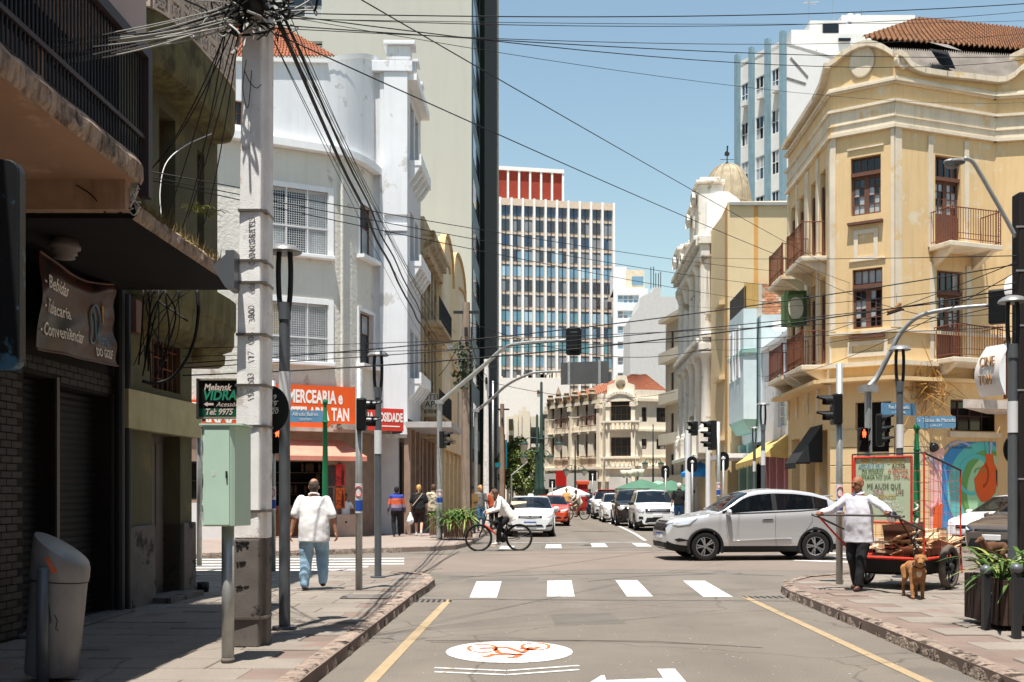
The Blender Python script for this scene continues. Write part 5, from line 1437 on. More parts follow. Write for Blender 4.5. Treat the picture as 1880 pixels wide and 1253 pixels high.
# ochre building
OCH=mk('ochre_plaster',RGB(210,188,150),0.92,var=0.03,bump=0.15,streak=0.08)
OCHD=mk('ochre_front',RGB(204,152,88),0.9,var=0.06,bump=0.15)
OB=thing('ochre_building','plain ochre yellow building with blank side wall above the light blue bay','building',(XR(53),53,0))
zo=ZA(378,51.8)
m=MB();m.box(XA(1340,51.8),24,51.8,60,0,zo);m.build('side_wall',OCH,OB)
m=MB();m.box(XA(1339,51.7),24.1,51.65,51.95,zo,zo+0.14);m.build('coping',mk('coping_grey',RGB(150,150,146),0.8),OB)
g3=Frame((XA(1317,56.2),56.2),(XA(1336,51.9),51.9))
ow=[(1.3,2.9,ZA(555,54),ZA(440,54)),(1.3,2.9,ZA(690,54),ZA(575,54)),(1.3,2.9,ZA(800,54),ZA(715,54))]
mb=g3.mb();mb.wall(0,g3.L,4.0,zo+0.15,[(*o,0.4)for o in ow]);mb.quad((g3.L,0,0),(g3.L,1.5,0),(g3.L,1.5,zo),(g3.L,0,zo));mb.build('front_wall',OCHD,OB)
m=MB();q=g3.pt(g3.L);m.box(q.x-0.02,XA(1340,51.8),51.78,51.95,0,zo+0.16);m.build('front_return',OCH,OB)
for o in ow:
 window(OB,g3,o,0.35,1,2,WHITEW,[GLASSC,GLASS]);m=g3.mb();m.box(o[0]-0.3,o[1]+0.3,-0.3,0,o[2]-0.3,o[2]-0.1);m.build('window_sill',OCH,OB)
m=g3.mb();m.quad((0,0.6,0),(g3.L,0.6,0),(g3.L,0.6,4),(0,0.6,4));m.build('shop_void',DARKIN,OB)
# ------------------------------------------------------------------ ornate white building with dome
ORN=mk('ornate_white_stucco',RGB(222,216,206),0.93,var=0.08,scale=1.5,bump=0.4,bscale=18,streak=0.35,stain=RGB(140,122,100),patch=0.12,pcol=RGB(160,144,122),pscale=1.3)
OW=thing('ornate_white_building','ornate white building with giant columns and broken cornice right of the street','building',(XR(60),60,0))
g4=Frame((XR(69)-0.1,69),(XR(57)-0.2,57))
zE=ZA(372,57.5)
mb=g4.mb();ops=[]
for k in range(4):
 x=1.3+k*2.9;ops+=[(x,x+1.2,5.2,8.9,0.35),(x,x+1.2,10.2,13.6,0.35)]
mb.wall(0,g4.L,3.6,zE,ops);mb.box(0,g4.L,0.4,7,0.0,zE-0.1);mb.build('wall',ORN,OW)
for o in ops:window(OW,g4,o,0.28,2,3,mk('ornate_window_frame',RGB(150,136,120),0.8),[GLASS,GLASSC,GLASSD])
for k in range(5):
 x=0.45+k*2.9
 for(za,zb_,r_)in((5.0,9.3,0.30),(10.1,14.6,0.28)):
  m=g4.mb();m.lathe([(r_*1.4,za),(r_*1.4,za+0.2),(r_*1.05,za+0.3),(r_,za+0.5),(r_*0.86,zb_-0.6),(r_*0.95,zb_-0.55),(r_*1.2,zb_-0.3),(r_*1.55,zb_-0.12),(r_*1.55,zb_)],(x,-0.55,0),16);m.build('column',ORN,OW,auto=35)
 m=g4.mb();m.box(x-0.55,x+0.55,-1.05,0.0,3.7,5.0);m.build('column_pedestal',ORN,OW,bevel=0.06)
for(za,zb_,out)in((9.3,9.55,1.0),(9.55,9.85,0.85),(9.85,10.1,1.1),(14.6,14.95,0.95),(14.95,15.5,0.8),(15.5,15.75,1.25),(3.45,3.7,1.2)):
 m=g4.mb();m.box(0,g4.L,-out,0.05,za,zb_);m.build('entablature',ORN,OW,bevel=0.03)
for k in range(24):
 x=0.3+k*0.5;m=g4.mb();m.box(x,x+0.22,-1.12,-0.8,15.2,15.5);m.build('dentil',ORN,OW)
for(x,w,zt_)in((1.2,1.9,17.6),(5.6,1.7,16.8),(8.6,1.8,18.4),(11.0,1.6,19.0)):
 m=g4.mb();m.box(x-w/2,x+w/2,-0.95,0.4,15.75,zt_-0.35);m.box(x-w/2-0.15,x+w/2+0.15,-1.1,0.5,zt_-0.35,zt_-0.15);m.box(x-w/2+0.2,x+w/2-0.2,-0.85,0.3,zt_-0.15,zt_+0.1);m.build('attic_block',ORN,OW,bevel=0.05)
 m=g4.mb();m.lathe([(0.0,0.0),(0.3,-0.05),(0.42,-0.2),(0.42,-0.3)],(x,-0.95,zt_-1.0),12,ax='y');m.build('attic_ornament',ORN,OW)
m=g4.mb();m.box(0,g4.L,-0.45,0.3,15.75,16.5);m.build('attic_wall',ORN,OW)
# smooth white end wall facing the camera
frW=Frame((XR(57)-0.75,56.95),(XR(57)+6,56.9));pts=[(0,0),(3.5,0),(3.5,zE-0.9),(2.1,zE-0.5),(1.8,zE+0.0),(1.2,zE+0.45),(0.6,zE+0.45),(0.25,zE+0.3),(0,zE-0.1)]
m=frW.mb();m.plate(pts,0.0,0.3);m.build('end_wall',CLAYW,OW)
m=frW.mb();m.box(-0.5,0.25,-0.3,0.3,ZA(450,57)-0.0,ZA(435,57));m.box(-0.35,0.15,-0.2,0.25,9.8,ZA(450,57));m.box(-0.45,0.2,-0.28,0.28,9.4,9.8);m.build('corner_pilaster',ORN,OW,bevel=0.03)
DOME=mk('dome_metal',RGB(164,150,126),0.85,var=0.25,scale=2,bump=0.4,bscale=12,streak=0.7,stain=RGB(92,78,60))
dc=Vector((XA(1335,63),63,0));zb_=ZA(378,63);R_=1.43;Hd=ZA(303,63)-zb_
m=MB();m.lathe([(R_*math.sin(PI/2*(1-t))**0.8*(1 if t<1 else 0.02),zb_+Hd*(math.sin(PI/2*t)**1.05))for t in[i/12 for i in range(13)]],(dc.x,dc.y,0),24);m.lathe([(R_,zb_-2.0),(R_,zb_),(R_*1.1,zb_),(R_*1.1,zb_+0.12),(R_,zb_+0.12)],(dc.x,dc.y,0),24)
dome=m.build('dome',DOME,OW,auto=40)
m=MB()
for k in range(12):
 a=2*PI*k/12;m.tube([(dc.x+(R_*math.sin(PI/2*(1-t))**0.8+0.02)*math.cos(a),dc.y+(R_*math.sin(PI/2*(1-t))**0.8+0.02)*math.sin(a),zb_+Hd*math.sin(PI/2*t)**1.05)for t in[i/10 for i in range(11)]],0.05,5)
m.build('dome_ribs',DOME,dome,kind='stuff')
m=MB();zt_=zb_+Hd
m.tube([(dc.x,dc.y,zt_-0.1),(dc.x,dc.y,zt_+1.15)],0.035,6);m.tube([(dc.x-0.42,dc.y,zt_+0.32),(dc.x+0.42,dc.y,zt_+0.32)],0.02,5);m.lathe([(0,-0.1),(0.1,0),(0,0.1)],(dc.x,dc.y,zt_+0.12),8)
m.build('weathervane_rod',IRON,OW)
m=MB(Matrix.Translation((dc.x,dc.y,zt_+0.55)));m.plate([(-0.16,0),(0.1,-0.02),(0.16,0.15),(0.05,0.25),(0.07,0.6),(0.0,0.62),(-0.04,0.3),(-0.15,0.2)],-0.015,0.015);m.build('weathervane_cockerel',IRON,OW)
shopfront(OW,Frame((XR(69)-0.1,69),(XR(57)-0.2,57)),3.4,6,21,ORN)
BLUAW=mk('blue_awning',RGB(40,130,200),0.7,var=0.08)
aw=MB();p0,p1=P(1250,848,60),P(1297,848,57);z0=ZA(868,58.5);
aw.add([(p0.x,60,z0),(p1.x-0.3,57.5,z0),(p1.x+0.9,57.5,z0+0.75),(p0.x+1.2,60,z0+0.75),(p0.x,60,z0-0.25),(p1.x-0.3,57.5,z0-0.25),(p1.x+0.9,57.5,z0-0.25)],[(0,1,2,3),(0,4,5,1),(1,5,6,2)]);aw.build('awning',BLUAW,OW)
# cream apartment block beyond
CRB=mk('cream_block',RGB(222,210,190),0.92,var=0.05,bump=0.2,streak=0.15)
CB=thing('cream_block','cream apartment block with small windows beyond the ornate building','building',(XA(1240,76),76,0))
g5=Frame((XA(1222,80),80),(XA(1268,74),74));zc5=ZA(566,76)
ops=[]
for k in range(4):
 for x in(1.2,3.6):ops.append((x,x+0.9,2.9+k*3.1,4.5+k*3.1,0.2))
mb=g5.mb();mb.wall(0,g5.L,0,zc5,ops);mb.quad((g5.L,0,0),(g5.L,8,0),(g5.L,8,zc5),(g5.L,0,zc5));mb.quad((0,0,zc5),(g5.L,0,zc5),(g5.L,8,zc5),(0,8,zc5));mb.build('wall',CRB,CB)
for o in ops:window(CB,g5,o,0.15,1,2,WOODB,[GLASSD,GLASS])
for k in range(5):m=g5.mb();m.box(0.4,g5.L-0.2,-0.7 if k else-0.3,0,2.1+k*3.1,2.9+k*3.1 if k<4 else 2.4+k*3.1);m.build('balcony_band',CRB,CB)
g5b=Frame((XA(1268,74),74),(XA(1300,73),73));m=g5b.mb();m.box(0,3,0,4,0,zc5);m.build('side_wall',CRB,CB)
# ------------------------------------------------------------------ curved palace at the end of the street
PAL=mk('palace_stucco',RGB(244,232,212),0.92,var=0.06,scale=0.8,bump=0.25,bscale=12,streak=0.25,stain=RGB(160,132,100))
PALB=thing('old_palace','old cream palace with arched centre bay and orange tiled roof closing the street','building',(8,92,0))
q0,q1,q2,q3,q4=(XA(1004,94.5),94.5),(XA(1106,87.5),87.5),(XA(1113,86.3),86.3),(XA(1167,85.6),85.6),(XA(1232,86.6),86.6)
h0,h1,h2=Frame(q0,q1),Frame(q2,q3),Frame(q3,q4)
zP=ZA(733,86.5)
opsA=[]
for k in range(6):
 x=0.6+k*1.27;opsA+=[(x,x+0.55,ZA(785,92),ZA(742,92)-0.2,0.35),(x,x+0.55,ZA(845,92),ZA(800,92),0.35)]
mb=h0.mb();mb.wall(0,h0.L,0,zP,opsA);mb.build('wall',PAL,PALB)
cB=[(h1.L/2-1.0,h1.L/2+1.0,ZA(777,86),ZA(745,86),0.5),(h1.L/2-1.1,h1.L/2+1.1,ZA(838,86),ZA(803,86),0.5)]
mb=h1.mb();mb.wall(0,h1.L,0,zP+0.4,cB);mb.build('wall',PAL,PALB)
opsC=[]
for x in(0.55,1.9):
 w=0.5 if x<1 else 0.9
 opsC+=[(x,x+w,ZA(775,86),ZA(748,86),0.3),(x,x+w,ZA(825,86),ZA(806,86),0.3)]
mb=h2.mb();mb.wall(0,h2.L,0,zP,opsC);mb.build('wall',PAL,PALB)
m=MB();m.prism([(q0[0]+0.3,q0[1]+0.8),(q1[0]+0.3,q1[1]+0.8),(q3[0],q3[1]+0.8),(q4[0],q4[1]+0.5),(22,88),(22,104),(q0[0]+0.3,104)],0,zP-0.1);m.build('inner_walls',DARKIN,PALB)
PW=mk('palace_window',RGB(120,88,66),0.8)
for fr,ops,c_,r_ in((h0,opsA,1,3),(h1,cB,4,2),(h2,opsC,2,3)):
 for o in ops:window(PALB,fr,o,0.25,c_,r_,PW,[GLASS]if fr is h1 else[GLASS,GLASSC,GLASSD],fw=0.05)
h01=Frame(q1,q2);m=h01.mb();m.box(-0.05,h01.L+0.05,0.0,0.4,0,zP+0.35);m.build('return_wall',PAL,PALB)
# arch over the centre bay
m=h1.mb();xm=h1.L/2;zs=ZA(745,86)
arcp=[(xm-1.0+0.0,zs)]+[(xm+1.0*math.cos(a),zs+0.75*math.sin(a))for a in[PI*(1-i/14)for i in range(1,14)]]+[(xm+1.0,zs)]
m.plate(arcp,-0.008,0.0);m.build('arch_window',GLASSD,PALB)
m=h1.mb()
for i in range(16):
 a0,a1=PI*i/16,PI*(i+1)/16;am=(a0+a1)/2;m.obox((xm+1.35*math.cos(am),-0.18,zs+1.05*math.sin(am)),(0.17*math.sin(am),0,-0.14*math.cos(am)),(0,0.18,0),(0.12*math.cos(am),0,0.12*math.sin(am)))
m.build('arch_moulding',PAL,PALB,kind='stuff')
for(fr,x,w)in((h1,0.0,0.35),(h1,h1.L-0.35,0.35),(h0,h0.L-0.5,0.4),(h0,3.75,0.3),(h0,0.05,0.4),(h2,h2.L-0.4,0.35)):
 m=fr.mb();m.box(x,x+w,-0.28,0,ZA(885,88),zP-0.3);m.box(x-0.1,x+w+0.1,-0.36,0,zP-0.7,zP-0.35);m.build('pilaster',PAL,PALB)
for fr in(h0,h1,h2):
 for(za,zb_,o)in((zP-0.25,zP,0.28),(ZA(795,88),ZA(791,88),0.18),(ZA(862,88),ZA(857,88),0.45),(ZA(842,88),ZA(840,88),0.1)):
  m=fr.mb();m.box(0,fr.L,-o,0.02,za,zb_+(0.4 if fr is h1 and zb_==zP else 0));m.build('cornice',PAL,PALB)
for k in range(6):
 x=0.4+k*1.27
 for z in(ZA(787,92),ZA(858,92)):
  m=h0.mb();railing(m,[(x,-0.02),(x,-0.3),(x+0.95,-0.3),(x+0.95,-0.02)],z,z+0.85,0.13,0.012,0.03);m.build('balcony_railing',RUST if k%3 else PAL,PALB,kind='stuff')
for z in(ZA(791,86),ZA(857,86)):
 for i in range(9):
  x=xm-1.5+i*0.37;m=h1.mb();m.lathe([(0.07,0),(0.1,0.2),(0.05,0.45),(0.08,0.65)],(x,-0.4,z),8);m.build('baluster',PAL,PALB,smooth=True)
 m=h1.mb();m.box(xm-1.7,xm+1.7,-0.5,-0.3,z+0.65,z+0.8);m.build('balustrade_rail',PAL,PALB)
 # attic with urns and crest
m=h1.mb();m.plate([(0.1,zP+0.4),(h1.L-0.1,zP+0.4),(h1.L-0.1,zP+1.1),(h1.L*0.72,zP+1.3),(h1.L*0.66,zP+1.9),(h1.L*0.34,zP+1.9),(h1.L*0.28,zP+1.3),(0.1,zP+1.1)],-0.1,0.4);m.build('attic_wall',PAL,PALB)
m=h1.mb();m.lathe([(0.0,-0.2),(0.28,-0.18),(0.42,-0.1)],(xm,0,zP+1.2),10,ax='y');m.build('crest',mk('weathered_stone',RGB(150,134,112),0.95,var=0.4,scale=5,bump=0.6),PALB)
m=h2.mb();m.box(0,h2.L,-0.1,0.2,zP,zP+0.7);m.build('attic_wall',PAL,PALB)
for k in range(6):
 x=0.8+k*1.25;m=h0.mb();m.lathe([(0.14,0),(0.3,0.35),(0.36,0.6),(0.2,0.8),(0.26,0.95),(0.0,1.1+(0.6 if k in(1,6)else 0))],(x,-0.15,zP),8);m.box(x-0.5,x+0.5,-0.25,0,zP,zP+0.3);m.build('roof_urn',MATS['weathered_stone'],PALB)
tile_roof('roof_tiles',TILE,PALB,P(1010,748,100),P(1106,722,90),P(1160,688,98),P(1062,722,108),26,12,amp=0.06)
tile_roof('roof_tiles',TILE,PALB,P(1106,724,88.5),P(1228,720,88.5),P(1186,688,95),P(1160,688,95),26,10,amp=0.06)
# ground floor shops of the palace
m=h0.mb();m.box(0,h0.L,-0.62,-0.5,0.1,ZA(870,93));m.build('shopfront',mk('shop_white',RGB(214,208,200),0.8,var=0.15,scale=0.6),PALB)
for k in range(5):
 x=0.4+k*1.5;m=h0.mb();m.box(x,x+0.8,-0.66,-0.625,0.2,1.9);m.build('shop_door',SHOPF[k%3],PALB)
RSGN=plain('red_banner',RGB(208,44,36),0.6)
m=h0.mb();a=h0.s_at(1042);m.box(a-0.75,a+0.75,-0.75,-0.68,ZA(893,94),ZA(866,94));m.build('red_banner',RSGN,PALB)
m=h1.mb();m.box(0.3,h1.L-0.3,-0.4,-0.3,0.1,ZA(876,86));m.build('shopfront',MATS['shop_white'],PALB)
m=h2.mb();m.box(0.1,h2.L-0.1,-0.4,-0.3,0.1,ZA(876,86));m.build('shopfront',MATS['shop_white'],PALB)
# ------------------------------------------------------------------ office slab, white blocks behind
OFW=mk('office_rib',RGB(232,230,228),0.8,var=0.05,bump=0)
OFB=mk('office_spandrel',RGB(204,186,168),0.8,var=0.08,bump=0)
OFR=mk('office_red_panel',RGB(150,58,42),0.8,var=0.15,scale=0.3,streak=0.3)
OF=thing('office_slab','tall office slab with white ribs, window grid and red roof block','building',(8,185,0))
n0,n1=(XA(880,180),180.0),(XA(1129,184.5),184.5)
fo=Frame(n0,n1);zt_o=ZA(365,181.5)
m=fo.mb();m.box(0,fo.L,0.25,18,0,zt_o-0.2);m.build('core',OFB,OF)
xs=[fo.s_at(918+k*20.85)for k in range(-1,11)]
rows=13;ph=(zt_o-3.0-4)/13.0
yrow=[388+k*27.6 for k in range(12)]
GLO=[mk('office_glass_navy',RGB(48,68,96),0.05,var=0.25,scale=0.2,bump=0,spec=0.9),mk('office_glass_blue',RGB(112,146,168),0.06,var=0.2,scale=0.2,bump=0,spec=0.8),mk('office_glass_grey',RGB(128,132,138),0.1,var=0.2,scale=0.4,bump=0,spec=0.7),mk('office_glass_teal',RGB(100,144,154),0.08,var=0.2,scale=0.3,bump=0),mk('office_blind',RGB(170,200,216),0.2,bump=0),mk('office_glass_black',RGB(56,60,68),0.05,var=0.2,bump=0,spec=0.9)]
rowpick=[[0,5,0],[5,2,5],[0,2,0],[2,5,1],[1,1,4],[5,5,2],[2,5,2],[1,3,4],[0,0,1],[2,3,3],[3,1,2],[5,2,5]]
for j in range(12):
 zc_=ZA(yrow[j],181.5)
 for i in range(11):
  a,b=xs[i],xs[i+1]
  for h in(0,1):
   x0,x1=(a+(b-a)*(0.14 if h==0 else 0.52)),(a+(b-a)*(0.48 if h==0 else 0.86))
   if x0<0:continue
   m=fo.mb();t=random.uniform(-0.02,0.02);m.quad((x0,0.2+t,zc_-0.85),(x1,0.2-t,zc_-0.85),(x1,0.2-t,zc_+0.85),(x0,0.2+t,zc_+0.85));m.build('window',GLO[random.choice(rowpick[j])],OF)
  m=fo.mb();m.box(max(0,a+(b-a)*0.14),b-(b-a)*0.14,0.18,0.24,zc_-1.75,zc_-1.45);m.build('vent_strip',GLO[5],OF)
for x in xs[1:]:
 m=fo.mb();m.box(x-0.18,x+0.18,-0.3,0.24,0,zt_o);m.build('facade_rib',OFW,OF)
 m=fo.mb();m.box(x-1.05,x-0.97,0.0,0.22,0,zt_o-1.0);m.build('facade_mullion',DARKP,OF)
m=fo.mb();m.box(0,fo.L,-0.1,0.24,zt_o-1.3,zt_o-0.1);m.build('parapet_band',OFB,OF)
a,b=fo.s_at(880),fo.s_at(1036);zr=ZA(316,183)
m=fo.mb();m.box(a,b,1.2,14,zt_o-0.2,zr);m.build('roof_block',OFR,OF)
for k in range(9):
 x=b-k*(b-fo.s_at(914))/6.0
 m=fo.mb();m.box(x-0.18,x+0.18,0.9,1.2,zt_o-0.2,zr);m.build('roof_block_rib',OFW,OF)
m=fo.mb();m.box(a,b+0.18,0.8,1.2,zr-0.05,zr+0.6);m.build('roof_block_band',OFW,OF)
m=fo.mb();c=fo.s_at(978);m.lathe([(0.9,zr+0.6),(0.9,zr+1.0),(0.0,zr+1.1)],(c,5,0),14);m.build('roof_vent',CONCD,OF)
# white block with ribbon windows
WBM=mk('white_block',RGB(224,226,228),0.9,var=0.04,bump=0,streak=0.1)
WB=thing('white_apartment_block','white apartment block with blue ribbon windows right of the office slab','building',(22,172,0))
fw_=Frame((XA(1126,172),172),(XA(1190,172),172));zw=ZA(530,172)
ops=[(fw_.s_at(1134),fw_.s_at(1173),ZA(557+k*28.5,172),ZA(542+k*28.5,172),0.4)for k in range(7)]
mb=fw_.mb();mb.wall(0,fw_.L,0,zw,ops);mb.quad((0,0,zw),(fw_.L,0,zw),(fw_.L,12,zw),(0,12,zw));mb.build('wall',WBM,WB)
for o in ops:window(WB,fw_,o,0.3,4,2,WHITEW,[GLO[1],GLO[4],GLO[2]],fw=0.1,bar=0.12)
m=MB();m.box(XA(1126,174),XA(1150,174),174,180,zw,ZA(490,174));m.build('roof_tower',WBM,WB)
m=MB();m.box(XA(1150,173),XA(1183,173),173,180,zw,ZA(496,173));m.build('roof_room',mk('cream_room',RGB(220,204,180),0.9),WB)
m=MB();m.box(XA(1160,172.9),XA(1181,172.9),172.9,173,ZA(524,173),ZA(508,173));m.build('window',GLO[1],WB)
GRB=mk('grey_gable',RGB(200,198,196),0.92,var=0.05,bump=0.1,streak=0.15)
GB=thing('grey_gable_block','blank pale grey gable wall left of the cream block','building',(22,132,0))
m=MB(Matrix.Translation((0,132,0)));X_=lambda p:XA(p,132);Z_=lambda p:ZA(p,132)
m.plate([(X_(1157),0),(X_(1300),0),(X_(1300),Z_(545)),(X_(1213),Z_(545)),(X_(1213),Z_(528)),(X_(1200),Z_(528)),(X_(1197),Z_(536)),(X_(1176),Z_(546)),(X_(1172),Z_(566)),(X_(1157),Z_(585))],0,8);m.build('wall',GRB,GB)
m=MB()
for px in(1195,1200,1204,1209,1213):m.tube([P(px,530,133),P(px,490+(px%5)*3,133)],0.05,4)
m.build('roof_aerials',DARKP,GB,kind='stuff')
# blue and white tower on the right
TBL=mk('tower_blue_fin',RGB(126,154,168),0.8,var=0.08,bump=0.05,streak=0.15)
TWH=mk('tower_white',RGB(220,219,216),0.9,var=0.04,bump=0.1,streak=0.12)
RT=thing('blue_white_tower','white apartment tower with blue fins above the yellow building','building',(18,78,0))
ta,tb=(XA(1357,79.0),79.0),(XA(1440,75.0),75.0)
ftw=Frame(ta,tb);ztw=ZA(72,75.0)
bays=[]
fins=[1357,1383,1412.5,1440]
ops=[]
for b_ in range(3):
 a,b=ftw.s_at(fins[b_]+4),ftw.s_at(fins[b_+1]-4.5)
 for k in range(14):zz=ztw-3.6-k*2.98;ops.append((a,b,zz,zz+1.75,0.10))
mb=ftw.mb();mb.wall(0,ftw.L,0,ztw,ops);mb.build('wall',TWH,RT)
for o in ops:
 if o[3]>14:window(RT,ftw,o,0.09,3,2,WHITEW,[GLASS,GLASSB,GLASSC],fw=0.05,bar=0.05)
for px in fins:
 x=ftw.s_at(px);m=ftw.mb();m.box(x-0.17,x+0.17,-0.35,0.05,0,ztw+0.5);m.build('facade_fin',TBL,RT)
for k in range(9):
 o=random.choice(ops[:30]);m=ftw.mb();x=o[1]-0.4;m.box(x-0.28,x+0.28,-0.42,-0.01,o[2]-0.1,o[2]+0.3);m.build('air_conditioner',WHITEW,RT)
ftr=Frame(tb,(tb[0]+16,tb[1]+9));
m=ftr.mb();m.box(0,ftr.L,0,0.4,0,ztw-0.2);m.build('side_wall',mk('tower_side_white',RGB(228,228,228),0.92,var=0.02,bump=0.05,streak=0.06),RT)
m=ftr.mb()
for(p,q)in(((1451,107),(1483,143)),((1444,144),(1479,155))):
 a,b=ftr.sz(*p),ftr.sz(*q);m.obox(((a[0]+b[0])/2,-0.01,(a[1]+b[1])/2),((b[0]-a[0])/2,0,(b[1]-a[1])/2),(0,0.008,0),(0.06,0,0.1))
m.build('wall_stain',mk('stain_grey',RGB(120,118,116),0.9,var=0.3,scale=3),RT,kind='stuff')
m=MB();m.prism([ta,tb,(tb[0]+16,tb[1]+9),(ta[0]+16,ta[1]+9)],ztw-0.5,ztw-0.25);m.build('roof',TWH,RT)
def rblock(x0,x1,y0,y1,d,dep,mat,name):
 m=MB();m.box(XA(x0,d),XA(x1,d),d,d+dep,ZA(y1,d),ZA(y0,d));return m.build(name,mat,RT)
rblock(1453,1500,55,90,79,5,TWH,'roof_room');rblock(1487,1545,38,70,80.5,6,TWH,'roof_room');rblock(1545,1680,28,75,84,8,TWH,'roof_room');rblock(1500,1680,62,100,79.5,4,TWH,'roof_room')
rblock(1511,1540,44,60,80.3,0.15,GLASSD,'roof_window');rblock(1540,1562,70,75,79.3,0.15,GLASSD,'roof_window')
m=MB()
for(px,y0,y1)in((1486,60,-6),(1530,40,-4),(1582,30,18)):m.tube([P(px,y0,81),P(px,y1,81)],0.04,5)
m.tube([P(1474,6,81),P(1503,4,81)],0.03,4);m.tube([P(1478,2,81),P(1498,10,81)],0.03,4);m.build('roof_aerials',GALV,RT,kind='stuff')
for(px,py)in((1561,30),(1575,31),(1559,45)):
 m=MB(Matrix.Translation(P(px,py,80))@Matrix.Rotation(R(65),4,'X'));m.lathe([(0,0),(0.18,0.03),(0.25,0.07)],(0,0,0),14);m.build('roof_dish',WHITEW,RT,smooth=True)
 # ------------------------------------------------------------------ far left beyond the tower
ADB=thing('stepped_facade_house','pale house with stepped pilasters left of the palace','building',(-1,122,0))
d_=122.0
m=MB();m.box(XA(930,d_),XA(1010,d_),d_,d_+8,0,ZA(765,d_));m.build('wall',CRB,ADB)
for k,(x0,x1,yt)in enumerate(((944,951,762),(952,958,754),(959,966,748),(966,973,756))):
 m=MB();m.box(XA(x0,d_),XA(x1,d_),d_-0.5-0.12*k,d_,0,ZA(yt,d_));m.build('stepped_pilaster',CRB,ADB)
for(x0,y0,x1,y1)in((975,785,990,815),(975,825,990,850),(934,770,942,790),(934,800,942,822),(995,760,1004,790),(995,800,1004,830)):
 m=MB();m.box(XA(x0,d_),XA(x1,d_),d_-0.3,d_-0.02,ZA(y1,d_),ZA(y0,d_));m.build('window',GLASSD,ADB)
m=MB();m.box(XA(975,d_),XA(992,d_),d_-1.2,d_-0.31,ZA(822,d_),ZA(816,d_));m.build('balcony',CRB,ADB)
PWB=thing('plain_white_block','plain white block with rooftop clutter below the office slab','building',(2,125,0))
d2=140.0
m=MB();m.box(XA(905,d2),XA(1046,d2),d2,d2+10,0,ZA(694,d2));m.build('wall',mk('plain_white',RGB(224,218,212),0.92,var=0.04,streak=0.1),PWB)
m=MB();m.box(XA(986,d2),XA(991,d2),d2-0.1,d2-0.01,ZA(724,d2),ZA(717,d2));m.build('window',WOODB,PWB)
for i in range(26):
 px=random.uniform(915,1040);w=random.uniform(2,7);h=random.uniform(4,15);m=MB();m.box(XA(px,d2+2),XA(px+w,d2+2),d2+1,d2+3,ZA(696,d2),ZA(694-h,d2));m.build('roof_clutter',random.choice([WHITEW,CRB,CONCD,OFB]),PWB)
TEAL=plain('teal_sign',RGB(28,116,130),0.5)
SB=thing('side_street_shops','row of low shopfronts along the left pavement past the tower','building',(XL(106),106,0))
fsb=left_frame(105.2,124.0);m=fsb.mb();m.box(0,fsb.L,0,6,0,8.5);m.build('wall',OLDP,SB)
shopfront(SB,fsb,3.4,6,31,CRB)
shopfront(T,left_frame(68.2,105.0,-0.02),3.6,12,41,mk('shop_tan',RGB(176,150,124),0.8,var=0.2))
m=MB();d3=66.0;m.box(XA(917,d3),XA(931,d3),d3,d3+0.2,ZA(862,d3),ZA(808,d3));tl=m.build('teal_banner',TEAL);tag(tl,'tall teal banner sign behind the utility poles','sign')
m=MB();m.box(XA(909,60),XA(919,60),60,60.2,ZA(858,60),ZA(850,60));tl2=m.build('teal_fascia',TEAL);tag(tl2,'small teal fascia sign left of the tall teal banner','sign')
# ------------------------------------------------------------------ street furniture
def zat(d):return KZ
def post_tube(mb,x,y,z0,z1,r0,r1=None,n=14):
 mb.tube([(x,y,z0),(x,y,z1)],[r0,r1 or r0],n)
STICK=plain('pole_sticker',RGB(214,214,214),0.6)
LAMPD=mk('lamp_disc_grey',RGB(128,128,128),0.45,var=0.06,metal=0.3)
def lamp_post(px,d,ytop,label,group='grey street lamps with disc heads',z0=KZ,diffcol=None):
 x=XA(px,d);zt=ZA(ytop,d)
 t=thing('street_lamp',label,'street lamp',(x,d,z0),group)
 m=MB();post_tube(m,x,d,z0,zt-0.72,0.06,0.056);m.tube([(x,d,zt-0.8),(x,d,zt-0.62)],0.066,14);m.tube([(x,d,z0),(x,d,z0+0.03)],0.13,14);m.build('post',GREYP,t,auto=40)
 for s_ in(-1,1):
  m=MB();m.tube(curve_pts([(x+s_*0.04,d,zt-0.72),(x+s_*0.06,d,zt-0.5),(x+s_*0.065,d,zt-0.25),(x+s_*0.055,d,zt-0.05)],5),[0.028]*15+[0.024],8);m.build('fork_arm',DARKP,t,smooth=True)
 m=MB();m.lathe([(0.0,zt),(0.06,zt-0.004),(0.12,zt-0.022),(0.165,zt-0.055),(0.182,zt-0.085),(0.17,zt-0.092),(0.0,zt-0.08)],(x,d,0),28);m.build('lamp_disc',LAMPD,t,auto=40)
 m=MB();m.tube([(x,d,zt-1.75),(x,d,zt-1.35)],0.064,14,cap=False);m.build('number_sticker',STICK,t,smooth=True)
 return t
lamp_post(522.5,10.95,449,'nearest grey disc lamp post in front of the cream corner building')
lamp_post(694,17.5,644,'grey disc lamp post left of the street near the rounded corner')
lamp_post(1401,28.5,738,'grey disc lamp post behind the silver car')
lamp_post(1652,17.6,634,'grey disc lamp post behind the painted cart board')
lamp_post(1859,13.2,543,'grey disc lamp post beside the leafy planter at right')
lamp_post(1385,40,783,'distant grey disc lamp post under the light blue bay')
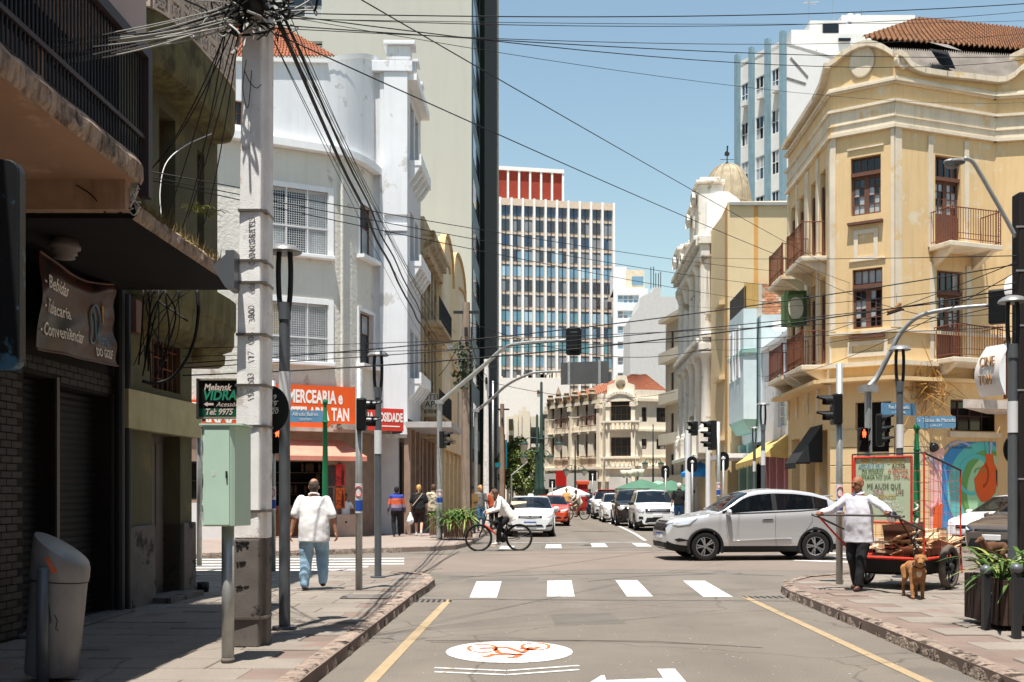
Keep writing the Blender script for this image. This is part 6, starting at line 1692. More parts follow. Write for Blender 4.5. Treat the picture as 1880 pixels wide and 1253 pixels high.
# ---- pole with sticker (no-parking)
REDP=plain('sign_red',RGB(206,40,40),0.5);BLUEP=plain('sign_blue',RGB(40,78,160),0.5)
def sticker(parent,x,d,z,r):
 m=MB();m.tube([(x,d,z-0.22),(x,d,z+0.22)],r+0.002,14,cap=False);m.build('sticker',STICK,parent,smooth=True)
 m=MB();m.tube([(x,d,z-0.19),(x,d,z-0.03)],r+0.004,14,cap=False);m.build('sticker_blue',BLUEP,parent,smooth=True)
 m=MB();m.tube([(x+(r+0.006)*math.sin(0.9*math.cos(a)),d-(r+0.006)*math.cos(0.9*math.cos(a)),z+0.10+0.075*math.sin(a))for a in[2*PI*i/18 for i in range(19)]],0.007,5);m.build('sticker_ring',REDP,parent)
LENS=plain('signal_lens_dark',RGB(40,36,34),0.15,spec=0.8)
LENSR=mk('signal_lens_red',RGB(150,40,30),0.2,bump=0,spec=0.8)
HOUS=plain('signal_housing',RGB(26,27,28),0.35)
def signal_head(parent,pos,ang,n=2,s=1.0,plate=False):
 """traffic signal facing local -y rotated by ang about z"""
 M=Matrix.Translation(pos)@Matrix.Rotation(ang,4,'Z')@Matrix.Scale(s,4)
 h=0.33*n
 m=MB(M);m.box(-0.155,0.155,-0.03,0.17,-h/2,h/2);hd=m.build('signal_housing',HOUS,parent,bevel=0.03)
 if plate:
  m=MB(M);m.plate(rrect(-0.27,0.27,-h/2-0.15,h/2+0.15,0.10),0.0,0.015);m.build('back_board',HOUS,hd)
 for k in range(n):
  z=h/2-0.165-k*0.33
  m=MB(M);m.lathe([(0.0,-0.05),(0.10,-0.045),(0.115,-0.03)],(0,0,z),18,ax='y');m.build('signal_lens',LENS,hd,smooth=True)
  m=MB(M);V=[];
  for i in range(15):
   a=R(-25+230*i/14);L_=0.30 if 30<math.degrees(a)<150 else 0.16
   V+=[(0.135*math.cos(a),-0.03,z+0.135*math.sin(a)),(0.13*math.cos(a),-0.03-L_,z+0.13*math.sin(a))]
  m.add(V,[(2*i,2*i+1,2*i+3,2*i+2)for i in range(14)]);m.build('signal_visor',HOUS,hd,smooth=True)
 return hd
def ped_signal(parent,pos,ang,s=1.0):
 M=Matrix.Translation(pos)@Matrix.Rotation(ang,4,'Z')@Matrix.Scale(s,4)
 m=MB(M);m.box(-0.13,0.13,-0.02,0.15,-0.32,0.32);hd=m.build('pedestrian_signal',HOUS,parent,bevel=0.02)
 RED=mk('red_man_lit',(1.0,0.10,0.03),0.4,var=0,bump=0,emit=2.2)
 m=MB(M);m.ell((0,-0.03,0.25),0.022,0.008,0.025,8,6);m.plate([(-0.045,0.22),(0.045,0.22),(0.05,0.12),(0.03,0.12),(0.035,0.06),(0.025,0.055),(0.0,0.10),(-0.025,0.055),(-0.035,0.06),(-0.03,0.12),(-0.05,0.12)],-0.036,-0.03);m.build('red_man',RED,hd,kind='stuff')
 for z in(0.16,-0.16):
  m=MB(M);m.add([(-0.125,-0.02,z+0.14),(0.125,-0.02,z+0.14),(0.12,-0.2,z+0.13),(-0.12,-0.2,z+0.13),(-0.125,-0.02,z-0.08),(0.125,-0.02,z-0.08)],[(0,1,2,3),(0,3,4),(1,5,2)]);m.build('signal_hood',HOUS,hd)
 return hd
def thin_pole(px,ybase,ytop,label,stick=None,r=0.052,z0=KZ,d=None,name='signal_pole',cat='traffic light'):
 d=d or FPX*(HC-z0)/(ybase-HY);x=XA(px,d)
 t=thing(name,label,cat,(x,d,z0))
 m=MB();post_tube(m,x,d,z0,ZA(ytop,d),r,r*0.95);m.build('pole',GALV,t,smooth=True)
 if stick:sticker(t,x,d,ZA(stick,d),r)
 return t,x,d
t,x,d=thin_pole(659,1083,678,'galvanised signal pole with sticker on left pavement, head facing right',915)
signal_head(t,(x+0.10,d-0.02,ZA(762,d)),R(90),2,0.74)
t,x,d=thin_pole(1541,1073,668,'galvanised signal pole with sticker beside the cart man, head facing left',915)
signal_head(t,(x-0.10,d,ZA(752,d)),R(-90),2,0.74)
t,x,d=thin_pole(501,0,700,'slim galvanised signal pole with lit red pedestrian light behind the lamp post',915,d=19.0)
ped_signal(t,(x+0.11,d-0.1,ZA(808,d)),0,0.8)
t,x,d=thin_pole(366,0,700,'signal pole with dark double head half hidden behind the green cabinet',None,d=20.5)
signal_head(t,(x-0.03,d-0.05,ZA(782,d)),R(60),2,0.75)
# ---- curved signal arms
def arm_pole(px,d,ytop,arm,label,r=0.085,z0=KZ):
 x=XA(px,d);zt=ZA(ytop,d)
 t=thing('traffic_light_pole',label,'traffic light',(x,d,z0))
 m=MB();post_tube(m,x,d,z0,zt,r*1.15,r);m.box(x-0.13,x+0.13,d-0.13,d+0.13,zt-0.12,zt);m.build('post',GALV,t,auto=40)
 m=MB();pts=curve_pts([P(*q)for q in arm],7);m.tube(pts,[r*0.85-r*0.35*i/(len(pts)-1)for i in range(len(pts))],12);m.build('arm',GALV,t,smooth=True)
 return t,x,d
t,x,d=arm_pole(807,32.2,735,[(807,740,32.2),(840,712,31.8),(890,670,31.2),(925,640,30.8),(960,630,30.4),(1040,625,29.6)],'curved galvanised signal arm reaching over the street from the left')
signal_head(t,P(1053,628,29.5)+Vector((0,-0.05,0)),R(180),2,0.82,True)
signal_head(t,(x+0.16,d-0.1,ZA(808,d)),R(70),2,0.8)
sticker(t,x,d,ZA(912,d),0.095)
t,x,d=arm_pole(874,43.0,752,[(874,755,43),(900,735,42.7),(930,708,42.2),(965,690,41.6),(1000,683,41.2),(1106,683,40.0)],'second curved arm further up the street carrying a dark panel',0.08)
m=MB();a,b=P(1030,706,40.3),P(1118,662,39.7);frp_=Frame((a.x,a.y+0.15),(b.x,b.y+0.15));m=frp_.mb();m.box(0,frp_.L,0,0.05,a.z,b.z);m.build('sign_panel',mk('sign_back_grey',RGB(80,80,80),0.6),t)
for u in(0.18,0.82):m=frp_.mb();m.box(frp_.L*u-0.05,frp_.L*u+0.05,-0.06,-0.003,a.z,b.z+0.02);m.build('panel_rail',GALV,t)
t,x,d=arm_pole(1594,18.0,708,[(1594,712,18),(1612,690,18),(1632,652,17.9),(1655,610,17.8),(1690,580,17.6),(1750,567,17.3),(1815,561,17.0)],'curved signal arm above the cart reaching to the right',0.062)
signal_head(t,P(1832,565,16.9),R(150),2,0.85,False)
ped_signal(t,P(1586,808,17.9),0,0.66)
signal_head(t,P(1620,790,17.7),R(50),3,0.56)
# ---- corner street name posts
SGNB=mk('street_sign_blue',RGB(104,150,184),0.45,var=0.05,bump=0)
GRNP=mk('green_post',RGB(34,116,74),0.5,var=0.1,bump=0.05)
def name_post(px,d,ytop,label,signs):
 x=XA(px,d);zt=ZA(ytop,d)
 t=thing('street_name_post',label,'street sign',(x,d,KZ))
 m=MB();m.lathe([(0.07,KZ),(0.07,KZ+0.25),(0.058,KZ+0.35),(0.058,1.9),(0.045,zt-0.45),(0.06,zt-0.42),(0.045,zt-0.38),(0.035,zt-0.14),(0.03,zt-0.1),(0.05,zt-0.06),(0.055,zt-0.02),(0.04,zt+0.02),(0.0,zt+0.035)],(x,d,0),16);m.build('post',GRNP,t,auto=40)
 for(x0,y0,x1,y1,body,sub,tilt)in signs:
  a=P(x0,y1,d);b=P(x1,y0,d);fr=Frame((a.x,d-0.06-tilt),(b.x,d-0.06+tilt));m=fr.mb();m.plate(rrect(0,fr.L,a.z,b.z,0.03,3),0,0.02);pl=m.build('name_plate',SGNB,t)
  zc_=a.z+(b.z-a.z)*0.66;text(pl,body,TM(fr.pt(fr.L/2,-0.004,zc_),(fr.u.x,fr.u.y,0),(0,0,1)),(b.z-a.z)*0.44,SIGNW,ext=0.001,sx=0.8)
  text(pl,sub,TM(fr.pt(fr.L/2,-0.004,a.z+(b.z-a.z)*0.22),(fr.u.x,fr.u.y,0),(0,0,1)),(b.z-a.z)*0.26,SIGNW,ext=0.001)
 return t
name_post(597,20.3,736,'green post with blue plate reading Alfredo Bufren behind the walking man',[(530,754,593,776,'Alfredo Bufren','CENTRO',0.05)])
name_post(1683,18.6,783,'green post with two blue name plates behind the cart',[(1613,741,1683,763,'Rua Riachuelo','n. 142 a 196',0.1),(1680,765,1750,787,'Tv. Tobias de Macedo','n. 54 a 67',-0.05)])
# ---- concrete utility pole with bands, stencilled digits, dark base
d=9.75;cxl=XA(462,d)
up=thing('concrete_pole','big white concrete utility pole with tangled cables on the left pavement','utility pole',(cxl,d,KZ))
def pole_sec(z,top=False):
 w=0.150-0.0062*(z-KZ)
 off=0.0+0.010*(z)
 return w,off
def cpole(z0,z1,mat,name):
 m=MB();V=[]
 for z in(z0,z1):
  w,off=pole_sec(z);dx=off;x=cxl-0.005+dx
  V+=[(x-w,d-0.11,z),(x+w*0.62,d-0.13,z),(x+w*0.72,d-0.10,z),(x+w*0.72,d-0.02,z),(x+w*1.0,d-0.0,z),(x+w*1.0,d+0.18,z),(x-w,d+0.18,z)]
 n=7
 m.add(V,[(i,(i+1)%n,n+(i+1)%n,n+i)for i in range(n)]+[tuple(range(n))[::-1],tuple(range(n,2*n))]);return m.build(name,mat,up,bevel=0.012)
zpaint=ZA(990,9.6)
cpole(KZ,zpaint,CONCD,'pole_base');cpole(zpaint,7.4,CONC,'pole_shaft')
for py in(168+220,480,520,615,708,783,939,1135):
 z=ZA(py,9.65);w,off=pole_sec(z);x=cxl-0.005+off
 m=MB();m.box(x-w-0.006,x+w*0.73,d-0.139,d-0.105,z-0.012,z+0.012);m.box(x+w*0.73,x+w+0.006,d-0.112,d+0.186,z-0.010,z+0.014);m.build('steel_band',STEELBAND,up)
STEN=plain('stencil_paint',RGB(96,92,96),0.7)
for(txt,y0,y1)in(('CONCRETIS',478,408),('da',535,517),('300',585,560),('06',625,610),('17',660,645),('03',700,685),('15',728,716)):
 z=ZA((y0+y1)/2,9.6);w,off=pole_sec(z)
 text(up,txt,TM((cxl+off+0.0,d-0.1325,z),(0,0,1),(-1,0,0)),0.085,STEN,ext=0.0008,sx=0.98,name='stencilled_mark')
for(py,k)in((1000,1),(1034,2),(1078,2),(997,0)):
 z=ZA(py,9.6);m=MB()
 for i in range(14):
  x=cxl-0.06+random.uniform(-0.05,0.06);m.ell((x,d-0.121,z+random.uniform(-0.008,0.008)*(4 if k==1 else 1)),0.013,0.006,0.009,8,5)
 m.build('tar_smear',BLACK,up,kind='stuff')
m=MB();z=ZA(45,9.6);m.tube([(cxl-0.05,d-0.30,z+0.25),(cxl+0.08,d-0.36,z+0.16),(cxl+0.14,d-0.30,z+0.02)],[0.10,0.13,0.11],14);m.build('splice_drum',BLACK,up,smooth=True)
# floodlight clamped to the pole
m=MB();p=P(418,500,9.6);m.box(p.x+0.02,p.x+0.10,9.45,9.75,p.z-0.17,p.z+0.17);m.add([(p.x+0.02,9.45,p.z+0.13),(p.x-0.10,9.45,p.z+0.02),(p.x+0.02,9.45,p.z-0.17),(p.x+0.02,9.75,p.z+0.13),(p.x-0.10,9.75,p.z+0.02),(p.x+0.02,9.75,p.z-0.17)],[(0,1,2),(3,5,4),(0,3,4,1),(1,4,5,2)]);m.build('floodlight',GREYP,up)
# half round chalk board behind the pole
rb=thing('round_chalk_board','black round board with chalked numbers strapped behind the concrete pole','sign',P(495,800,10.1))
c=P(494,752,10.1);m=MB(Matrix.Translation((c.x,10.1,c.z)));R0=0.235
m.plate([(R0*math.cos(2*PI*i/40)*0.82,R0*math.sin(2*PI*i/40))for i in range(40)],0,0.02);m.build('board',BLACK,rb)
for(b_,yy)in(('9',730),('9',743),('20',756)):
 text(rb,b_,TM((XA(504,10.1),10.095,ZA(yy,10.1)),(1,0,0),(0,0,1)),0.07,SIGNW,ext=0.001,shear=0.2,name='chalk_mark')
m=MB()
for yy in(737,749.5):q=ZA(yy,10.1);m.box(XA(499,10.1),XA(511,10.1),10.094,10.098,q-0.003,q+0.003)
m.build('chalk_line',SIGNW,rb,kind='stuff')
# glazier board left of the pole
gz=thing('glazier_board','black and green glazier sign board left of the concrete pole','sign',P(400,770,10.2))
a,b=P(365,766,10.3),P(462,699,10.3)
m=MB();m.box(a.x,b.x,10.3,10.34,a.z,b.z);m.build('board',BLACK,gz)
m=MB();
for(x0,x1,z0,z1)in((a.x-0.01,b.x,b.z,b.z+0.018),(a.x-0.01,b.x,a.z-0.018,a.z),(a.x-0.02,a.x,a.z-0.018,b.z+0.018)):m.box(x0,x1,10.28,10.34,z0,z1)
m.build('board_frame',mk('board_frame',RGB(140,132,116),0.6),gz)
GGR=plain('board_green',RGB(16,82,62),0.5);GTX=plain('board_text',RGB(206,190,180),0.5);GT2=plain('board_green_text',RGB(40,132,100),0.5)
z0,z1=ZA(766,10.3),ZA(750.5,10.3);m=MB();m.box(a.x,b.x,10.294,10.2995,z0,z1);m.build('green_strip',GGR,gz)
def gtxt(body,px,py,size,mat,**k):text(gz,body,TM(P(px,py,10.29),(1,0,0),(0,0,1)),size,mat,ext=0.001,ax='LEFT',**k)
gtxt('Melansk',374,712,0.10,GTX,shear=0.25,bold=0.002,sx=0.82);gtxt('VIDRA',372,727,0.135,GT2,shear=0.2,bold=0.004,sx=0.86);gtxt('Acessóri',397,743,0.065,GTX,shear=0.25);gtxt('Tel: 9975',376,757,0.085,GTX,shear=0.25,bold=0.002,sx=0.85)
m=MB(Matrix.Translation((0,10.292,0)));q=lambda px,py:(XA(px,10.29),ZA(py,10.29));m.plate([q(374,742.5),q(381,738),q(381,740.5),q(392,740.5),q(392,744.5),q(381,744.5),q(381,747)],-0.002,0.002);m.build('arrow',GTX,gz)
m=MB();m.box(b.x-0.02,b.x+0.1,10.2,10.3,b.z-0.1,b.z-0.05);m.build('bracket',DARKP,gz)
# green cabinet on its own pipe
CABG=mk('pale_green_enamel',RGB(184,211,192),0.4,var=0.04,scale=3,bump=0.03,streak=0.1,spec=0.5)
d=8.75;cb=thing('green_cabinet','pale green metal service cabinet on a galvanised pipe','cabinet',(XA(416,d),d,KZ))
x0,x1=XA(379,d),XA(430,d);z0,z1=ZA(966,d),ZA(783,d)
m=MB();m.add([(x0,d-0.12,z0),(x1,d-0.12,z0),(x1+0.03,d-0.09,z0),(x1+0.10,d+0.17,z0),(x0,d+0.17,z0),(x0,d-0.12,z1),(x1,d-0.12,z1),(x1+0.03,d-0.09,z1),(x1+0.10,d+0.17,z1),(x0,d+0.17,z1)],[(4,3,2,1,0),(5,6,7,8,9),(0,1,6,5),(1,2,7,6),(2,3,8,7),(3,4,9,8),(4,0,5,9)]);m.build('cabinet_body',CABG,cb,bevel=0.008)
m=MB();m.box(x0+0.02,x1-0.005,d-0.130,d-0.1205,z0+0.01,z1-0.03);m.build('cabinet_door',CABG,cb,bevel=0.004)
for z in(z0+0.15,(z0+z1)/2,z1-0.15):m=MB();m.tube([(x0-0.002,d-0.128,z-0.03),(x0-0.002,d-0.128,z+0.03)],0.009,8);m.build('hinge',GALV,cb)
m=MB();m.box(x0-0.02,x1+0.11,d-0.14,d+0.19,z1,z1+0.015);m.build('cabinet_lid',CABG,cb)
m=MB();
for i in range(5):m.box(x0+0.09+i*0.006+random.uniform(-.003,.003),x0+0.093+i*0.006,d-0.1325,d-0.131,ZA(874,d)+random.uniform(-0.005,0),ZA(866,d)+random.uniform(-0.004,0.008))
m.build('paint_scratch',WHITEW,cb,kind='stuff')
m=MB();m.box(x1-0.035,x1-0.02,d-0.145,d-0.13,(z0+z1)/2-0.02,(z0+z1)/2+0.04);m.build('cabinet_lock',DARKP,cb,bevel=0.003)
m=MB();post_tube(m,XA(416,d),d+0.04,KZ,z0,0.052,0.052,18);m.build('pipe',GALV,cb,smooth=True)
m=MB();post_tube(m,XA(416,d),d+0.04,KZ,KZ+0.04,0.056,0.056,18);m.build('pipe_foot',CONCD,cb,smooth=True)
# ---- tilted litter bin
BINM=mk('bin_metal',RGB(134,132,130),0.38,var=0.12,scale=4,bump=0.2,bscale=25,metal=0.2,streak=0.4,stain=RGB(98,92,88),sfreq=8)
d=7.95;bx=XA(105,d)
bn=thing('litter_bin','dented grey metal litter bin leaning on its short post at bottom left','litter bin',(bx,d,KZ))
Mb=Matrix.Translation((bx-0.045,d,KZ+0.05))@Matrix.Rotation(R(5.0),4,'Y')@Matrix.Diagonal((0.90,0.90,1.0,1.0))
m=MB(Mb);m.lathe([(0.0,0.0),(0.205,0.0),(0.215,0.02),(0.222,0.3),(0.225,0.72)],(0,0,0),36);bd=m.build('bin_body',BINM,bn,auto=40)
m=MB(Mb);V=[];n=36
for i in range(n):
 a=2*PI*i/n;cx_,sy_=math.cos(a),math.sin(a);slope=-0.11*cx_
 V+=[(0.232*cx_,0.232*sy_,0.725),(0.238*cx_,0.238*sy_,0.76),(0.236*cx_,0.236*sy_,0.93+slope),(0.226*cx_,0.226*sy_,0.965+slope),(0.12*cx_,0.12*sy_,0.985+slope*0.5)]
m.add(V,[(i*5+k,((i+1)%n)*5+k,((i+1)%n)*5+k+1,i*5+k+1)for i in range(n)for k in range(4)]+[tuple(i*5+4 for i in range(n))]);m.build('bin_hood',BINM,bn,auto=50)
m=MB();px_=XA(78,7.7);post_tube(m,px_,7.7,KZ-0.1,1.0,0.042,0.042,16);m.ell((px_,7.7,1.0),0.042,0.042,0.02);m.build('post',GREYP,bn,smooth=True)
def on_bin(u,z):a=R(u);r=0.2415 if z>0.74 else 0.2285;return Mb@Vector((r*math.cos(a),r*math.sin(a),z))
m=MB();m.tube([Mb@Vector((0.2275*math.cos(2*PI*i/36),0.2275*math.sin(2*PI*i/36),0.722))for i in range(37)],0.006,5);m.build('bin_seam',BLACK,bn)
m=MB();m.add([on_bin(-98,0.90),on_bin(-92,0.915),on_bin(-72,0.81),on_bin(-80,0.79)],[(0,1,2,3)]);m.build('orange_sticker',plain('sticker_orange',RGB(216,96,48),0.6),bn)
m=MB();m.tube([on_bin(u,z)for(u,z)in((-100,0.6),(-85,0.58),(-80,0.5),(-76,0.42))],0.004,4);m.tube([on_bin(u,z)for(u,z)in((-70,0.48),(-64,0.44),(-66,0.38),(-60,0.36))],0.004,4);m.build('scratch',DARKP,bn,kind='stuff')
# ---- dark utility pole at the right edge with street light arm
d=13.9;ex=XA(1877,d)
ep=thing('dark_pole','black utility pole at the right edge with curved lamp arm','utility pole',(ex,d,KZ))
m=MB();m.box(ex-0.09,ex+0.13,d-0.1,d+0.12,KZ,ZA(356,d));m.build('pole_shaft',mk('tarred_wood',RGB(34,29,27),0.8,var=0.2,bump=0.3),ep,bevel=0.02)
for py in(420,500,600,718,880):m=MB();z=ZA(py,d);m.box(ex-0.13,ex+0.16,d-0.105,d-0.09,z-0.012,z+0.012);m.build('steel_band',GALV,ep)
m=MB();pts=curve_pts([P(1865,436,d),P(1840,390,d),P(1800,320,d),P(1785,297,d),P(1770,291,d)],6);m.tube(pts,[0.028]*len(pts),10);m.build('lamp_arm',GALV,ep,smooth=True)
m=MB();c=P(1752,298,d);m.ell((c.x,c.y,c.z),0.15,0.08,0.05,16,10);m.ell((c.x-0.03,c.y,c.z-0.04),0.10,0.065,0.05,14,8);m.build('lamp_head',LAMPD,ep,smooth=True)
ds2=thing('white_dish','white satellite dish at the right edge beside the dark pole','satellite dish',P(1880,530,15))
m=MB(Matrix.Translation(P(1880,532,14.6))@Matrix.Rotation(R(80),4,'X'));m.lathe([(0,0.06),(0.15,0.05),(0.26,0.01),(0.28,-0.01)],(0,0,0),24);m.build('reflector',WHITEW,ds2,smooth=True)
m=MB();m.tube([P(1880,532,14.7),P(1880,560,14.2)],0.02,6);m.build('dish_arm',DARKP,ds2)
rs=thing('round_traffic_sign','dark round sign seen edge-on behind the right lamp post','sign',P(1852,840,14))
m=MB(Matrix.Translation(P(1856,826,14.0))@Matrix.Rotation(R(35),4,'Z'));m.plate([(0.17*math.cos(2*PI*i/28),0.17*math.sin(2*PI*i/28))for i in range(28)],0,0.015);m.build('disc',BLACK,rs)
# ---- planters with strap leaves
def strap_plant(parent,c,n,L,w,mats,seed,spread=0.5,up=0.7):
 rr=random.Random(seed)
 m=MB();m2=MB()
 for k in range(n):
  a=rr.uniform(0,2*PI);l=L*rr.uniform(0.6,1.1);e=up*rr.uniform(0.5,1.25)
  base=Vector((c[0]+rr.uniform(-spread,spread)*0.8,c[1]+rr.uniform(-spread,spread)*0.5,c[2]))
  dr=Vector((math.cos(a),math.sin(a),0));sd=Vector((-dr.y,dr.x,0));V=[]
  for i in range(8):
   t=i/7;p=base+dr*(l*t*(0.45+0.5*t))+Vector((0,0,l*(e*t*1.3-1.0*t*t*(0.9))));ww=w*(0.55+0.9*t)*(1-t**3.0)+0.002
   V+=[p-sd*ww+Vector((0,0,0.25*ww)),p,p+sd*ww+Vector((0,0,0.25*ww))]
  (m if rr.random()<0.72 else m2).add(V,[(3*i+j,3*i+j+1,3*i+j+4,3*i+j+3)for i in range(7)for j in(0,1)])
 m.build('leaves',mats[0],parent,smooth=True,kind='stuff');m2.build('pale_leaves',mats[1],parent,smooth=True,kind='stuff')
def planter(label,x0,x1,d,z1,npl,depth=0.7,posts=None,leafL=0.8,seed=1,nleaf=150,wood=PLANK,up=0.7):
 t=thing('planter',label,'planter',((x0+x1)/2,d+depth/2,KZ))
 w=(x1-x0)/npl
 me={}
 for side in range(4):
  L_=(x1-x0)if side%2==0 else depth;n=max(1,int(L_/w))
  for i in range(n):
   m=MB();e=0.006
   if side==0:m.box(x0+i*L_/n+e,x0+(i+1)*L_/n-e,d-0.02+random.uniform(-.006,.006),d,KZ+0.06,z1-random.uniform(0,0.02))
   elif side==2:m.box(x0+i*L_/n+e,x0+(i+1)*L_/n-e,d+depth,d+depth+0.02,KZ+0.06,z1)
   elif side==1:m.box(x1,x1+0.02,d+i*L_/n+e,d+(i+1)*L_/n-e,KZ+0.06,z1)
   else:m.box(x0-0.02,x0,d+i*L_/n+e,d+(i+1)*L_/n-e,KZ+0.06,z1)
   m.build('slat',wood,t)
 m=MB();m.box(x0+0.02,x1-0.02,d+0.01,d+depth-0.01,KZ+0.1,z1-0.06);m.build('soil',SOIL,t)
 strap_plant(t,((x0+x1)/2,d+depth/2,z1-0.08),nleaf,leafL,0.022,(LEAF,LEAFP),seed,spread=(x1-x0)*0.55,up=up)
 return t
pr_=planter('dark slatted planter with metal corner posts and strap leaves at the right edge',XA(1815,11.0),XA(1815,11.0)+1.1,10.75,ZA(1060,10.9),14,0.8,None,0.66,3,150,mk('dark_slat',RGB(62,48,42),0.8,var=0.3,scale=9,bump=0.4,rnd=0.3),up=0.95)
x0=XA(1815,11.0)
for(px,dd,yt)in((1810,10.85,1052),(1866,10.2,1050)):
 xx=XA(px,dd);m=MB();m.box(xx-0.035,xx+0.035,dd-0.04,dd+0.04,KZ,ZA(yt,dd));m.build('corner_post',DARKP,pr_,bevel=0.006)
 m=MB();m.ell((xx,dd,ZA(yt,dd)+0.03),0.062,0.062,0.055,16,10);m.build('post_ball',GREYP,pr_,smooth=True)
m=MB();m.box(XA(1866,10.2)+0.0,XA(1866,10.2)+0.9,10.17,10.22,KZ+0.25,ZA(1062,10.2));m.build('side_panel',DARKP,pr_)
planter('long wooden planter with arching strap leaves by the left corner kerb',XA(817,32),XA(866,32),31.6,0.13+0.62,12,0.7,None,0.95,5,170,up=0.85)
planter('short wooden planter box behind the curved signal arm post',XA(790,33.5),XA(806,33.5),33.4,0.13+0.72,5,0.6,None,0.4,6,30,up=0.7)
# small bucket by the olive corner
m=MB();g0=G(372,1087,KZ);m.lathe([(0.0,KZ),(0.085,KZ),(0.10,KZ+0.14),(0.09,KZ+0.14),(0.08,KZ+0.03)],(g0.x,g0.y,0),16);o=m.build('small_bucket',BLACK,smooth=True);tag(o,'small black bucket on the pavement by the olive corner','bucket')
# ---- distant utility poles
def util_pole(px,d,ytop,label,wtop=0.10,wbot=0.15,mat=CONC):
 x=XA(px,d);t=thing('utility_pole',label,'utility pole',(x,d,KZ));zt=ZA(ytop,d)
 m=MB();m.tube([(x,d,KZ),(x,d,zt)],[wbot,wtop],8);m.build('pole_shaft',mat,t)
 m=MB();m.box(x-0.45,x+0.45,d-0.08,d-0.02,zt-0.4,zt-0.3);m.box(x-0.06,x+0.06,d-0.2,d+0.2,zt-1.2,zt-0.9);m.build('crossarm',DARKP,t)
 m=MB();rr=random.Random(px)
 for k in range(5):m.tube([(x+wbot*0.9+rr.uniform(-0.02,0.03),d-0.08,KZ),(x+wtop+rr.uniform(-0.03,0.05),d-0.06,zt-rr.uniform(0.5,3))],0.022,5)
 m.build('service_cables',random.choice([CABLE,RUST]),t,kind='stuff')
 return t
PWOOD=mk('pole_weathered',RGB(146,128,112),0.9,var=0.15,streak=0.4,bump=0.3)
util_pole(856,36.5,556,'tall weathered utility pole wrapped with orange cables before the arched house',0.13,0.19,PWOOD)
util_pole(893,50,660,'concrete utility pole further up the left kerb',0.12,0.17,CONC)
util_pole(922,66,742,'third utility pole leaning before the teal banner',0.13,0.18,PWOOD)
# ivy on the tall pole
m=MB();rr=random.Random(4);xx=XA(850,36.4)
for k in range(260):
 z=rr.uniform(ZA(715,36.4),ZA(632,36.4));p=Vector((xx+rr.gauss(0,0.16),36.3+rr.gauss(0,0.12),z));a=rr.uniform(0,6.3);s_=rr.uniform(0.04,0.09)
 u=Vector((math.cos(a),math.sin(a)*0.5,rr.uniform(-.6,.6)))*s_;v=Vector((-math.sin(a)*0.5,0.3,math.cos(a)))*s_
 m.add([p-u,p-v,p+u,p+v],[(0,1,2,3)])
iv=m.build('ivy',mk('ivy_leaf',RGB(44,56,34),0.6,var=0.4,scale=8));tag(iv,'dark ivy clump hanging on the tall weathered pole','plant',kind='stuff')
# ---- white lamp columns and green ornate posts in the distance
for(px,d,yt,lb)in((873,43,750,None),(905,56,700,'slim pale lighting column left of the street'),):
 if lb:
  x=XA(px,d);m=MB();post_tube(m,x,d,KZ,ZA(yt,d),0.07,0.05);o=m.build('lighting_column',GALV,smooth=True);tag(o,lb,'lamp post')
GRN2=mk('ornate_green_iron',RGB(40,62,56),0.45,var=0.15,bump=0.1)
LAN=mk('lantern_glass',RGB(214,206,190),0.3,var=0.05,bump=0)
def ornate(px,d,ytop,label,arm=0.9,zarm=None,lanterns=True,z0=KZ,r=0.11):
 x=XA(px,d);zt=ZA(ytop,d);t=thing('ornate_lamp',label,'street lamp',(x,d,z0),'ornate dark green lamp posts')
 zl=zarm or zt*0.78
 m=MB();m.lathe([(r*2.2,z0),(r*2.2,z0+0.4),(r*1.6,z0+0.6),(r*1.4,z0+1.6),(r*1.5,z0+1.7),(r*1.0,z0+1.85),(r*0.75,zl),(r*1.1,zl+0.05),(r*0.6,zl+0.2),(r*0.5,zt-0.1),(0.0,zt)],(x,d,0),12);m.build('post',GRN2,t,auto=40)
 for s_ in(-1,1):
  m=MB();m.tube(curve_pts([(x,d,zl),(x+s_*arm*0.4,d,zl+0.12),(x+s_*arm*0.8,d,zl+0.1),(x+s_*arm,d,zl-0.1)],5),0.03,6);m.tube(curve_pts([(x,d,zl-0.4),(x+s_*arm*0.35,d,zl-0.25),(x+s_*arm*0.4,d,zl+0.08)],4),0.025,6);m.build('scroll_arm',GRN2,t)
  m=MB();m.lathe([(0.05,0.0),(0.24,-0.12),(0.26,-0.18),(0.0,-0.2)],(x+s_*arm,d,zl-0.08),10);m.build('lantern_cap',GRN2,t)
  m=MB();m.lathe([(0.22,-0.2),(0.2,-0.4),(0.06,-0.6),(0.0,-0.62)],(x+s_*arm,d,zl-0.08),10);m.build('lantern_glass',LAN,t,smooth=True)
 return t
ornate(994,60,700,'tall dark green ornate lamp post with double lanterns behind the white sedan',1.0,ZA(808,60),r=0.15)
ornate(986,63,760,'thinner green ornate post standing left behind the tall one',0.8,ZA(832,63),r=0.14)
ornate(1056,80,808,'ornate green lamp post before the palace left wing',0.7,ZA(858,80),r=0.09)
ornate(1199,78,778,'slim dark ornate lamp post before the palace right wing',0.6,ZA(846,78),r=0.08)
def twin_globe(px,d,ytop,label):
 x=XA(px,d);t=thing('globe_lamp',label,'street lamp',(x,d,KZ));zt=ZA(ytop,d)
 m=MB();post_tube(m,x,d,KZ,zt-0.5,0.06,0.05);m.build('post',GRN2,t)
 for s_ in(-0.22,0.22):m=MB();m.lathe([(0.05,-0.55),(0.2,-0.35),(0.26,0.0),(0.0,0.02)],(x+s_,d,zt),12);m.build('globe',LAN,t,smooth=True)
twin_globe(1151,74,864,'twin lantern lamp post before the palace centre bay');twin_globe(1171,74,862,'twin lantern lamp post right of the other twin lantern')
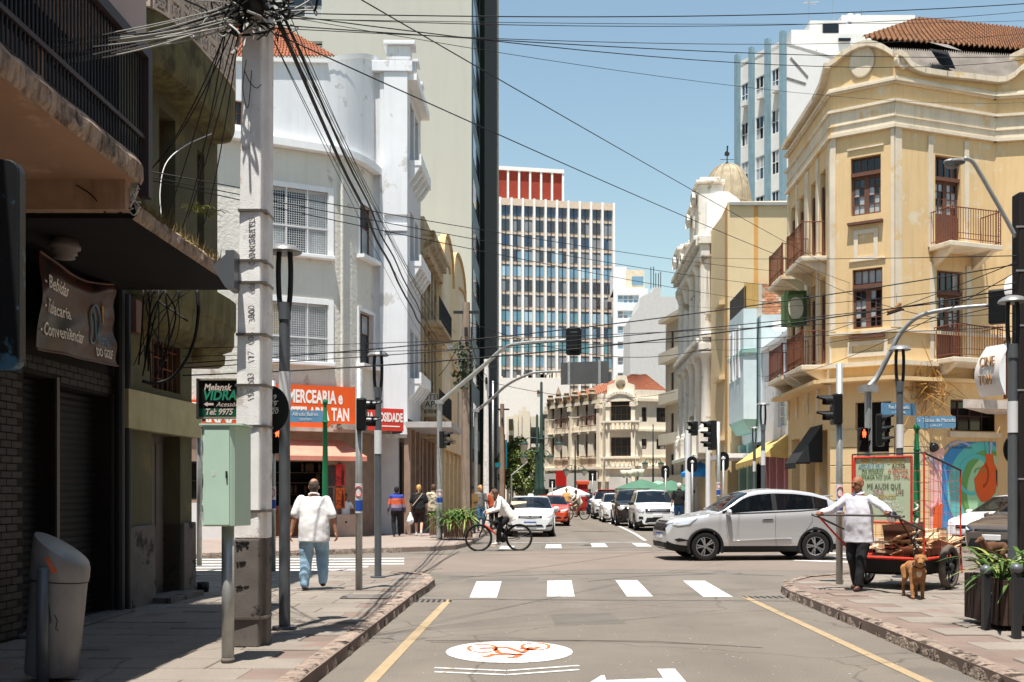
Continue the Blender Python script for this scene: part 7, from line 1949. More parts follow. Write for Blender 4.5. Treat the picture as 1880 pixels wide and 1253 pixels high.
# ---- backs of round signs and distant signals on the right
def sign_back(px,yc,rpx,d,ybot,label,shape='round'):
 x=XA(px,d);t=thing('traffic_sign',label,'traffic sign',(x,d,KZ));r=rpx/FPX*d;zc_=ZA(yc,d)
 m=MB();post_tube(m,x,d,KZ,zc_+r*0.6,0.035);m.build('post',GALV,t,smooth=True)
 m=MB(Matrix.Translation((x,d+0.05,zc_)))
 pts=[(r*math.cos(2*PI*i/28),r*math.sin(2*PI*i/28))for i in range(28)]if shape=='round' else rrect(-r*0.85,r*0.85,-r*1.45,r*1.25,r*0.8,6)if shape=='pill' else rrect(-r,r,-r*1.3,r*1.3,r*0.15,3)
 m.plate(pts,0,0.02);m.build('sign_disc',BLACK,t)
 m=MB();m.box(x-r*0.3,x+r*0.25,d-0.045,d-0.04,zc_+r*0.2,zc_+r*0.5);m.build('label_sticker',STICK,t)
sign_back(1271,852,11,36,0,'round black sign back on a pale post right of the parked cars','pill')
sign_back(1328,846,13,34,0,'large black pill-shaped sign back above the silver car bonnet','pill')
sign_back(1222,866,9,44,0,'dark sign back on a slim post behind the white parked car','pill')
sign_back(1088,874,7,70,0,'dark rectangular sign back before the palace shops','rect');sign_back(1014,888,6,66,0,'small dark rectangular sign back left before the palace','rect')
t,x,d=thin_pole(1319,0,775,'galvanised pole with three-lens signal cluster right of the street',898,d=33.0,r=0.06)
signal_head(t,(x-0.28,d-0.1,ZA(800,d)),R(-75),3,0.95);signal_head(t,(x-0.75,d+0.3,ZA(786,d)),R(-55),2,0.7)
for(px,d,yt,lb)in((1263,40,790,'pale concrete post behind the round sign back'),(1300,46,800,'whitewashed post before the ornate building')):
 x=XA(px,d);m=MB();post_tube(m,x,d,KZ,ZA(yt,d),0.12,0.10,10);o=m.build('concrete_post',CLAYW);tag(o,lb,'post')
 # ---- parasols and kiosk of the square
GPA=mk('green_parasol',RGB(74,112,92),0.8,var=0.08);
def parasol(px,d,yt,r,lb,mat=GPA):
 x=XA(px,d);zt=ZA(yt,d);t=thing('market_parasol',lb,'parasol',(x,d,KZ));
 m=MB();m.lathe([(0.02,zt),(r*0.5,zt-0.25),(r,zt-0.6),(r*1.0,zt-0.75)],(x,d,0),8);m.build('canopy',mat,t)
 m=MB();post_tube(m,x,d,KZ,zt,0.03);m.build('pole',GALV,t)
parasol(1178,66,880,1.7,'wide green parasol over the parked cars');parasol(1232,60,882,1.4,'second green parasol beside the black shirted man');parasol(1208,72,883,1.7,'pale green parasol behind the wide one',mk('green_parasol_pale',RGB(130,170,146),0.8));parasol(1044,76,893,1.6,'white parasol by the far pavement',CLAYW)
kx=XA(1070,82);kq=thing('red_phone_box','small red kiosk before the palace','kiosk',(kx,82,KZ))
m=MB();m.box(kx-0.4,kx+0.4,82,82.8,KZ,2.2);m.build('kiosk_body',mk('kiosk_red',RGB(170,40,36),0.5),kq,bevel=0.03)
m=MB();m.box(kx-0.5,kx+0.5,81.9,82.9,2.2,2.5);m.build('kiosk_top',plain('kiosk_orange',RGB(220,84,52),0.5),kq,bevel=0.04)
# ---- tree beyond the tower
def leaf_tree(x,y,z0,h,cr,label,seed,n=2600):
 rr=random.Random(seed);t=thing('street_tree',label,'tree',(x,y,z0))
 m=MB();m.tube([(x,y,z0),(x+0.1,y,z0+h*0.3),(x-0.05,y,z0+h*0.6),(x,y,z0+h*0.85)],[0.16,0.13,0.09,0.03],8)
 cl=[]
 for k in range(24):
  a=rr.uniform(0,2*PI);rad=cr*rr.uniform(0.2,0.85);c=Vector((x+rad*math.cos(a),y+rad*math.sin(a),z0+h*rr.uniform(0.35,0.95)));cl.append((c,cr*rr.uniform(0.25,0.45)))
  m.tube([(x,y,z0+h*rr.uniform(0.3,0.6)),c],[0.05,0.015],5)
 m.build('trunk',PWOOD,t)
 for part,mat,fr in(('crown',mk('tree_leaf_'+label[:4],RGB(74,92,44),0.6,var=0.35,scale=3,bump=0),0.62),('crown_light',mk('tree_leaf_light',RGB(132,138,76),0.6,var=0.3,scale=3,bump=0),0.38)):
  q=MB()
  for k in range(int(n*fr)):
   c,r_=rr.choice(cl);v=Vector((rr.gauss(0,1),rr.gauss(0,1),rr.gauss(0,1))).normalized()*r_*rr.random()**0.4;p=c+v;s_=rr.uniform(0.07,0.15)
   u=Vector((rr.gauss(0,1),rr.gauss(0,1),rr.gauss(0,1))).normalized()*s_;w=u.cross(Vector((rr.gauss(0,1),rr.gauss(0,1),rr.gauss(0,1)))).normalized()*s_*0.6
   q.add([p-u,p-w,p+u,p+w],[(0,1,2,3)])
  q.build(part,mat,t,kind='stuff')
leaf_tree(XA(958,76),76,KZ,4.4,1.55,'leafy small tree left of the green lamp posts',11,6500)
leaf_tree(XA(938,84),84,KZ,6.0,1.2,'taller tree half hidden by the teal banner',12,3500)
x=XA(939,70);m=MB();m.tube([(x,70,KZ),(x,70,ZA(873,70)),P(969,848,70)],0.06,6);o=m.build('cctv_column',GALV);tag(o,'pale post with slanted arm before the tree','post')
# ---- unseen buildings beside and behind the viewer, added to block sky fill
BRN=mk('sky_blocker_brown',RGB(96,74,62),0.9,var=0.2,bump=0.3)
for(nm,x0,x1,y0,y1,h,lb)in(('unseen_right_building',8.6,20,-45,15.6,15,'unseen brown building added right of the viewer to block sky light'),('unseen_left_building',-16,-5.25,-45,1.9,14,'unseen brown building added behind on the left to block sky light'),('unseen_rear_building',-22,24,-62,-50,18,'unseen brown building added across the street behind to block sky light')):
 t=thing(nm,lb,'building',((x0+x1)/2,(y0+y1)/2,0));m=MB();m.box(x0,x1,y0,y1,0,h);m.build('wall',BRN,t)
 for k in range(6):
  xx=x0-0.02 if nm=='unseen_right_building' else x1+0.02
  if nm=='unseen_rear_building':m=MB();m.box(x0+3+k*7,x0+6+k*7,y1,y1+0.03,4,7)
  else:yy=y0+4+k*8;m=MB();m.box(min(xx,xx+0.02),max(xx,xx+0.02)+0.001,yy,yy+2.2,5,7.4)
  m.build('window',GLASSD,t)
  # ------------------------------------------------------------------ vehicles
def interp(pts,t):
 if t<=pts[0][0]:return pts[0][1]
 for(a,b)in zip(pts[:-1],pts[1:]):
  if t<=b[0]:
   u=(t-a[0])/(b[0]-a[0]);u2=u
   return a[1]+(b[1]-a[1])*u2
 return pts[-1][1]
def smooth_interp(pts,t,w=0.012):
 return sum(interp(pts,t+k*w)*wt for k,wt in((-1.5,0.15),(-0.5,0.35),(0.5,0.35),(1.5,0.15)))
CGL=mk('car_glass',RGB(14,20,26),0.03,var=0,bump=0,spec=0.9,alpha=0.72)
CINT=plain('car_interior',RGB(40,38,38),0.9)
CTRIM=mk('car_black_trim',RGB(28,28,29),0.55,var=0.05,bump=0)
HLG=plain('headlamp',RGB(214,218,222),0.08,0.3,spec=0.9)
HLD=plain('headlamp_dark',RGB(50,54,58),0.08,spec=0.9)
TLR=plain('tail_lamp',RGB(190,24,18),0.12,spec=0.8)
PLATE=plain('number_plate',RGB(216,216,216),0.5);PLB=plain('plate_blue',RGB(40,80,170),0.5)
RIM=plain('alloy_rim',RGB(176,178,180),0.25,0.8)
def paint(name,col,metal=0.0,rough=0.25):
 return mk('paint_'+name,col,rough,var=0.0,bump=0,metal=metal,coat=0.8,spec=0.5)
class Car:pass
def make_car(name,label,pos,head,sp):
 """head: world angle of the car's front direction; local x forward, y left, z up"""
 L,W,Hh=sp['L'],sp['W'],sp['H']
 M=Matrix.Translation(pos)@Matrix.Rotation(head,4,'Z')
 t_=thing(name,label,'car',pos,sp.get('group'))
 top,bot,belt,plan=sp['top'],sp['bot'],sp['belt'],sp['plan']
 tw0,tw1,tr0,tr1=sp['ws'][0],sp['ws'][1],sp['rw'][0],sp['rw'][1]
 NS=120
 ts=[i/NS for i in range(NS+1)]
 segs=[3,2,3,7,2,8,3,6]
 kidx=[0]
 for s_ in segs:kidx.append(kidx[-1]+s_)
 NK=kidx[-1]
 verts=[]
 for t in ts:
  zt=smooth_interp(top,t)*Hh;zb=smooth_interp(bot,t);zs=smooth_interp(belt,t)*Hh;w=smooth_interp(plan,t)*W/2
  x=L/2-t*L
  if zt>zs+0.02:
   gh=zt-zs;sh=zs;wr=max(w*0.5,w*0.955-gh*sp.get('tumble',0.36))
   k6=(wr,zt-min(0.07,gh*0.25));k7=(wr*0.86,zt-0.012)
  else:
   sh=zt-0.03;k6=(w*0.90,zt-0.012);k7=(w*0.72,zt)
  c=[(0,zb),(w*0.80,zb),(w*0.93,zb+0.07),(w*0.985,zb+0.22),(w*1.0,sh-0.13),(w*0.955,sh),k6,k7,(0,zt+0.015)]
  row=[]
  for a in range(8):
   for i in range(segs[a]):
    u=i/segs[a]
    # catmull-rom on the cross-section
    p0,p1,p2,p3=c[max(a-1,0)],c[a],c[a+1],c[min(a+2,8)]
    tt=0.55
    q=[]
    for e in(0,1):
     m1=tt*(p2[e]-p0[e])*0.6;m2=tt*(p3[e]-p1[e])*0.6
     q.append((2*u**3-3*u*u+1)*p1[e]+(u**3-2*u*u+u)*m1+(-2*u**3+3*u*u)*p2[e]+(u**3-u*u)*m2)
    row.append((x,q[0],q[1]))
  row.append((x,c[8][0],c[8][1]))
  verts.append(row)
 bins={'body':MB(M),'windscreen':MB(M),'rear_window':MB(M),'sill':MB(M)}
 sidew={}
 rad=sp['wheel']+0.055
 fx,rx=L/2-sp['fo'],L/2-sp['fo']-sp['wb']
 zw=sp['wheel']
 pil=sp['pillars']
 allf=[]
 for i in range(NS):
  tm=(ts[i]+ts[i+1])/2
  for k in range(NK):
   quad=[verts[i][k],verts[i+1][k],verts[i+1][k+1],verts[i][k+1]]
   cxm=sum(q[0]for q in quad)/4;czm=sum(q[2]for q in quad)/4
   for sd in(1,-1):
    qd=[(q[0],q[1]*sd,q[2])for q in quad]
    if sd==1:qd=qd[::-1]
    tgt='body'
    zt=smooth_interp(top,tm)*Hh;zs=smooth_interp(belt,tm)*Hh;gh=zt-zs
    if k<kidx[5]and k>=kidx[1]-1 and any((cxm-c0)**2+(czm-zw)**2<rad*rad for c0 in(fx,rx)):continue
    if k<kidx[3]-1:tgt='sill' if sp.get('cladding')else 'body'
    if tw0<tm<tw1 and k>=kidx[6]+1 and gh>0.05:tgt='windscreen'
    elif tr0<tm<tr1 and k>=kidx[6]+1 and gh>0.05:tgt='rear_window'
    elif kidx[5]+1<=k<kidx[6]-1 and gh>0.10:
     for n_,(a,b)in enumerate(pil):
      if a<tm<b:tgt=('side',n_,sd)
     if tgt=='body' and pil[0][0]<tm<pil[-1][1]:tgt=('pillar',max(n_ for n_,(a,b)in enumerate(pil)if a<tm),sd)
    if isinstance(tgt,tuple):b_=sidew.setdefault(tgt,MB(M))
    else:b_=bins[tgt]
    b_.add(qd,[(0,1,2,3)])
    allf.append(qd)
 def finish(mb,nm,mat,parent=t_):
  me=mb.mesh(nm,mat,True);bm=bmesh.new();bm.from_mesh(me);bmesh.ops.remove_doubles(bm,verts=bm.verts,dist=0.0005);bm.to_mesh(me);bm.free()
  me.polygons.foreach_set('use_smooth',[True]*len(me.polygons))
  o=bpy.data.objects.new(nm,me);COL.objects.link(o);return adopt(o,parent)
 body=finish(bins['body'],'body',sp['paint'])
 for nm,mat in(('windscreen',CGL),('rear_window',CGL),('sill',CTRIM)):
  if bins[nm].v:finish(bins[nm],nm,mat)
 for(kd,n_,sd),mb in sidew.items():
  finish(mb,'side_window' if kd=='side' else 'door_pillar',CGL if kd=='side' else CTRIM)
  # end caps
 for i,sgn_ in((0,1),(NS,-1)):
  mb=MB(M);loop=[(v[0],v[1],v[2])for v in verts[i]]+[(v[0],-v[1],v[2])for v in reversed(verts[i][:-1])]
  mb.poly(loop);mb.build('end_panel',sp['paint'],t_)
  allf.append(None)
 V,F_=[],[]
 for q in allf:
  if q is None:continue
  n=len(V);V+=[Vector(p)for p in q];F_.append((n,n+1,n+2,n+3))
 n=len(V)
 for i in(0,NS):
  loop=[Vector(v)for v in verts[i]]+[Vector((v[0],-v[1],v[2]))for v in reversed(verts[i][:-1])]
  k=len(V);V+=loop;F_.append(tuple(range(k,k+len(loop))))
 bvh=BVHTree.FromPolygons(V,F_)
 def proj(axis,a,b,off):
  if axis=='front':o,d=Vector((L,a,b)),Vector((-1,0,0))
  elif axis=='rear':o,d=Vector((-L,a,b)),Vector((1,0,0))
  elif axis=='left':o,d=Vector((a,W,b)),Vector((0,-1,0))
  elif axis=='right':o,d=Vector((a,-W,b)),Vector((0,1,0))
  h=bvh.ray_cast(o,d)
  if h[0]is None:return None
  return h[0]-d*off
 def patch(nm,axis,poly,mat,off=0.012,rings=4,parent=t_,n=28):
  """polygon (u,v) laid over the body surface"""
  per=[]
  for i in range(len(poly)):
   p,q=Vector(poly[i]),Vector(poly[(i+1)%len(poly)])
   for k in range(max(1,n//len(poly))):per.append(p.lerp(q,k/max(1,n//len(poly))))
  cen=sum(per,Vector((0,0)))/len(per)
  mb=MB(M);m_=len(per);vs=[];last=None
  for r_ in range(rings+1):
   s_=1-r_/rings if r_<rings else 0.001
   for p in per:
    q=cen+(p-cen)*s_;h=proj(axis,q.x,q.y,off)
    if h is None:h=last or Vector((0,0,0.5))
    last=h;vs.append(h)
    # skirt into the body so no gap shows
  sk=[v-({'front':Vector((1,0,0)),'rear':Vector((-1,0,0)),'left':Vector((0,1,0)),'right':Vector((0,-1,0))}[axis])*(off+0.02)for v in vs[:m_]]
  mb.add(vs+sk,[(r_*m_+i,r_*m_+(i+1)%m_,(r_+1)*m_+(i+1)%m_,(r_+1)*m_+i)for r_ in range(rings)for i in range(m_)]+[((rings+1)*m_+i,(rings+1)*m_+(i+1)%m_,(i+1)%m_,i)for i in range(m_)])
  return mb.build(nm,mat,parent,smooth=True)
  # wheels, arches, wells
 wy=W/2-0.11
 for xx in(fx,rx):
  for sd in(1,-1):
   Mw=M@Matrix.Translation((xx,sd*wy,zw))@Matrix.Rotation(0 if sd==1 else PI,4,'Z')
   r_,w_=zw,0.105;ri=r_*0.66
   mb=MB(Mw);mb.lathe([(ri,-w_),(r_*0.93,-w_),(r_*0.985,-w_*0.8),(r_,-w_*0.4),(r_,w_*0.4),(r_*0.985,w_*0.8),(r_*0.93,w_),(r_*0.80,w_*1.06),(ri,w_*0.95)],(0,0,0),36,ax='y');wh=mb.build('wheel',RUBBER,t_,auto=40)
   mb=MB(Mw);mb.lathe([(ri*1.01,w_*0.9),(ri*0.93,w_*0.95),(ri*0.90,w_*0.6),(ri*0.88,-w_)],(0,0,0),36,ax='y');ns=sp.get('spokes',5)
   for k in range(ns):
    a=2*PI*k/ns
    for da in((-0.16,0.16)if sp.get('twin')else(0,)):
     a1=a+da*0.55;a2=a+da
     c1,c2=Vector((0.16*ri*math.cos(a1),w_*0.72,0.16*ri*math.sin(a1))),Vector((0.95*ri*math.cos(a2),w_*0.86,0.95*ri*math.sin(a2)))
     dd=(c2-c1);nn=Vector((-dd.z,0,dd.x)).normalized()*(ri*(0.075 if sp.get('twin')else 0.14));up=Vector((0,0.012,0))
     mb.obox((c1+c2)/2,dd/2,nn,up)
   mb.lathe([(0.0,w_*0.9),(ri*0.2,w_*0.88),(ri*0.24,w_*0.7),(ri*0.24,w_*0.4)],(0,0,0),14,ax='y');mb.build('rim',RIM,wh,auto=30)
   mb=MB(Mw);mb.lathe([(0.0,-w_*0.1),(ri*0.95,-w_*0.1)],(0,0,0),24,ax='y');mb.build('brake_disc',CINT,wh)
   mb=MB(M);V2=[];yo=interp(plan,(L/2-xx)/L)*W/2
   for i in range(29):
    a=R(-22+224*i/28)
    for(q,yy)in((rad-0.028,yo-0.05),(rad-0.022,yo+0.010),(rad+0.028,yo+0.012),(rad+0.045,yo-0.012)):
     V2.append((xx+q*math.cos(a),sd*yy,zw+q*math.sin(a)))
   mb.add(V2,[(i*4+j,(i+1)*4+j,(i+1)*4+j+1,i*4+j+1)for i in range(28)for j in range(3)]);mb.build('wheel_arch',CTRIM if sp.get('cladding')else sp['paint'],t_,smooth=True)
   mb=MB(M);V2=[]
   for i in range(25):
    a=R(-30+240*i/24);V2+=[(xx+(rad-0.02)*math.cos(a),sd*(yo-0.03),zw+(rad-0.02)*math.sin(a)),(xx+(rad-0.02)*math.cos(a),sd*(yo-0.42),zw+(rad-0.02)*math.sin(a))]
   mb.add(V2,[(2*i,2*i+1,2*i+3,2*i+2)for i in range(24)]+[tuple(2*i+1 for i in range(25))]);mb.build('wheel_well',CTRIM,t_)
   # interior
 mb=MB(M);zs=interp(belt,0.5)*Hh
 mb.box(-L*0.30,L*0.20,-W*0.40,W*0.40,0.35,zs-0.22);it=mb.build('interior',CINT,t_)
 for(xx,yy)in((L*0.0,0.36),(L*0.0,-0.36),(-L*0.2,0.36),(-L*0.2,-0.36)):
  mb=MB(M);mb.obox((xx-0.28,yy,zs+0.02),(0.05,0,0.0),(0,0.22,0),(-0.07,0,0.28));mb.obox((xx-0.36,yy,zs+0.40),(0.04,0,0),(0,0.12,0),(-0.01,0,0.08));mb.build('seat',CINT,it,bevel=0.03)
 mb=MB(M);xx=L/2-(tw0+0.02)*L;mb.box(xx-0.55,xx-0.05,-W*0.40,W*0.40,zs-0.22,zs-0.05);mb.build('dashboard',CINT,it,bevel=0.03)
 # mirrors
 xm=L/2-(pil[0][0]+0.03)*L;zm=smooth_interp(belt,pil[0][0]+0.03)*Hh
 for sd in(1,-1):
  mb=MB(M);mb.ell((xm-0.02,sd*(W/2+0.07),zm+0.05),0.06,0.11,0.075,14,10);mb.box(xm-0.03,xm+0.03,min(sd*(W/2-0.08),sd*W/2),max(sd*(W/2-0.08),sd*W/2),zm-0.01,zm+0.03);mb.build('wing_mirror',sp.get('mirror',sp['paint']),t_,smooth=True)
 c=Car();c.t,c.M,c.patch,c.proj,c.L,c.W,c.H,c.body=t_,M,patch,proj,L,W,Hh,body
 return c
def panel_line(c,axis,pts,nm='panel_gap',r=0.004):
 q=[]
 for(p,s_)in zip(pts[:-1],pts[1:]):
  for k in range(10):
   a=p[0]+(s_[0]-p[0])*k/9;b=p[1]+(s_[1]-p[1])*k/9;h=c.proj(axis,a,b,-0.0005)
   if h is not None:q.append(h)
 mb=MB(c.M);mb.tube(q,r,4);mb.build(nm,CTRIM,c.t)
SUV=dict(L=4.36,W=1.77,H=1.66,wheel=0.335,fo=0.86,wb=2.62,top=[(0,.40),(.006,.50),(.02,.555),(.06,.59),(.16,.625),(.255,.665),(.30,.715),(.40,.90),(.445,.955),(.50,.985),(.58,1.0),(.70,.99),(.80,.955),(.88,.895),(.915,.85),(.955,.715),(.985,.63),(1,.47)],bot=[(0,.30),(.02,.24),(.08,.20),(.2,.19),(.8,.19),(.93,.24),(1,.34)],belt=[(0,.60),(.25,.64),(.5,.665),(.8,.70),(.95,.715),(1,.72)],plan=[(0,.70),(.012,.80),(.04,.90),(.10,.965),(.2,1.0),(.75,1.0),(.88,.97),(.96,.90),(.99,.80),(1,.70)],ws=(.275,.445),rw=(.89,.95),pillars=[(.285,.325),(.335,.565),(.595,.79),(.80,.875)])
SED=dict(SUV,L=4.5,W=1.755,H=1.45,wheel=0.31,fo=0.88,wb=2.66,top=[(0,.40),(.006,.48),(.02,.535),(.06,.58),(.16,.635),(.25,.675),(.29,.72),(.41,.925),(.46,.975),(.55,1.0),(.66,.985),(.74,.945),(.86,.77),(.90,.745),(.97,.72),(.99,.64),(1,.48)],belt=[(0,.60),(.25,.65),(.5,.665),(.8,.69),(1,.70)],ws=(.265,.455),rw=(.735,.85),pillars=[(.28,.33),(.34,.56),(.585,.755)])
# silver crossover crossing the junction, front to the left
SILV=paint('silver',RGB(204,203,204),0.42,0.26)
g0=G(1390,1026.5)
hx,hy=-0.995,-0.10
c=make_car('crossover_car','silver crossover car crossing the junction from right to left',Vector((XA(1375,24.75),24.75,0)),math.atan2(hy,hx),dict(SUV,paint=SILV,cladding=True,twin=True,spokes=5))
c.patch('headlamp','front',[(0.42,.83),(0.62,.845),(0.86,.90),(0.80,.97),(0.55,.935),(0.44,.905)],HLG)
c.patch('headlamp','left',[(1.68,.84),(1.95,.80),(2.06,.82),(2.02,.905),(1.80,.955),(1.50,.985)],HLG,0.012)
c.patch('headlamp','right',[(1.68,.84),(1.95,.80),(2.06,.82),(2.02,.905),(1.80,.955),(1.50,.985)],HLG,0.012)
c.patch('grille','front',[(-.50,.68),(.50,.68),(.58,.80),(.44,.92),(-.44,.92),(-.58,.80)],CTRIM)
c.patch('grille_bar','front',[(-.45,.84),(.45,.84),(.43,.885),(-.43,.885)],CHROME,0.022)
c.patch('lower_intake','front',[(-.55,.30),(.55,.30),(.62,.42),(-.62,.42)],CTRIM)
c.patch('fog_lamp_pod','left',[(1.66,.475),(1.95,.44),(2.02,.50),(1.92,.53)],CTRIM,0.012)
c.patch('number_plate','front',[(-.20,.50),(.20,.50),(.20,.63),(-.20,.63)],PLATE,0.03);c.patch('plate_band','front',[(-.20,.60),(.20,.60),(.20,.63),(-.20,.63)],PLB,0.034)
for sd in('left','right'):c.patch('tail_lamp',sd,[(-1.86,1.03),(-2.02,1.02),(-2.06,1.12),(-1.84,1.10)],TLR)
c.patch('tail_lamp','rear',[(.40,1.04),(.86,1.03),(.84,1.13),(.45,1.12)],TLR)
for ax_ in('left','right'):
 panel_line(c,ax_,[(0.82,1.07),(0.84,.85),(0.80,.55),(0.74,.32)]);panel_line(c,ax_,[(-0.34,1.08),(-0.33,.7),(-0.36,.32)]);panel_line(c,ax_,[(-1.20,1.12),(-1.22,.9),(-1.0,.6),(-0.95,.45)])
 c.patch('door_handle',ax_,[(-0.02,.93),(-0.28,.935),(-0.28,.965),(-0.02,.96)],CHROME,0.014)
 c.patch('door_crease',ax_,[(0.70,.455),(-0.95,.52),(-0.95,.535),(0.70,.47)],SILV,0.022)
 mb=MB(c.M);pts=[c.proj(ax_,x_,z_,0.004)for(x_,z_)in((0.76,1.085),(0.3,1.10),(-0.4,1.125),(-1.0,1.15),(-1.5,1.19))];mb.tube([p for p in pts if p],0.012,6);mb.build('belt_strip',CTRIM,c.t)
mb=MB(c.M);mb.obox((-1.70,0,1.485),(0.16,0,-0.015),(0,0.55,0),(0,0,0.018));mb.build('roof_spoiler',SILV,c.t,bevel=0.01)
CARHRV=c
# white sedan coming down the left lane
WHT=paint('white',RGB(232,232,232),0.0,0.25)
c=make_car('sedan_car','white sedan with sun shade waiting at the far crossing',Vector((XA(977,36.6)-0.02,38.7,0)),R(-91.5),dict(SED,paint=WHT,spokes=7))
def face_sedan(c,badge=True):
 for s_ in(1,-1):
  c.patch('headlamp','front',[(s_*.44,.70),(s_*.62,.69),(s_*.84,.77),(s_*.82,.84),(s_*.6,.79),(s_*.46,.755)],HLG)
  c.patch('fog_lamp_pod','front',[(s_*.55,.36),(s_*.80,.38),(s_*.80,.45),(s_*.57,.43)],CTRIM)
 c.patch('grille','front',[(-.42,.665),(.42,.665),(.44,.755),(-.44,.755)],CTRIM)
 c.patch('lower_intake','front',[(-.48,.37),(.48,.37),(.42,.45),(-.42,.45)],CTRIM)
 c.patch('number_plate','front',[(-.22,.42),(.22,.42),(.22,.55),(-.22,.55)],PLATE,0.035);c.patch('plate_band','front',[(-.22,.515),(.22,.515),(.22,.55),(-.22,.55)],PLB,0.039)
 if badge:
  mb=MB(c.M);h=c.proj('front',0,.715,0.02);mb.lathe([(0.045,0.0),(0.06,0.01),(0.06,-0.01),(0.045,0.0)],(h.x,h.y,h.z),16,ax='x');mb.build('badge',CHROME,c.t)
face_sedan(c)
mb=MB(c.M);mb.obox((0.80,-0.42,1.10),(0.19,0,-0.15),(0,0.28,0),(0.004,0,0.005));mb.build('sun_shade',plain('sun_shade',RGB(176,164,140),0.5),c.t)
mb=MB(c.M);mb.box(-0.5,-0.35,-0.1,0.1,1.45,1.53);mb.build('roof_sign',WHT,c.t,bevel=0.02)
# orange taxi behind it
ORC=paint('orange',RGB(206,72,36),0.0,0.28)
c=make_car('taxi_car','orange hatchback taxi behind the white sedan',Vector((1.88,50.5,0)),R(-91),dict(SED,paint=ORC,L=4.2,spokes=7));face_sedan(c)
# parked row on the right: white SUV first
DUS=dict(SUV,L=4.33,W=1.80,H=1.69,belt=[(0,.60),(.25,.63),(.5,.645),(.8,.66),(1,.67)],top=[(0,.44),(.006,.53),(.02,.58),(.06,.615),(.16,.64),(.255,.665),(.29,.70),(.385,.90),(.43,.965),(.50,.99),(.58,1.0),(.70,1.0),(.86,.985),(.93,.95),(.98,.70),(.99,.62),(1,.47)],spokes=6,cladding=True)
def face_suv(c):
 for s_ in(1,-1):
  c.patch('headlamp','front',[(s_*.52,.86),(s_*.60,.76),(s_*.76,.76),(s_*.84,.86),(s_*.82,.94),(s_*.6,.93)],HLG)
  c.patch('fog_lamp_pod','front',[(s_*.58,.50),(s_*.76,.50),(s_*.76,.60),(s_*.60,.60)],CTRIM)
 c.patch('grille','front',[(-.50,.78),(.50,.78),(.52,.92),(-.52,.92)],CTRIM)
 for z in(.81,.86):c.patch('grille_bar','front',[(-.46,z),(.46,z),(.46,z+.018),(-.46,z+.018)],CHROME,0.024)
 c.patch('lower_intake','front',[(-.52,.36),(.52,.36),(.44,.56),(-.44,.56)],CTRIM)
 c.patch('bumper_guard','front',[(-.42,.30),(.42,.30),(.40,.36),(-.40,.36)],GALV,0.02)
 c.patch('number_plate','front',[(-.2,.58),(.2,.58),(.2,.70),(-.2,.70)],PLATE,0.035)
c=make_car('suv_car','white SUV parked first in the row behind the silver car',Vector((XA(1203,43.2),44.2,0)),R(-91.5),dict(DUS,paint=WHT,mirror=CTRIM));face_suv(c)
GRYC=paint('dark_grey',RGB(52,46,44),0.3,0.25)
c=make_car('dark_suv_car','dark brown SUV parked second in the row',Vector((5.80,50.2,0)),R(-91.5),dict(DUS,paint=GRYC,H=1.74));face_suv(c)
c=make_car('compact_car','white compact car parked third in the row',Vector((5.66,56.0,0)),R(-91.5),dict(SED,paint=WHT,L=4.1,H=1.55));face_sedan(c,False)
REDC=paint('red',RGB(168,36,34),0.0,0.28)
c=make_car('red_roof_car','white and red car parked last in the row',Vector((5.72,62.5,0)),R(-91.5),dict(DUS,paint=WHT,H=1.72));face_suv(c)
mb=MB(c.M);mb.box(-1.3,0.3,-0.55,0.55,1.715,1.77);mb.build('roof_cover',REDC,c.t,bevel=0.02)
BLUC=paint('dark_blue',RGB(34,52,76),0.3,0.25)
c=make_car('blue_car','dark blue car driving in the distant junction',Vector((XA(1104,74),76,0)),R(-92),dict(SED,paint=BLUC,L=4.2,H=1.5));face_sedan(c)
# two cars parked at right, fronts towards the left
c=make_car('white_hatchback_car','white hatchback parked in front of the mural',Vector((13.8,28.2,0)),math.atan2(-0.50,-0.86),dict(SED,paint=WHT,L=4.2,H=1.52,spokes=6,top=[(0,.40),(.006,.48),(.02,.535),(.06,.58),(.16,.635),(.25,.675),(.29,.72),(.42,.925),(.46,.975),(.55,1.0),(.72,.985),(.86,.93),(.93,.86),(.98,.66),(1,.48)],rw=(.88,.965),pillars=[(.28,.33),(.34,.56),(.585,.80)]))
for s_ in(1,-1):c.patch('headlamp','front',[(s_*.42,.70),(s_*.6,.68),(s_*.84,.76),(s_*.84,.88),(s_*.6,.82)],HLG)
c.patch('grille','front',[(-.38,.62),(.38,.62),(.42,.72),(-.42,.72)],CTRIM);c.patch('lower_intake','front',[(-.6,.30),(.6,.30),(.5,.46),(-.5,.46)],CTRIM);c.patch('number_plate','front',[(-.2,.50),(.2,.50),(.2,.60),(-.2,.60)],PLATE,0.03)
mb=MB(c.M);h=c.proj('front',0,.675,0.02);mb.lathe([(0.05,0.0),(0.065,0.01),(0.065,-0.01),(0.05,0.0)],(h.x,h.y,h.z),16,ax='x');mb.build('badge',CHROME,c.t)
TAUP=paint('taupe',RGB(104,92,84),0.4,0.3)
c=make_car('grey_hatchback_car','grey brown hatchback parked nearest at the right edge',Vector((12.45,24.2,0)),math.atan2(-0.52,-0.86),dict(SED,paint=TAUP,L=4.0,H=1.50,spokes=6))
for s_ in(1,-1):c.patch('headlamp','front',[(s_*.50,.72),(s_*.62,.66),(s_*.86,.78),(s_*.84,.86),(s_*.62,.80)],HLD);c.patch('headlamp_core','front',[(s_*.58,.72),(s_*.66,.71),(s_*.78,.78),(s_*.70,.79)],HLG,0.02)
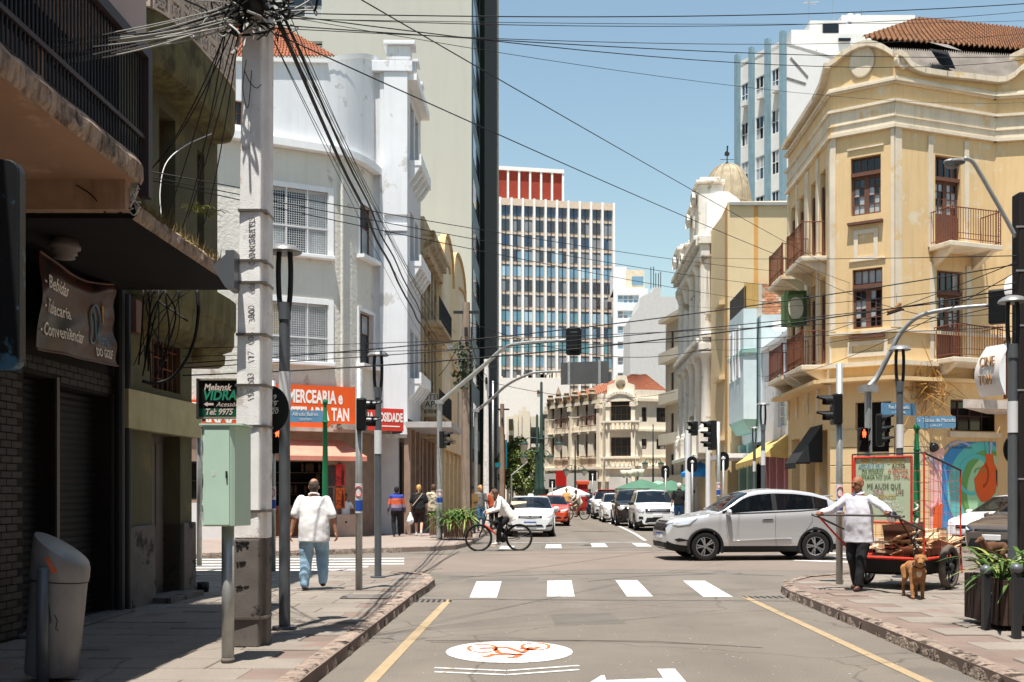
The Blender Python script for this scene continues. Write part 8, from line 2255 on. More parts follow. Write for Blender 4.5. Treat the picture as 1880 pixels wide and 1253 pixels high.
c.patch('grille','front',[(-.45,.70),(.45,.70),(.46,.75),(-.46,.75)],CTRIM);c.patch('lower_intake','front',[(-.62,.30),(.62,.30),(.52,.54),(-.52,.54)],CTRIM);c.patch('number_plate','front',[(-.22,.50),(.22,.50),(.22,.63),(-.22,.63)],PLATE,0.035)
# ------------------------------------------------------------------ people and animals
def ik(A,T,l1,l2,hint):
 A,T=Vector(A),Vector(T);d=T-A;L=min(d.length,(l1+l2)*0.998)
 if d.length<1e-6:d=Vector((0,0,-1))
 u=d.normalized();T=A+u*L
 a=(l1*l1-l2*l2+L*L)/(2*L);h=math.sqrt(max(0,l1*l1-a*a))
 hv=Vector(hint);hv=hv-u*hv.dot(u)
 if hv.length<1e-6:hv=Vector((0,1,0))
 return A+u*a+hv.normalized()*h,T
def remesh(o,vox,smooth_n=4,disp=0.0,dscale=0.12,fac=0.5):
 m=o.modifiers.new('remesh','REMESH');m.mode='VOXEL';m.voxel_size=vox;m.use_smooth_shade=True
 s_=o.modifiers.new('smooth','SMOOTH');s_.iterations=smooth_n;s_.factor=fac
 if disp>0:
  key=f'folds_{dscale}'
  tx=bpy.data.textures.get(key)or bpy.data.textures.new(key,'CLOUDS');tx.noise_scale=dscale;tx.noise_depth=2
  dm=o.modifiers.new('folds','DISPLACE');dm.texture=tx;dm.strength=disp;dm.mid_level=0.5;dm.texture_coords='GLOBAL'
  s2=o.modifiers.new('soften','SMOOTH');s2.iterations=1
 return o
def hand(mb,W,dirv,palm_n,s=1.0,curl=0.5,thumb=1):
 """palm and five fingers; dirv points to the fingertips, palm_n is the palm's normal, thumb +1/-1 side"""
 dv=Vector(dirv).normalized();pn=Vector(palm_n);pn=(pn-dv*pn.dot(dv)).normalized();sd=dv.cross(pn).normalized()*thumb
 pc=W+dv*0.045*s
 Rm=Matrix((sd,pn,dv)).transposed()
 mb.ell(pc,0.042*s,0.018*s,0.055*s,12,8,Rm)
 for k,(off,ln)in enumerate(((0.030,0.070),(0.011,0.080),(-0.010,0.074),(-0.029,0.058))):
  b=W+dv*0.085*s+sd*off*s
  a1=curl*0.9;a2=curl*2.0
  p1=b+(dv*math.cos(a1)+pn*math.sin(a1))*ln*0.5*s;p2=p1+(dv*math.cos(a2)+pn*math.sin(a2))*ln*0.5*s
  mb.cap(b,p1,0.0105*s,0.0098*s,8);mb.cap(p1,p2,0.0098*s,0.008*s,8)
 b=W+dv*0.02*s+sd*0.032*s;p1=b+(dv*0.6+sd*0.7+pn*0.25*curl).normalized()*0.045*s;p2=p1+(dv*0.85+sd*0.2+pn*0.6*curl).normalized()*0.035*s
 mb.cap(b,p1,0.014*s,0.012*s,8);mb.cap(p1,p2,0.012*s,0.009*s,8)
def ring_loft(mb,rings,n=20):
 V=[]
 for(c,rx,ry,ax,ay)in rings:
  c=Vector(c)
  for j in range(n):
   a=2*PI*j/n;V.append(c+Vector(ax)*rx*math.cos(a)+Vector(ay)*ry*math.sin(a))
 m=len(rings)
 mb.add(V,[(i*n+j,i*n+(j+1)%n,(i+1)*n+(j+1)%n,(i+1)*n+j)for i in range(m-1)for j in range(n)]+[tuple(range(n))[::-1],tuple(range((m-1)*n,m*n))])
def human(label,pos,heading,H=1.7,lean=0,side=0,hips=None,feet=None,hands=None,skin=SKIN_A,vox=0.012,fat=1.0,look=(0,0),top=None,bottom=None,shoes=None,hair=None,hairstyle='short',sleeve='short',toplen=0.0,loose=1.0,bloose=1.0,hint_arm=None,hint_leg=None,curl=(0.5,0.5),group=None,tops=None,shorts=False,handdir=None,name='person',seat=False,palm=None):
 """local frame: x right, y forward, z up; feet/hands are local targets for a 1.70 m figure"""
 k=H/1.70
 M=Matrix.Translation(pos)@Matrix.Rotation(heading-PI/2,4,'Z')@Matrix.Scale(k,4)
 hp=Vector(hips or(0,0,0.90));ln=R(lean);sdn=R(side)
 up=Vector((math.sin(sdn),math.sin(ln),math.cos(ln))).normalized();fw=Vector((0,math.cos(ln),-math.sin(ln))).normalized();rt=fw.cross(up).normalized()
 ch=hp+up*0.36;sh=hp+up*0.50;nk=hp+up*0.57;hd=hp+up*0.70+fw*0.015
 hipL,hipR=hp-rt*0.095*fat**0.5,hp+rt*0.095*fat**0.5
 shL,shR=sh-rt*0.185*fat**0.3,sh+rt*0.185*fat**0.3
 feet=feet or[(-0.10,0.0,0.09),(0.10,0.0,0.09)];hands=hands or[(-0.30,0.05,0.80),(0.30,0.05,0.80)]
 hl=hint_leg or[(0,1,0),(0,1,0)];ha=hint_arm or[(-0.4,-1,0),(0.4,-1,0)]
 knL,anL=ik(hipL,feet[0],0.42,0.41,hl[0]);knR,anR=ik(hipR,feet[1],0.42,0.41,hl[1])
 elL,wrL=ik(shL,hands[0],0.29,0.25,ha[0]);elR,wrR=ik(shR,hands[1],0.29,0.25,ha[1])
 # head frame
 yaw,pit=R(look[0]),R(look[1])
 hf=(fw*math.cos(yaw)-rt*math.sin(yaw));hf=(Vector((hf.x,hf.y,0)).normalized()*math.cos(pit)+Vector((0,0,math.sin(pit)))).normalized()
 hr=hf.cross(Vector((0,0,1))).normalized();hu=hr.cross(hf).normalized();Rh=Matrix((hr,hf,hu)).transposed()
 b=MB(M)
 b.ell(hd+hu*0.025-hf*0.005,0.076,0.096,0.098,18,12,Rh);b.ell(hd-hu*0.045+hf*0.018,0.060,0.072,0.075,16,10,Rh);b.ell(hd-hu*0.088+hf*0.045,0.034,0.032,0.026,12,8,Rh)
 b.cap(hd+hu*0.012+hf*0.088,hd-hu*0.025+hf*0.108,0.010,0.016,8);b.ell(hd-hu*0.058+hf*0.084,0.026,0.014,0.012,10,6,Rh);b.ell(hd+hu*0.03+hf*0.083,0.05,0.014,0.012,10,6,Rh)
 for s_ in(-1,1):b.ell(hd+hr*0.078*s_-hu*0.012-hf*0.008,0.012,0.020,0.032,10,6,Rh)
 b.cap(nk-up*0.04,hd-hu*0.05-hf*0.012,0.056*fat**0.4,0.052*fat**0.3,14)
 ring_loft(b,[(hp-up*0.08,0.13*fat,0.10*fat,rt,fw),(hp+up*0.05,0.15*fat,0.115*fat,rt,fw),(hp+up*0.18,0.14*fat,0.11*fat,rt,fw),(ch,0.165*fat**0.6,0.115*fat**0.7,rt,fw),(sh-up*0.02,0.17*fat**0.4,0.09,rt,fw),(nk-up*0.01,0.07,0.06,rt,fw)])
 for(s_,e_,w_,i)in((shL,elL,wrL,0),(shR,elR,wrR,1)):
  b.cap(s_-up*0.008,e_,0.043*fat**0.3,0.041*fat**0.3,12);b.cap(e_,w_,0.041*fat**0.3,0.026,12)
  dv=Vector(handdir[i])if handdir else(w_-e_);pn=Vector(palm[i])if palm else(hp-w_)-Vector((0,0,(hp-w_).z))+fw*0.1
  hand(b,w_-dv.normalized()*0.005,dv,pn,1.0,curl[i],1 if i else-1)
 for(h_,kn,an,i)in((hipL,knL,anL,0),(hipR,knR,anR,1)):
  b.cap(h_,kn,0.082*fat**0.5,0.055*fat**0.4,14);b.cap(kn,an,0.054*fat**0.4,0.035,14)
  b.cap(an-Vector((0,0.02,0.03)),an+Vector((0,0.12,-0.045)),0.035,0.028,10)
 body=b.build(name,skin);tag(body,label,'person',group);remesh(body,vox*k,3)
 def part(mb,nm,mat,v=None,disp=0.0,sm=3,ds=0.12):
  o=mb.build(nm,mat,body);remesh(o,(v or vox)*k,sm,disp,ds);return o
  # top
 if top:
  m=MB(M);f2=fat*loose;bt=hp-up*(0.02+toplen)
  ring_loft(m,[(bt,0.175*f2,0.135*f2,rt,fw),(hp+up*0.08,0.172*f2,0.138*f2,rt,fw),(hp+up*0.2,0.168*f2,0.132*f2,rt,fw),(ch,0.185*fat**0.6*loose**0.5,0.132*fat**0.6*loose**0.5,rt,fw),(sh+up*0.005,0.185*fat**0.4,0.10*loose**0.4,rt,fw),(nk-up*0.012,0.078,0.068,rt,fw)])
  for(s_,e_,w_)in((shL,elL,wrL),(shR,elR,wrR)):
   if sleeve=='none':continue
   m.cap(s_-up*0.010+(hp+up*0.46-s_)*0.04,s_.lerp(e_,0.85 if sleeve=='short' else 1.0),0.066*loose**0.4*fat**0.35,(0.068 if sleeve=='short' else 0.055)*loose**0.6*fat**0.3,14)
   if sleeve=='long':m.cap(e_,e_.lerp(w_,0.93),0.055*loose**0.6*fat**0.3,0.044*loose**0.5,14)
  part(m,'shirt',top,disp=0.045*loose*k,ds=0.30,sm=4)
  m=MB(M)
  V=[nk-up*0.015+(rt*math.cos(2*PI*i/20)*0.078+fw*math.sin(2*PI*i/20)*0.070)+up*(0.018-0.02*math.sin(2*PI*i/20))for i in range(21)]
  m.tube(V,0.012,6);m.build('collar',top,body,smooth=True)
 if bottom:
  m=MB(M);f2=fat*bloose
  ring_loft(m,[(hp-up*0.10,0.145*f2,0.115*f2,rt,fw),(hp,0.165*fat,0.125*fat,rt,fw),(hp+up*0.10,0.155*fat,0.12*fat,rt,fw)])
  for(h_,kn,an)in((hipL,knL,anL),(hipR,knR,anR)):
   m.cap(h_-up*0.02,kn,0.098*fat**0.5*bloose**0.6,0.075*fat**0.3*bloose,14)
   if not shorts:m.cap(kn,an+Vector((0,-0.005,0.01)),0.075*fat**0.3*bloose,0.058*bloose,14)
   else:m.cap(kn.lerp(h_,0.1),kn,0.08,0.075*bloose,12)
  part(m,'trousers',bottom,disp=0.04*bloose*k,ds=0.22,sm=4)
 if shoes:
  for an,kn in((anL,knL),(anR,knR)):
   m=MB(M);sh_dir=Vector((0,1,0));tip=(an-kn).normalized()
   m.cap(an+Vector((0,-0.03,-0.045)),an+Vector((0,0.13,-0.055)),0.040,0.036,12);m.cap(an+Vector((0,-0.02,0.0)),an+Vector((0,0.05,-0.035)),0.042,0.038,12)
   part(m,'shoe',shoes,0.012,sm=2)
 if hair:
  m=MB(M)
  if hairstyle=='bald':
   V=MB(M)
   for i in range(-6,7):
    a=R(180+i*15);p=hd+hr*0.078*math.sin(a)*1.0+hf*0.092*math.cos(a);m.cap(p+hu*0.03,p-hu*0.045,0.012,0.010,8)
  elif hairstyle=='thin':
   m.ell(hd+hu*0.022-hf*0.016,0.081,0.092,0.088,16,12,Rh);m.ell(hd-hu*0.01-hf*0.035,0.078,0.072,0.075,14,10,Rh)
  else:
   m.ell(hd+hu*0.042-hf*0.014,0.086,0.100,0.095,16,12,Rh)
   if hairstyle in('short','bun','tail','long'):m.ell(hd+hu*0.0-hf*0.035,0.083,0.078,0.09,14,10,Rh)
   if hairstyle=='bun':m.ell(hd+hu*0.05-hf*0.10,0.05,0.05,0.05,12,8)
   if hairstyle=='tail':m.cap(hd+hu*0.02-hf*0.09,hd-hu*0.16-hf*0.10,0.035,0.02,10)
   if hairstyle=='long':
    for i in range(-4,5):a=R(180+i*22);p=hd+hr*0.082*math.sin(a)+hf*0.088*math.cos(a);m.cap(p+hu*0.04,p-hu*(0.15+0.02*(i%3))-hf*0.01,0.034,0.022,8)
  part(m,'hair',hair,0.010,disp=0.012*k,sm=2,ds=0.04)
  # eyes
 for s_ in(-1,1):
  m=MB(M);m.ell(hd+hr*0.030*s_+hu*0.008+hf*0.084,0.012,0.006,0.006,8,6,Rh);m.build('eye',HAIRD,body,smooth=True)
 body['_j']=0;del body['_j']
 J=dict(M=M,hd=hd,hf=hf,hr=hr,hu=hu,sh=sh,hp=hp,wrL=wrL,wrR=wrR,up=up,fw=fw,rt=rt,anL=anL,anR=anR,knL=knL,knR=knR,elL=elL,elR=elR,ch=ch,nk=nk)
 return body,J
WSH=mk('white_cotton',RGB(232,230,230),0.9,var=0.03,scale=8,bump=0.2,bscale=90)
JEAN=mk('light_denim',RGB(150,182,204),0.9,var=0.16,scale=5,bump=0.3,bscale=140,patch=0.3,pcol=RGB(122,152,178),pscale=4)
BLKT=mk('black_cloth',RGB(30,30,32),0.85,var=0.2,scale=6,bump=0.2)
SHO=plain('shoe_dark',RGB(70,46,38),0.6);SHW=plain('shoe_white',RGB(210,206,204),0.6)
# man in white T-shirt walking away
d=2755/(1084-905.0)
human('heavy man in loose white T-shirt and pale jeans walking away on left pavement',Vector((XA(576,d),d,KZ)),R(95),1.63,lean=2,feet=[(-0.13,-0.10,0.085),(0.13,0.12,0.12)],hands=[(-0.36,-0.02,0.82),(0.36,-0.02,0.80)],hint_arm=[(-1,-0.5,0),(1,-0.6,0)],skin=SKIN_A,vox=0.010,fat=1.22,top=WSH,bottom=JEAN,shoes=SHO,hair=HAIRG,hairstyle='thin',toplen=0.14,loose=1.16,bloose=1.28,curl=(0.6,0.6))
# pedestrians by the shops
STRI=mk('striped_knit',RGB(176,92,60),0.9,var=0.1,bump=0.2)
nt=STRI.node_tree;g_=nt.nodes.new('ShaderNodeNewGeometry');sp_=nt.nodes.new('ShaderNodeSeparateXYZ');nt.links.new(g_.outputs['Position'],sp_.inputs[0])
rp=nt.nodes.new('ShaderNodeValToRGB');mr=nt.nodes.new('ShaderNodeMapRange');mr.inputs['From Min'].default_value=0.95;mr.inputs['From Max'].default_value=1.5;nt.links.new(sp_.outputs['Z'],mr.inputs['Value']);nt.links.new(mr.outputs[0],rp.inputs[0])
rp.color_ramp.interpolation='CONSTANT'
for p_,c_ in((0.0,RGB(80,72,96)),(0.22,RGB(150,130,150)),(0.42,RGB(206,96,60)),(0.78,RGB(52,70,150))):
 e_=rp.color_ramp.elements.new(p_)if p_>0 else rp.color_ramp.elements[0];e_.position=p_;e_.color=(*c_,1)
rp.color_ramp.elements[-1].color=(*RGB(52,70,150),1)
nt.links.new(rp.outputs[0],nt.nodes['Principled BSDF'].inputs['Base Color'])
d=34.2
human('woman in blue and orange striped top walking by the shop doors',Vector((XA(728,d),d,KZ)),R(100),1.62,feet=[(-0.09,-0.05,0.085),(0.11,0.14,0.09)],fat=1.12,top=STRI,bottom=BLKT,shoes=SHO,hair=HAIRD,hairstyle='short',skin=SKIN_B,vox=0.014,sleeve='long')
d=34.6;SHORT=mk('brown_black_shorts',RGB(52,38,36),0.85,var=0.25,scale=4)
_,J=human('blonde woman in black top carrying a white plastic bag',Vector((XA(769,d),d,KZ)),R(92),1.68,feet=[(-0.09,0.10,0.085),(0.09,-0.22,0.15)],fat=1.3,top=BLKT,bottom=SHORT,shorts=True,shoes=SHW,hair=HAIRBL,hairstyle='tail',skin=SKIN_L,vox=0.014)
m=MB(J['M']);w=J['wrL']+Vector((0,0,-0.1));m.cap(w,w+Vector((0,0,-0.26)),0.03,0.125,14);bag=m.build('plastic_bag',mk('white_plastic',RGB(226,228,228),0.4,var=0.06,bump=0.4,bscale=30),None);tag(bag,'white plastic carrier bag held by the blonde woman','bag');remesh(bag,0.014,2,0.05,0.08)
m=MB(J['M']);m.tube([J['sh']+J['rt']*0.13-J['fw']*0.16+J['up']*0.04,J['ch']-J['fw']*0.18,J['hp']-J['rt']*0.2-J['fw']*0.17+J['up']*0.12],0.014,6);m.build('bag_strap',mk('strap_beige',RGB(206,184,160),0.8),_)
FLOR=mk('floral_shirt',RGB(196,182,158),0.9,var=0.1,patch=0.7,pcol=RGB(96,92,78),pscale=9,bump=0.1)
d=36.0;human('man in beige floral shirt walking beside the blonde woman',Vector((XA(796,d),d,KZ)),R(95),1.70,feet=[(-0.1,0.05,0.085),(0.1,-0.12,0.1)],fat=1.08,top=FLOR,bottom=BLKT,shoes=SHW,hair=HAIRB,skin=SKIN_A,vox=0.015,loose=1.15,toplen=0.08)
YTOP=mk('yellow_top',RGB(222,172,110),0.9,bump=0.1);BLJ=mk('blue_jeans',RGB(60,96,140),0.9,var=0.15,bump=0.2);GRT=mk('grey_top',RGB(120,116,114),0.9,bump=0.1);ORJ=mk('orange_jacket',RGB(206,98,60),0.85,bump=0.1)
d=37.5;_,J=human('person in yellow top and dark cap facing the viewer behind the planter',Vector((XA(866,d),d,KZ)),R(-80),1.66,feet=[(-0.1,0.0,0.085),(0.1,0.08,0.09)],hands=[(-0.12,0.22,1.1),(0.12,0.22,1.12)],top=YTOP,bottom=GRT,shoes=SHO,hair=HAIRD,skin=SKIN_B,vox=0.016)
m=MB(J['M']);m.ell(J['hd']+J['hu']*0.06,0.092,0.108,0.07,14,8);m.ell(J['hd']+J['hu']*0.055+J['hf']*0.10,0.07,0.07,0.012,12,6);m.build('cap',plain('cap_grey',RGB(70,70,76),0.8),_,smooth=True)
d=39.0;human('person in grey top and jeans standing left of the utility pole',Vector((XA(882,d),d,KZ)),R(-70),1.70,top=GRT,bottom=BLJ,shoes=SHO,hair=HAIRBL,hairstyle='long',skin=SKIN_L,vox=0.016)
d=41.0;human('person in orange jacket behind the cyclist',Vector((XA(906,d),d,KZ)),R(70),1.66,top=ORJ,bottom=BLKT,shoes=SHO,hair=HAIRD,skin=SKIN_B,vox=0.016,sleeve='long')
d=41.5;human('white haired man in black shirt walking away beyond the silver car',Vector((XA(1247,d),d,KZ)),R(88),1.80,fat=1.15,top=BLKT,bottom=BLJ,shoes=SHO,hair=plain('hair_white',RGB(210,206,200),0.8),skin=SKIN_L,vox=0.016)
d=63;human('distant pedestrian in pale shirt before the palace',Vector((XA(1040,d),d,KZ)),R(-90),1.7,top=YTOP,bottom=BLJ,shoes=SHO,hair=HAIRD,vox=0.02)
d=78;human('distant pedestrian in dark clothes right of the red kiosk',Vector((XA(1083,d),d,KZ)),R(60),1.7,top=BLKT,bottom=BLKT,shoes=SHO,hair=HAIRD,vox=0.022)
d=35.5;human('person sitting in shade at the corner shop counter',Vector((XA(641,d),d-0.9,KZ)),R(-60),1.66,feet=[(-0.1,0.25,0.085),(0.1,0.28,0.09)],hips=(0,0,0.62),top=WSH,bottom=BLKT,shoes=SHO,hair=HAIRD,skin=SKIN_B,vox=0.016)
m=MB();q=Vector((XA(641,d),d-0.9,KZ));m.box(q.x-0.5,q.x+0.5,q.y-0.05,q.y+0.45,KZ,KZ+0.5);m.box(q.x-0.2,q.x+0.55,q.y-0.45,q.y-0.1,KZ,KZ+0.72);o=m.build('stone_counter',mk('counter_stone',RGB(176,150,136),0.8,var=0.1));tag(o,'pale stone block counter at the corner shop','counter')
# driver
M_=CARHRV.M;q=M_@Vector((0.05,0.36,0.42))
human('driver in white shirt at the wheel of the silver car',q,math.atan2(hy,hx),1.66,hips=(0,-0.12,0.14),lean=-12,feet=[(-0.12,0.75,0.05),(0.12,0.75,0.05)],hands=[(-0.15,0.38,0.52),(0.15,0.38,0.52)],top=WSH,bottom=BLKT,hair=HAIRD,skin=SKIN_A,vox=0.016)
# ------------------------------------------------------------------ bicycle and rider
TYRE=RUBBER;BKF=mk('bike_frame_black',RGB(40,36,36),0.4,bump=0);BKO=plain('bike_frame_orange',RGB(206,70,44),0.4)
def bicycle(label,pos,heading,s=1.0):
 M=Matrix.Translation(pos)@Matrix.Rotation(heading,4,'Z')@Matrix.Scale(s,4);t=thing('bicycle',label,'bicycle',pos)
 r=0.345
 for xx in(0.54,-0.54):
  m=MB(M);m.tube([(xx+r*math.cos(a),0,r+r*math.sin(a))for a in[2*PI*i/40 for i in range(41)]],0.022,8);wh=m.build('wheel',TYRE,t,smooth=True)
  m=MB(M);m.tube([(xx+(r-0.03)*math.cos(a),0,r+(r-0.03)*math.sin(a))for a in[2*PI*i/36 for i in range(37)]],0.011,6);m.build('rim',BKF,wh)
  m=MB(M);m.lathe([(0.0,-0.05),(0.03,-0.05),(0.03,0.05),(0.0,0.05)],(xx,0,r),12,ax='y')
  for k in range(20):a=2*PI*k/20;m.tube([(xx+0.025*math.cos(a),0.02*(-1)**k,r+0.025*math.sin(a)),(xx+(r-0.03)*math.cos(a+0.15),0,r+(r-0.03)*math.sin(a+0.15))],0.0016,3,cap=False)
  m.build('spokes',GALV,wh,kind='stuff')
 bb,st,ht,hb=(-0.10,0,0.30),(-0.24,0,0.80),(0.36,0,0.82),(0.40,0,0.70)
 m=MB(M);m.tube([bb,st],0.017,8);m.tube([(-0.21,0,0.70),ht],0.018,8);m.tube([bb,(-0.54,0.05,r)],0.011,6);m.tube([bb,(-0.54,-0.05,r)],0.011,6);m.tube([(-0.21,0,0.72),(-0.54,0.05,r)],0.010,6);m.tube([(-0.21,0,0.72),(-0.54,-0.05,r)],0.010,6);m.tube([(0.34,0,0.90),(0.41,0,0.68)],0.022,8);m.build('frame',BKF,t)
 m=MB(M);m.tube([bb,hb],0.022,8);m.build('down_tube',BKO,t)
 m=MB(M)
 for y in(-0.045,0.045):m.tube([(0.41,y,0.68),(0.54,y,r)],0.014,6)
 m.tube([(0.41,-0.05,0.68),(0.41,0.05,0.68)],0.018,6);m.build('fork',BKF,t)
 m=MB(M);m.tube([(0.34,0,0.90),(0.33,0,0.98)],0.014,6);m.tube([(0.30,-0.30,1.0),(0.34,-0.12,0.98),(0.34,0.12,0.98),(0.30,0.30,1.0)],0.012,8);m.build('handlebar',BKF,t)
 m=MB(M);m.ell((-0.29,0,0.885),0.13,0.07,0.03,14,8);m.tube([st,(-0.26,0,0.88)],0.013,6);m.build('saddle',BLACK,t,smooth=True)
 m=MB(M);m.lathe([(0.0,0.03),(0.085,0.03),(0.085,0.04),(0.0,0.04)],bb,18,ax='y')
 for(s_,y)in((1,0.06),(-1,-0.06)):m.tube([(bb[0],y,bb[2]),(bb[0]+0.12*s_,y,bb[2]-0.11*s_)],0.010,6);m.box(bb[0]+0.12*s_-0.045,bb[0]+0.12*s_+0.045,min(y,y*2.6),max(y,y*2.6),bb[2]-0.11*s_-0.012,bb[2]-0.11*s_+0.012)
 m.build('crankset',BKF,t);m=MB(M);m.tube([(bb[0],0.035,bb[2]+0.08),(-0.54,0.035,r+0.04)],0.005,4);m.tube([(bb[0],0.035,bb[2]-0.08),(-0.54,0.035,r-0.04)],0.005,4);m.build('chain',BKF,t)
 return t,M
bp=Vector((XA(916,27.9),27.9,0.004));bh_=math.atan2(-0.16,-1.0)
bicycle('black and orange mountain bike ridden across the far crossing',bp,bh_,1.02)
WSH2=mk('white_linen',RGB(226,222,214),0.9,var=0.04,bump=0.2)
# rider local frame: y forward = bike x
rq=bp
_,J=human('cyclist in loose white shirt and dark trousers riding left',rq,bh_,1.70,hips=(0,-0.27,0.97),lean=34,feet=[(-0.12,0.05,0.24),(0.12,-0.20,0.46)],hands=[(-0.28,0.30,1.05),(0.28,0.30,1.05)],hint_arm=[(-0.6,0,-1),(0.6,0,-1)],top=WSH2,bottom=BLKT,shoes=SHW,hair=HAIRB,hairstyle='long',skin=SKIN_L,vox=0.012,sleeve='long',toplen=0.16,loose=1.12,look=(0,-5),curl=(1.0,1.0))
m=MB(J['M']);c_=J['hp']-J['fw']*0.17+J['up']*0.12;m.obox(c_,J['rt']*0.11,J['fw']*0.05,J['up']*0.08);o=m.build('shoulder_bag',BLACK,None,bevel=0.02);tag(o,'small black shoulder bag on the cyclist back','bag')
m=MB(J['M']);m.tube([c_,J['ch']-J['fw']*0.145,J['sh']+J['rt']*0.12],0.010,5);m.build('bag_strap',BLACK,o)
bp2=Vector((XA(1058,60),60,0.004));bicycle('distant bicycle leaning to the right before the palace',bp2,R(205),1.0)
human('distant cyclist in pale shirt on the far bicycle',bp2,R(205),1.70,hips=(0,-0.27,0.97),lean=25,feet=[(-0.12,0.05,0.24),(0.12,-0.20,0.46)],hands=[(-0.28,0.30,1.05),(0.28,0.30,1.05)],top=WSH2,bottom=mk('khaki_shorts',RGB(150,128,106),0.9),shorts=True,shoes=SHO,hair=HAIRD,skin=SKIN_A,vox=0.02)
# ------------------------------------------------------------------ handcart, its puller and the dog
REDF=mk('cart_red_paint',RGB(196,58,40),0.55,var=0.2,scale=12,bump=0.1,patch=0.3,pcol=RGB(120,44,34),pscale=6)
WIRE=mk('cart_wire',RGB(160,60,52),0.6,var=0.3,scale=10,bump=0)
cA,cB=Vector((5.18,15.75)),Vector((5.98,15.02));fdir=(cB-cA).normalized();ddir=Vector((-fdir.y,fdir.x))
if ddir.y<0:ddir=-ddir
cwid=(cB-cA).length;cdep=1.5
ct=thing('handcart','red wire-mesh handcart loaded with cardboard behind its puller','handcart',(cA.x,cA.y,KZ))
def cp(u,v,z):q=cA+fdir*u+ddir*v;return Vector((q.x,q.y,z))
zpl=0.60
m=MB();
for(a,b)in(((0,0),(cwid,0)),((cwid,0),(cwid,cdep)),((cwid,cdep),(0,cdep)),((0,cdep),(0,0))):m.tube([cp(*a,zpl),cp(*b,zpl)],0.024,8)
m.build('platform_frame',REDF,ct)
m=MB();m.add([cp(0,0,zpl),cp(cwid,0,zpl),cp(cwid,cdep,zpl),cp(0,cdep,zpl)],[(0,1,2,3)]);m.add([cp(0.1,0.1,zpl-0.25),cp(cwid-0.1,0.1,zpl-0.25),cp(cwid-0.1,cdep-0.1,zpl-0.25),cp(0.1,cdep-0.1,zpl-0.25)],[(0,1,2,3)])
V=[cp(0,0,zpl-0.01),cp(cwid,0,zpl-0.01),cp(cwid,cdep,zpl-0.01),cp(0,cdep,zpl-0.01),cp(0.1,0.12,zpl-0.25),cp(cwid-0.1,0.12,zpl-0.22),cp(cwid-0.1,cdep-0.1,zpl-0.25),cp(0.1,cdep-0.1,zpl-0.25)]
m.add(V,[(0,1,5,4),(1,2,6,5),(2,3,7,6),(3,0,4,7)]);m.build('sagging_tarp',mk('dark_tarp',RGB(40,36,34),0.8,var=0.3,bump=0.3),ct)
zt_=2.15
for(u,v,z)in((cwid,0,zt_),(cwid,cdep,1.92),(0,0,zt_),(0,cdep,1.92)):
 m=MB();m.tube([cp(u,v,zpl),cp(u,v,z)],0.014,8);m.build('corner_post',REDF,ct)
m=MB();m.tube([cp(cwid,cdep,zpl),cp(cwid+0.02,cdep,0.32)],0.018,6);m.build('rear_strut',REDF,ct)
def grid(nm,pa,pb,pc,pd,nu,nv,r=0.0026):
 m=MB()
 for i in range(nu+1):t=i/nu;m.tube(sag(pa.lerp(pb,t),pd.lerp(pc,t),random.uniform(-0.012,0.012),4),r,4,cap=False)
 for j in range(nv+1):t=j/nv;m.tube([pa.lerp(pd,t),pa.lerp(pb,0.5).lerp(pd.lerp(pc,0.5),t)+Vector((0,0,random.uniform(-0.015,0.015))),pb.lerp(pc,t)],r,4,cap=False)
 return m.build(nm,WIRE,ct,kind='stuff')
grid('mesh_panel',cp(cwid,0,zpl),cp(cwid,cdep,zpl),cp(cwid,cdep,1.92),cp(cwid,0,zt_),8,9)
grid('mesh_panel',cp(0,cdep,zpl),cp(cwid,cdep,zpl),cp(cwid,cdep,1.92),cp(0,cdep,1.92),7,8)
grid('mesh_panel',cp(0,0,zpl),cp(0,cdep,zpl),cp(0,cdep,1.92),cp(0,0,zt_),7,8)
grid('mesh_panel',cp(0,0,zpl),cp(cwid,0,zpl),cp(cwid,0,1.1),cp(0,0,1.1),7,3)
m=MB();m.tube([cp(cwid,0,zt_),cp(cwid,cdep,1.92)],0.016,6);m.tube([cp(0,0,zt_),cp(cwid,0,zt_)],0.012,6);m.build('top_rail',IRON,ct)
# painted board
BRD=mk('board_pale_green',RGB(176,188,158),0.7,var=0.06,bump=0.1);u0,u1=0.06,cwid-0.16;zb0,zb1=1.13,2.10
def bpnt(u,z,o=-0.05):q=cA+fdir*u+ddir*o;return Vector((q.x,q.y,z))
m=MB();m.add([bpnt(u0,zb0),bpnt(u1,zb0),bpnt(u1,zb1),bpnt(u0,zb1),bpnt(u0,zb0,-0.03),bpnt(u1,zb0,-0.03),bpnt(u1,zb1,-0.03),bpnt(u0,zb1,-0.03)],[(0,1,2,3),(7,6,5,4),(0,4,5,1),(1,5,6,2),(2,6,7,3),(3,7,4,0)]);brd=m.build('message_board',BRD,ct)
m=MB()
for(p,q)in((bpnt(u0,zb0,-0.055),bpnt(u1,zb0,-0.055)),(bpnt(u1,zb0,-0.055),bpnt(u1,zb1,-0.055)),(bpnt(u1,zb1,-0.055),bpnt(u0,zb1,-0.055)),(bpnt(u0,zb1,-0.055),bpnt(u0,zb0,-0.055))):m.tube([p,q],0.018,6)
m.build('board_frame',REDF,brd)
TC=[plain('letter_ochre',RGB(186,140,60),0.7),plain('letter_blue',RGB(96,140,170),0.7),plain('letter_brown',RGB(110,60,40),0.7),plain('letter_green',RGB(90,112,70),0.7),plain('letter_red',RGB(190,70,50),0.7),plain('letter_dark',RGB(70,74,56),0.7),plain('letter_pink',RGB(170,120,130),0.7),plain('letter_pale',RGB(220,216,206),0.7)]
bw=u1-u0
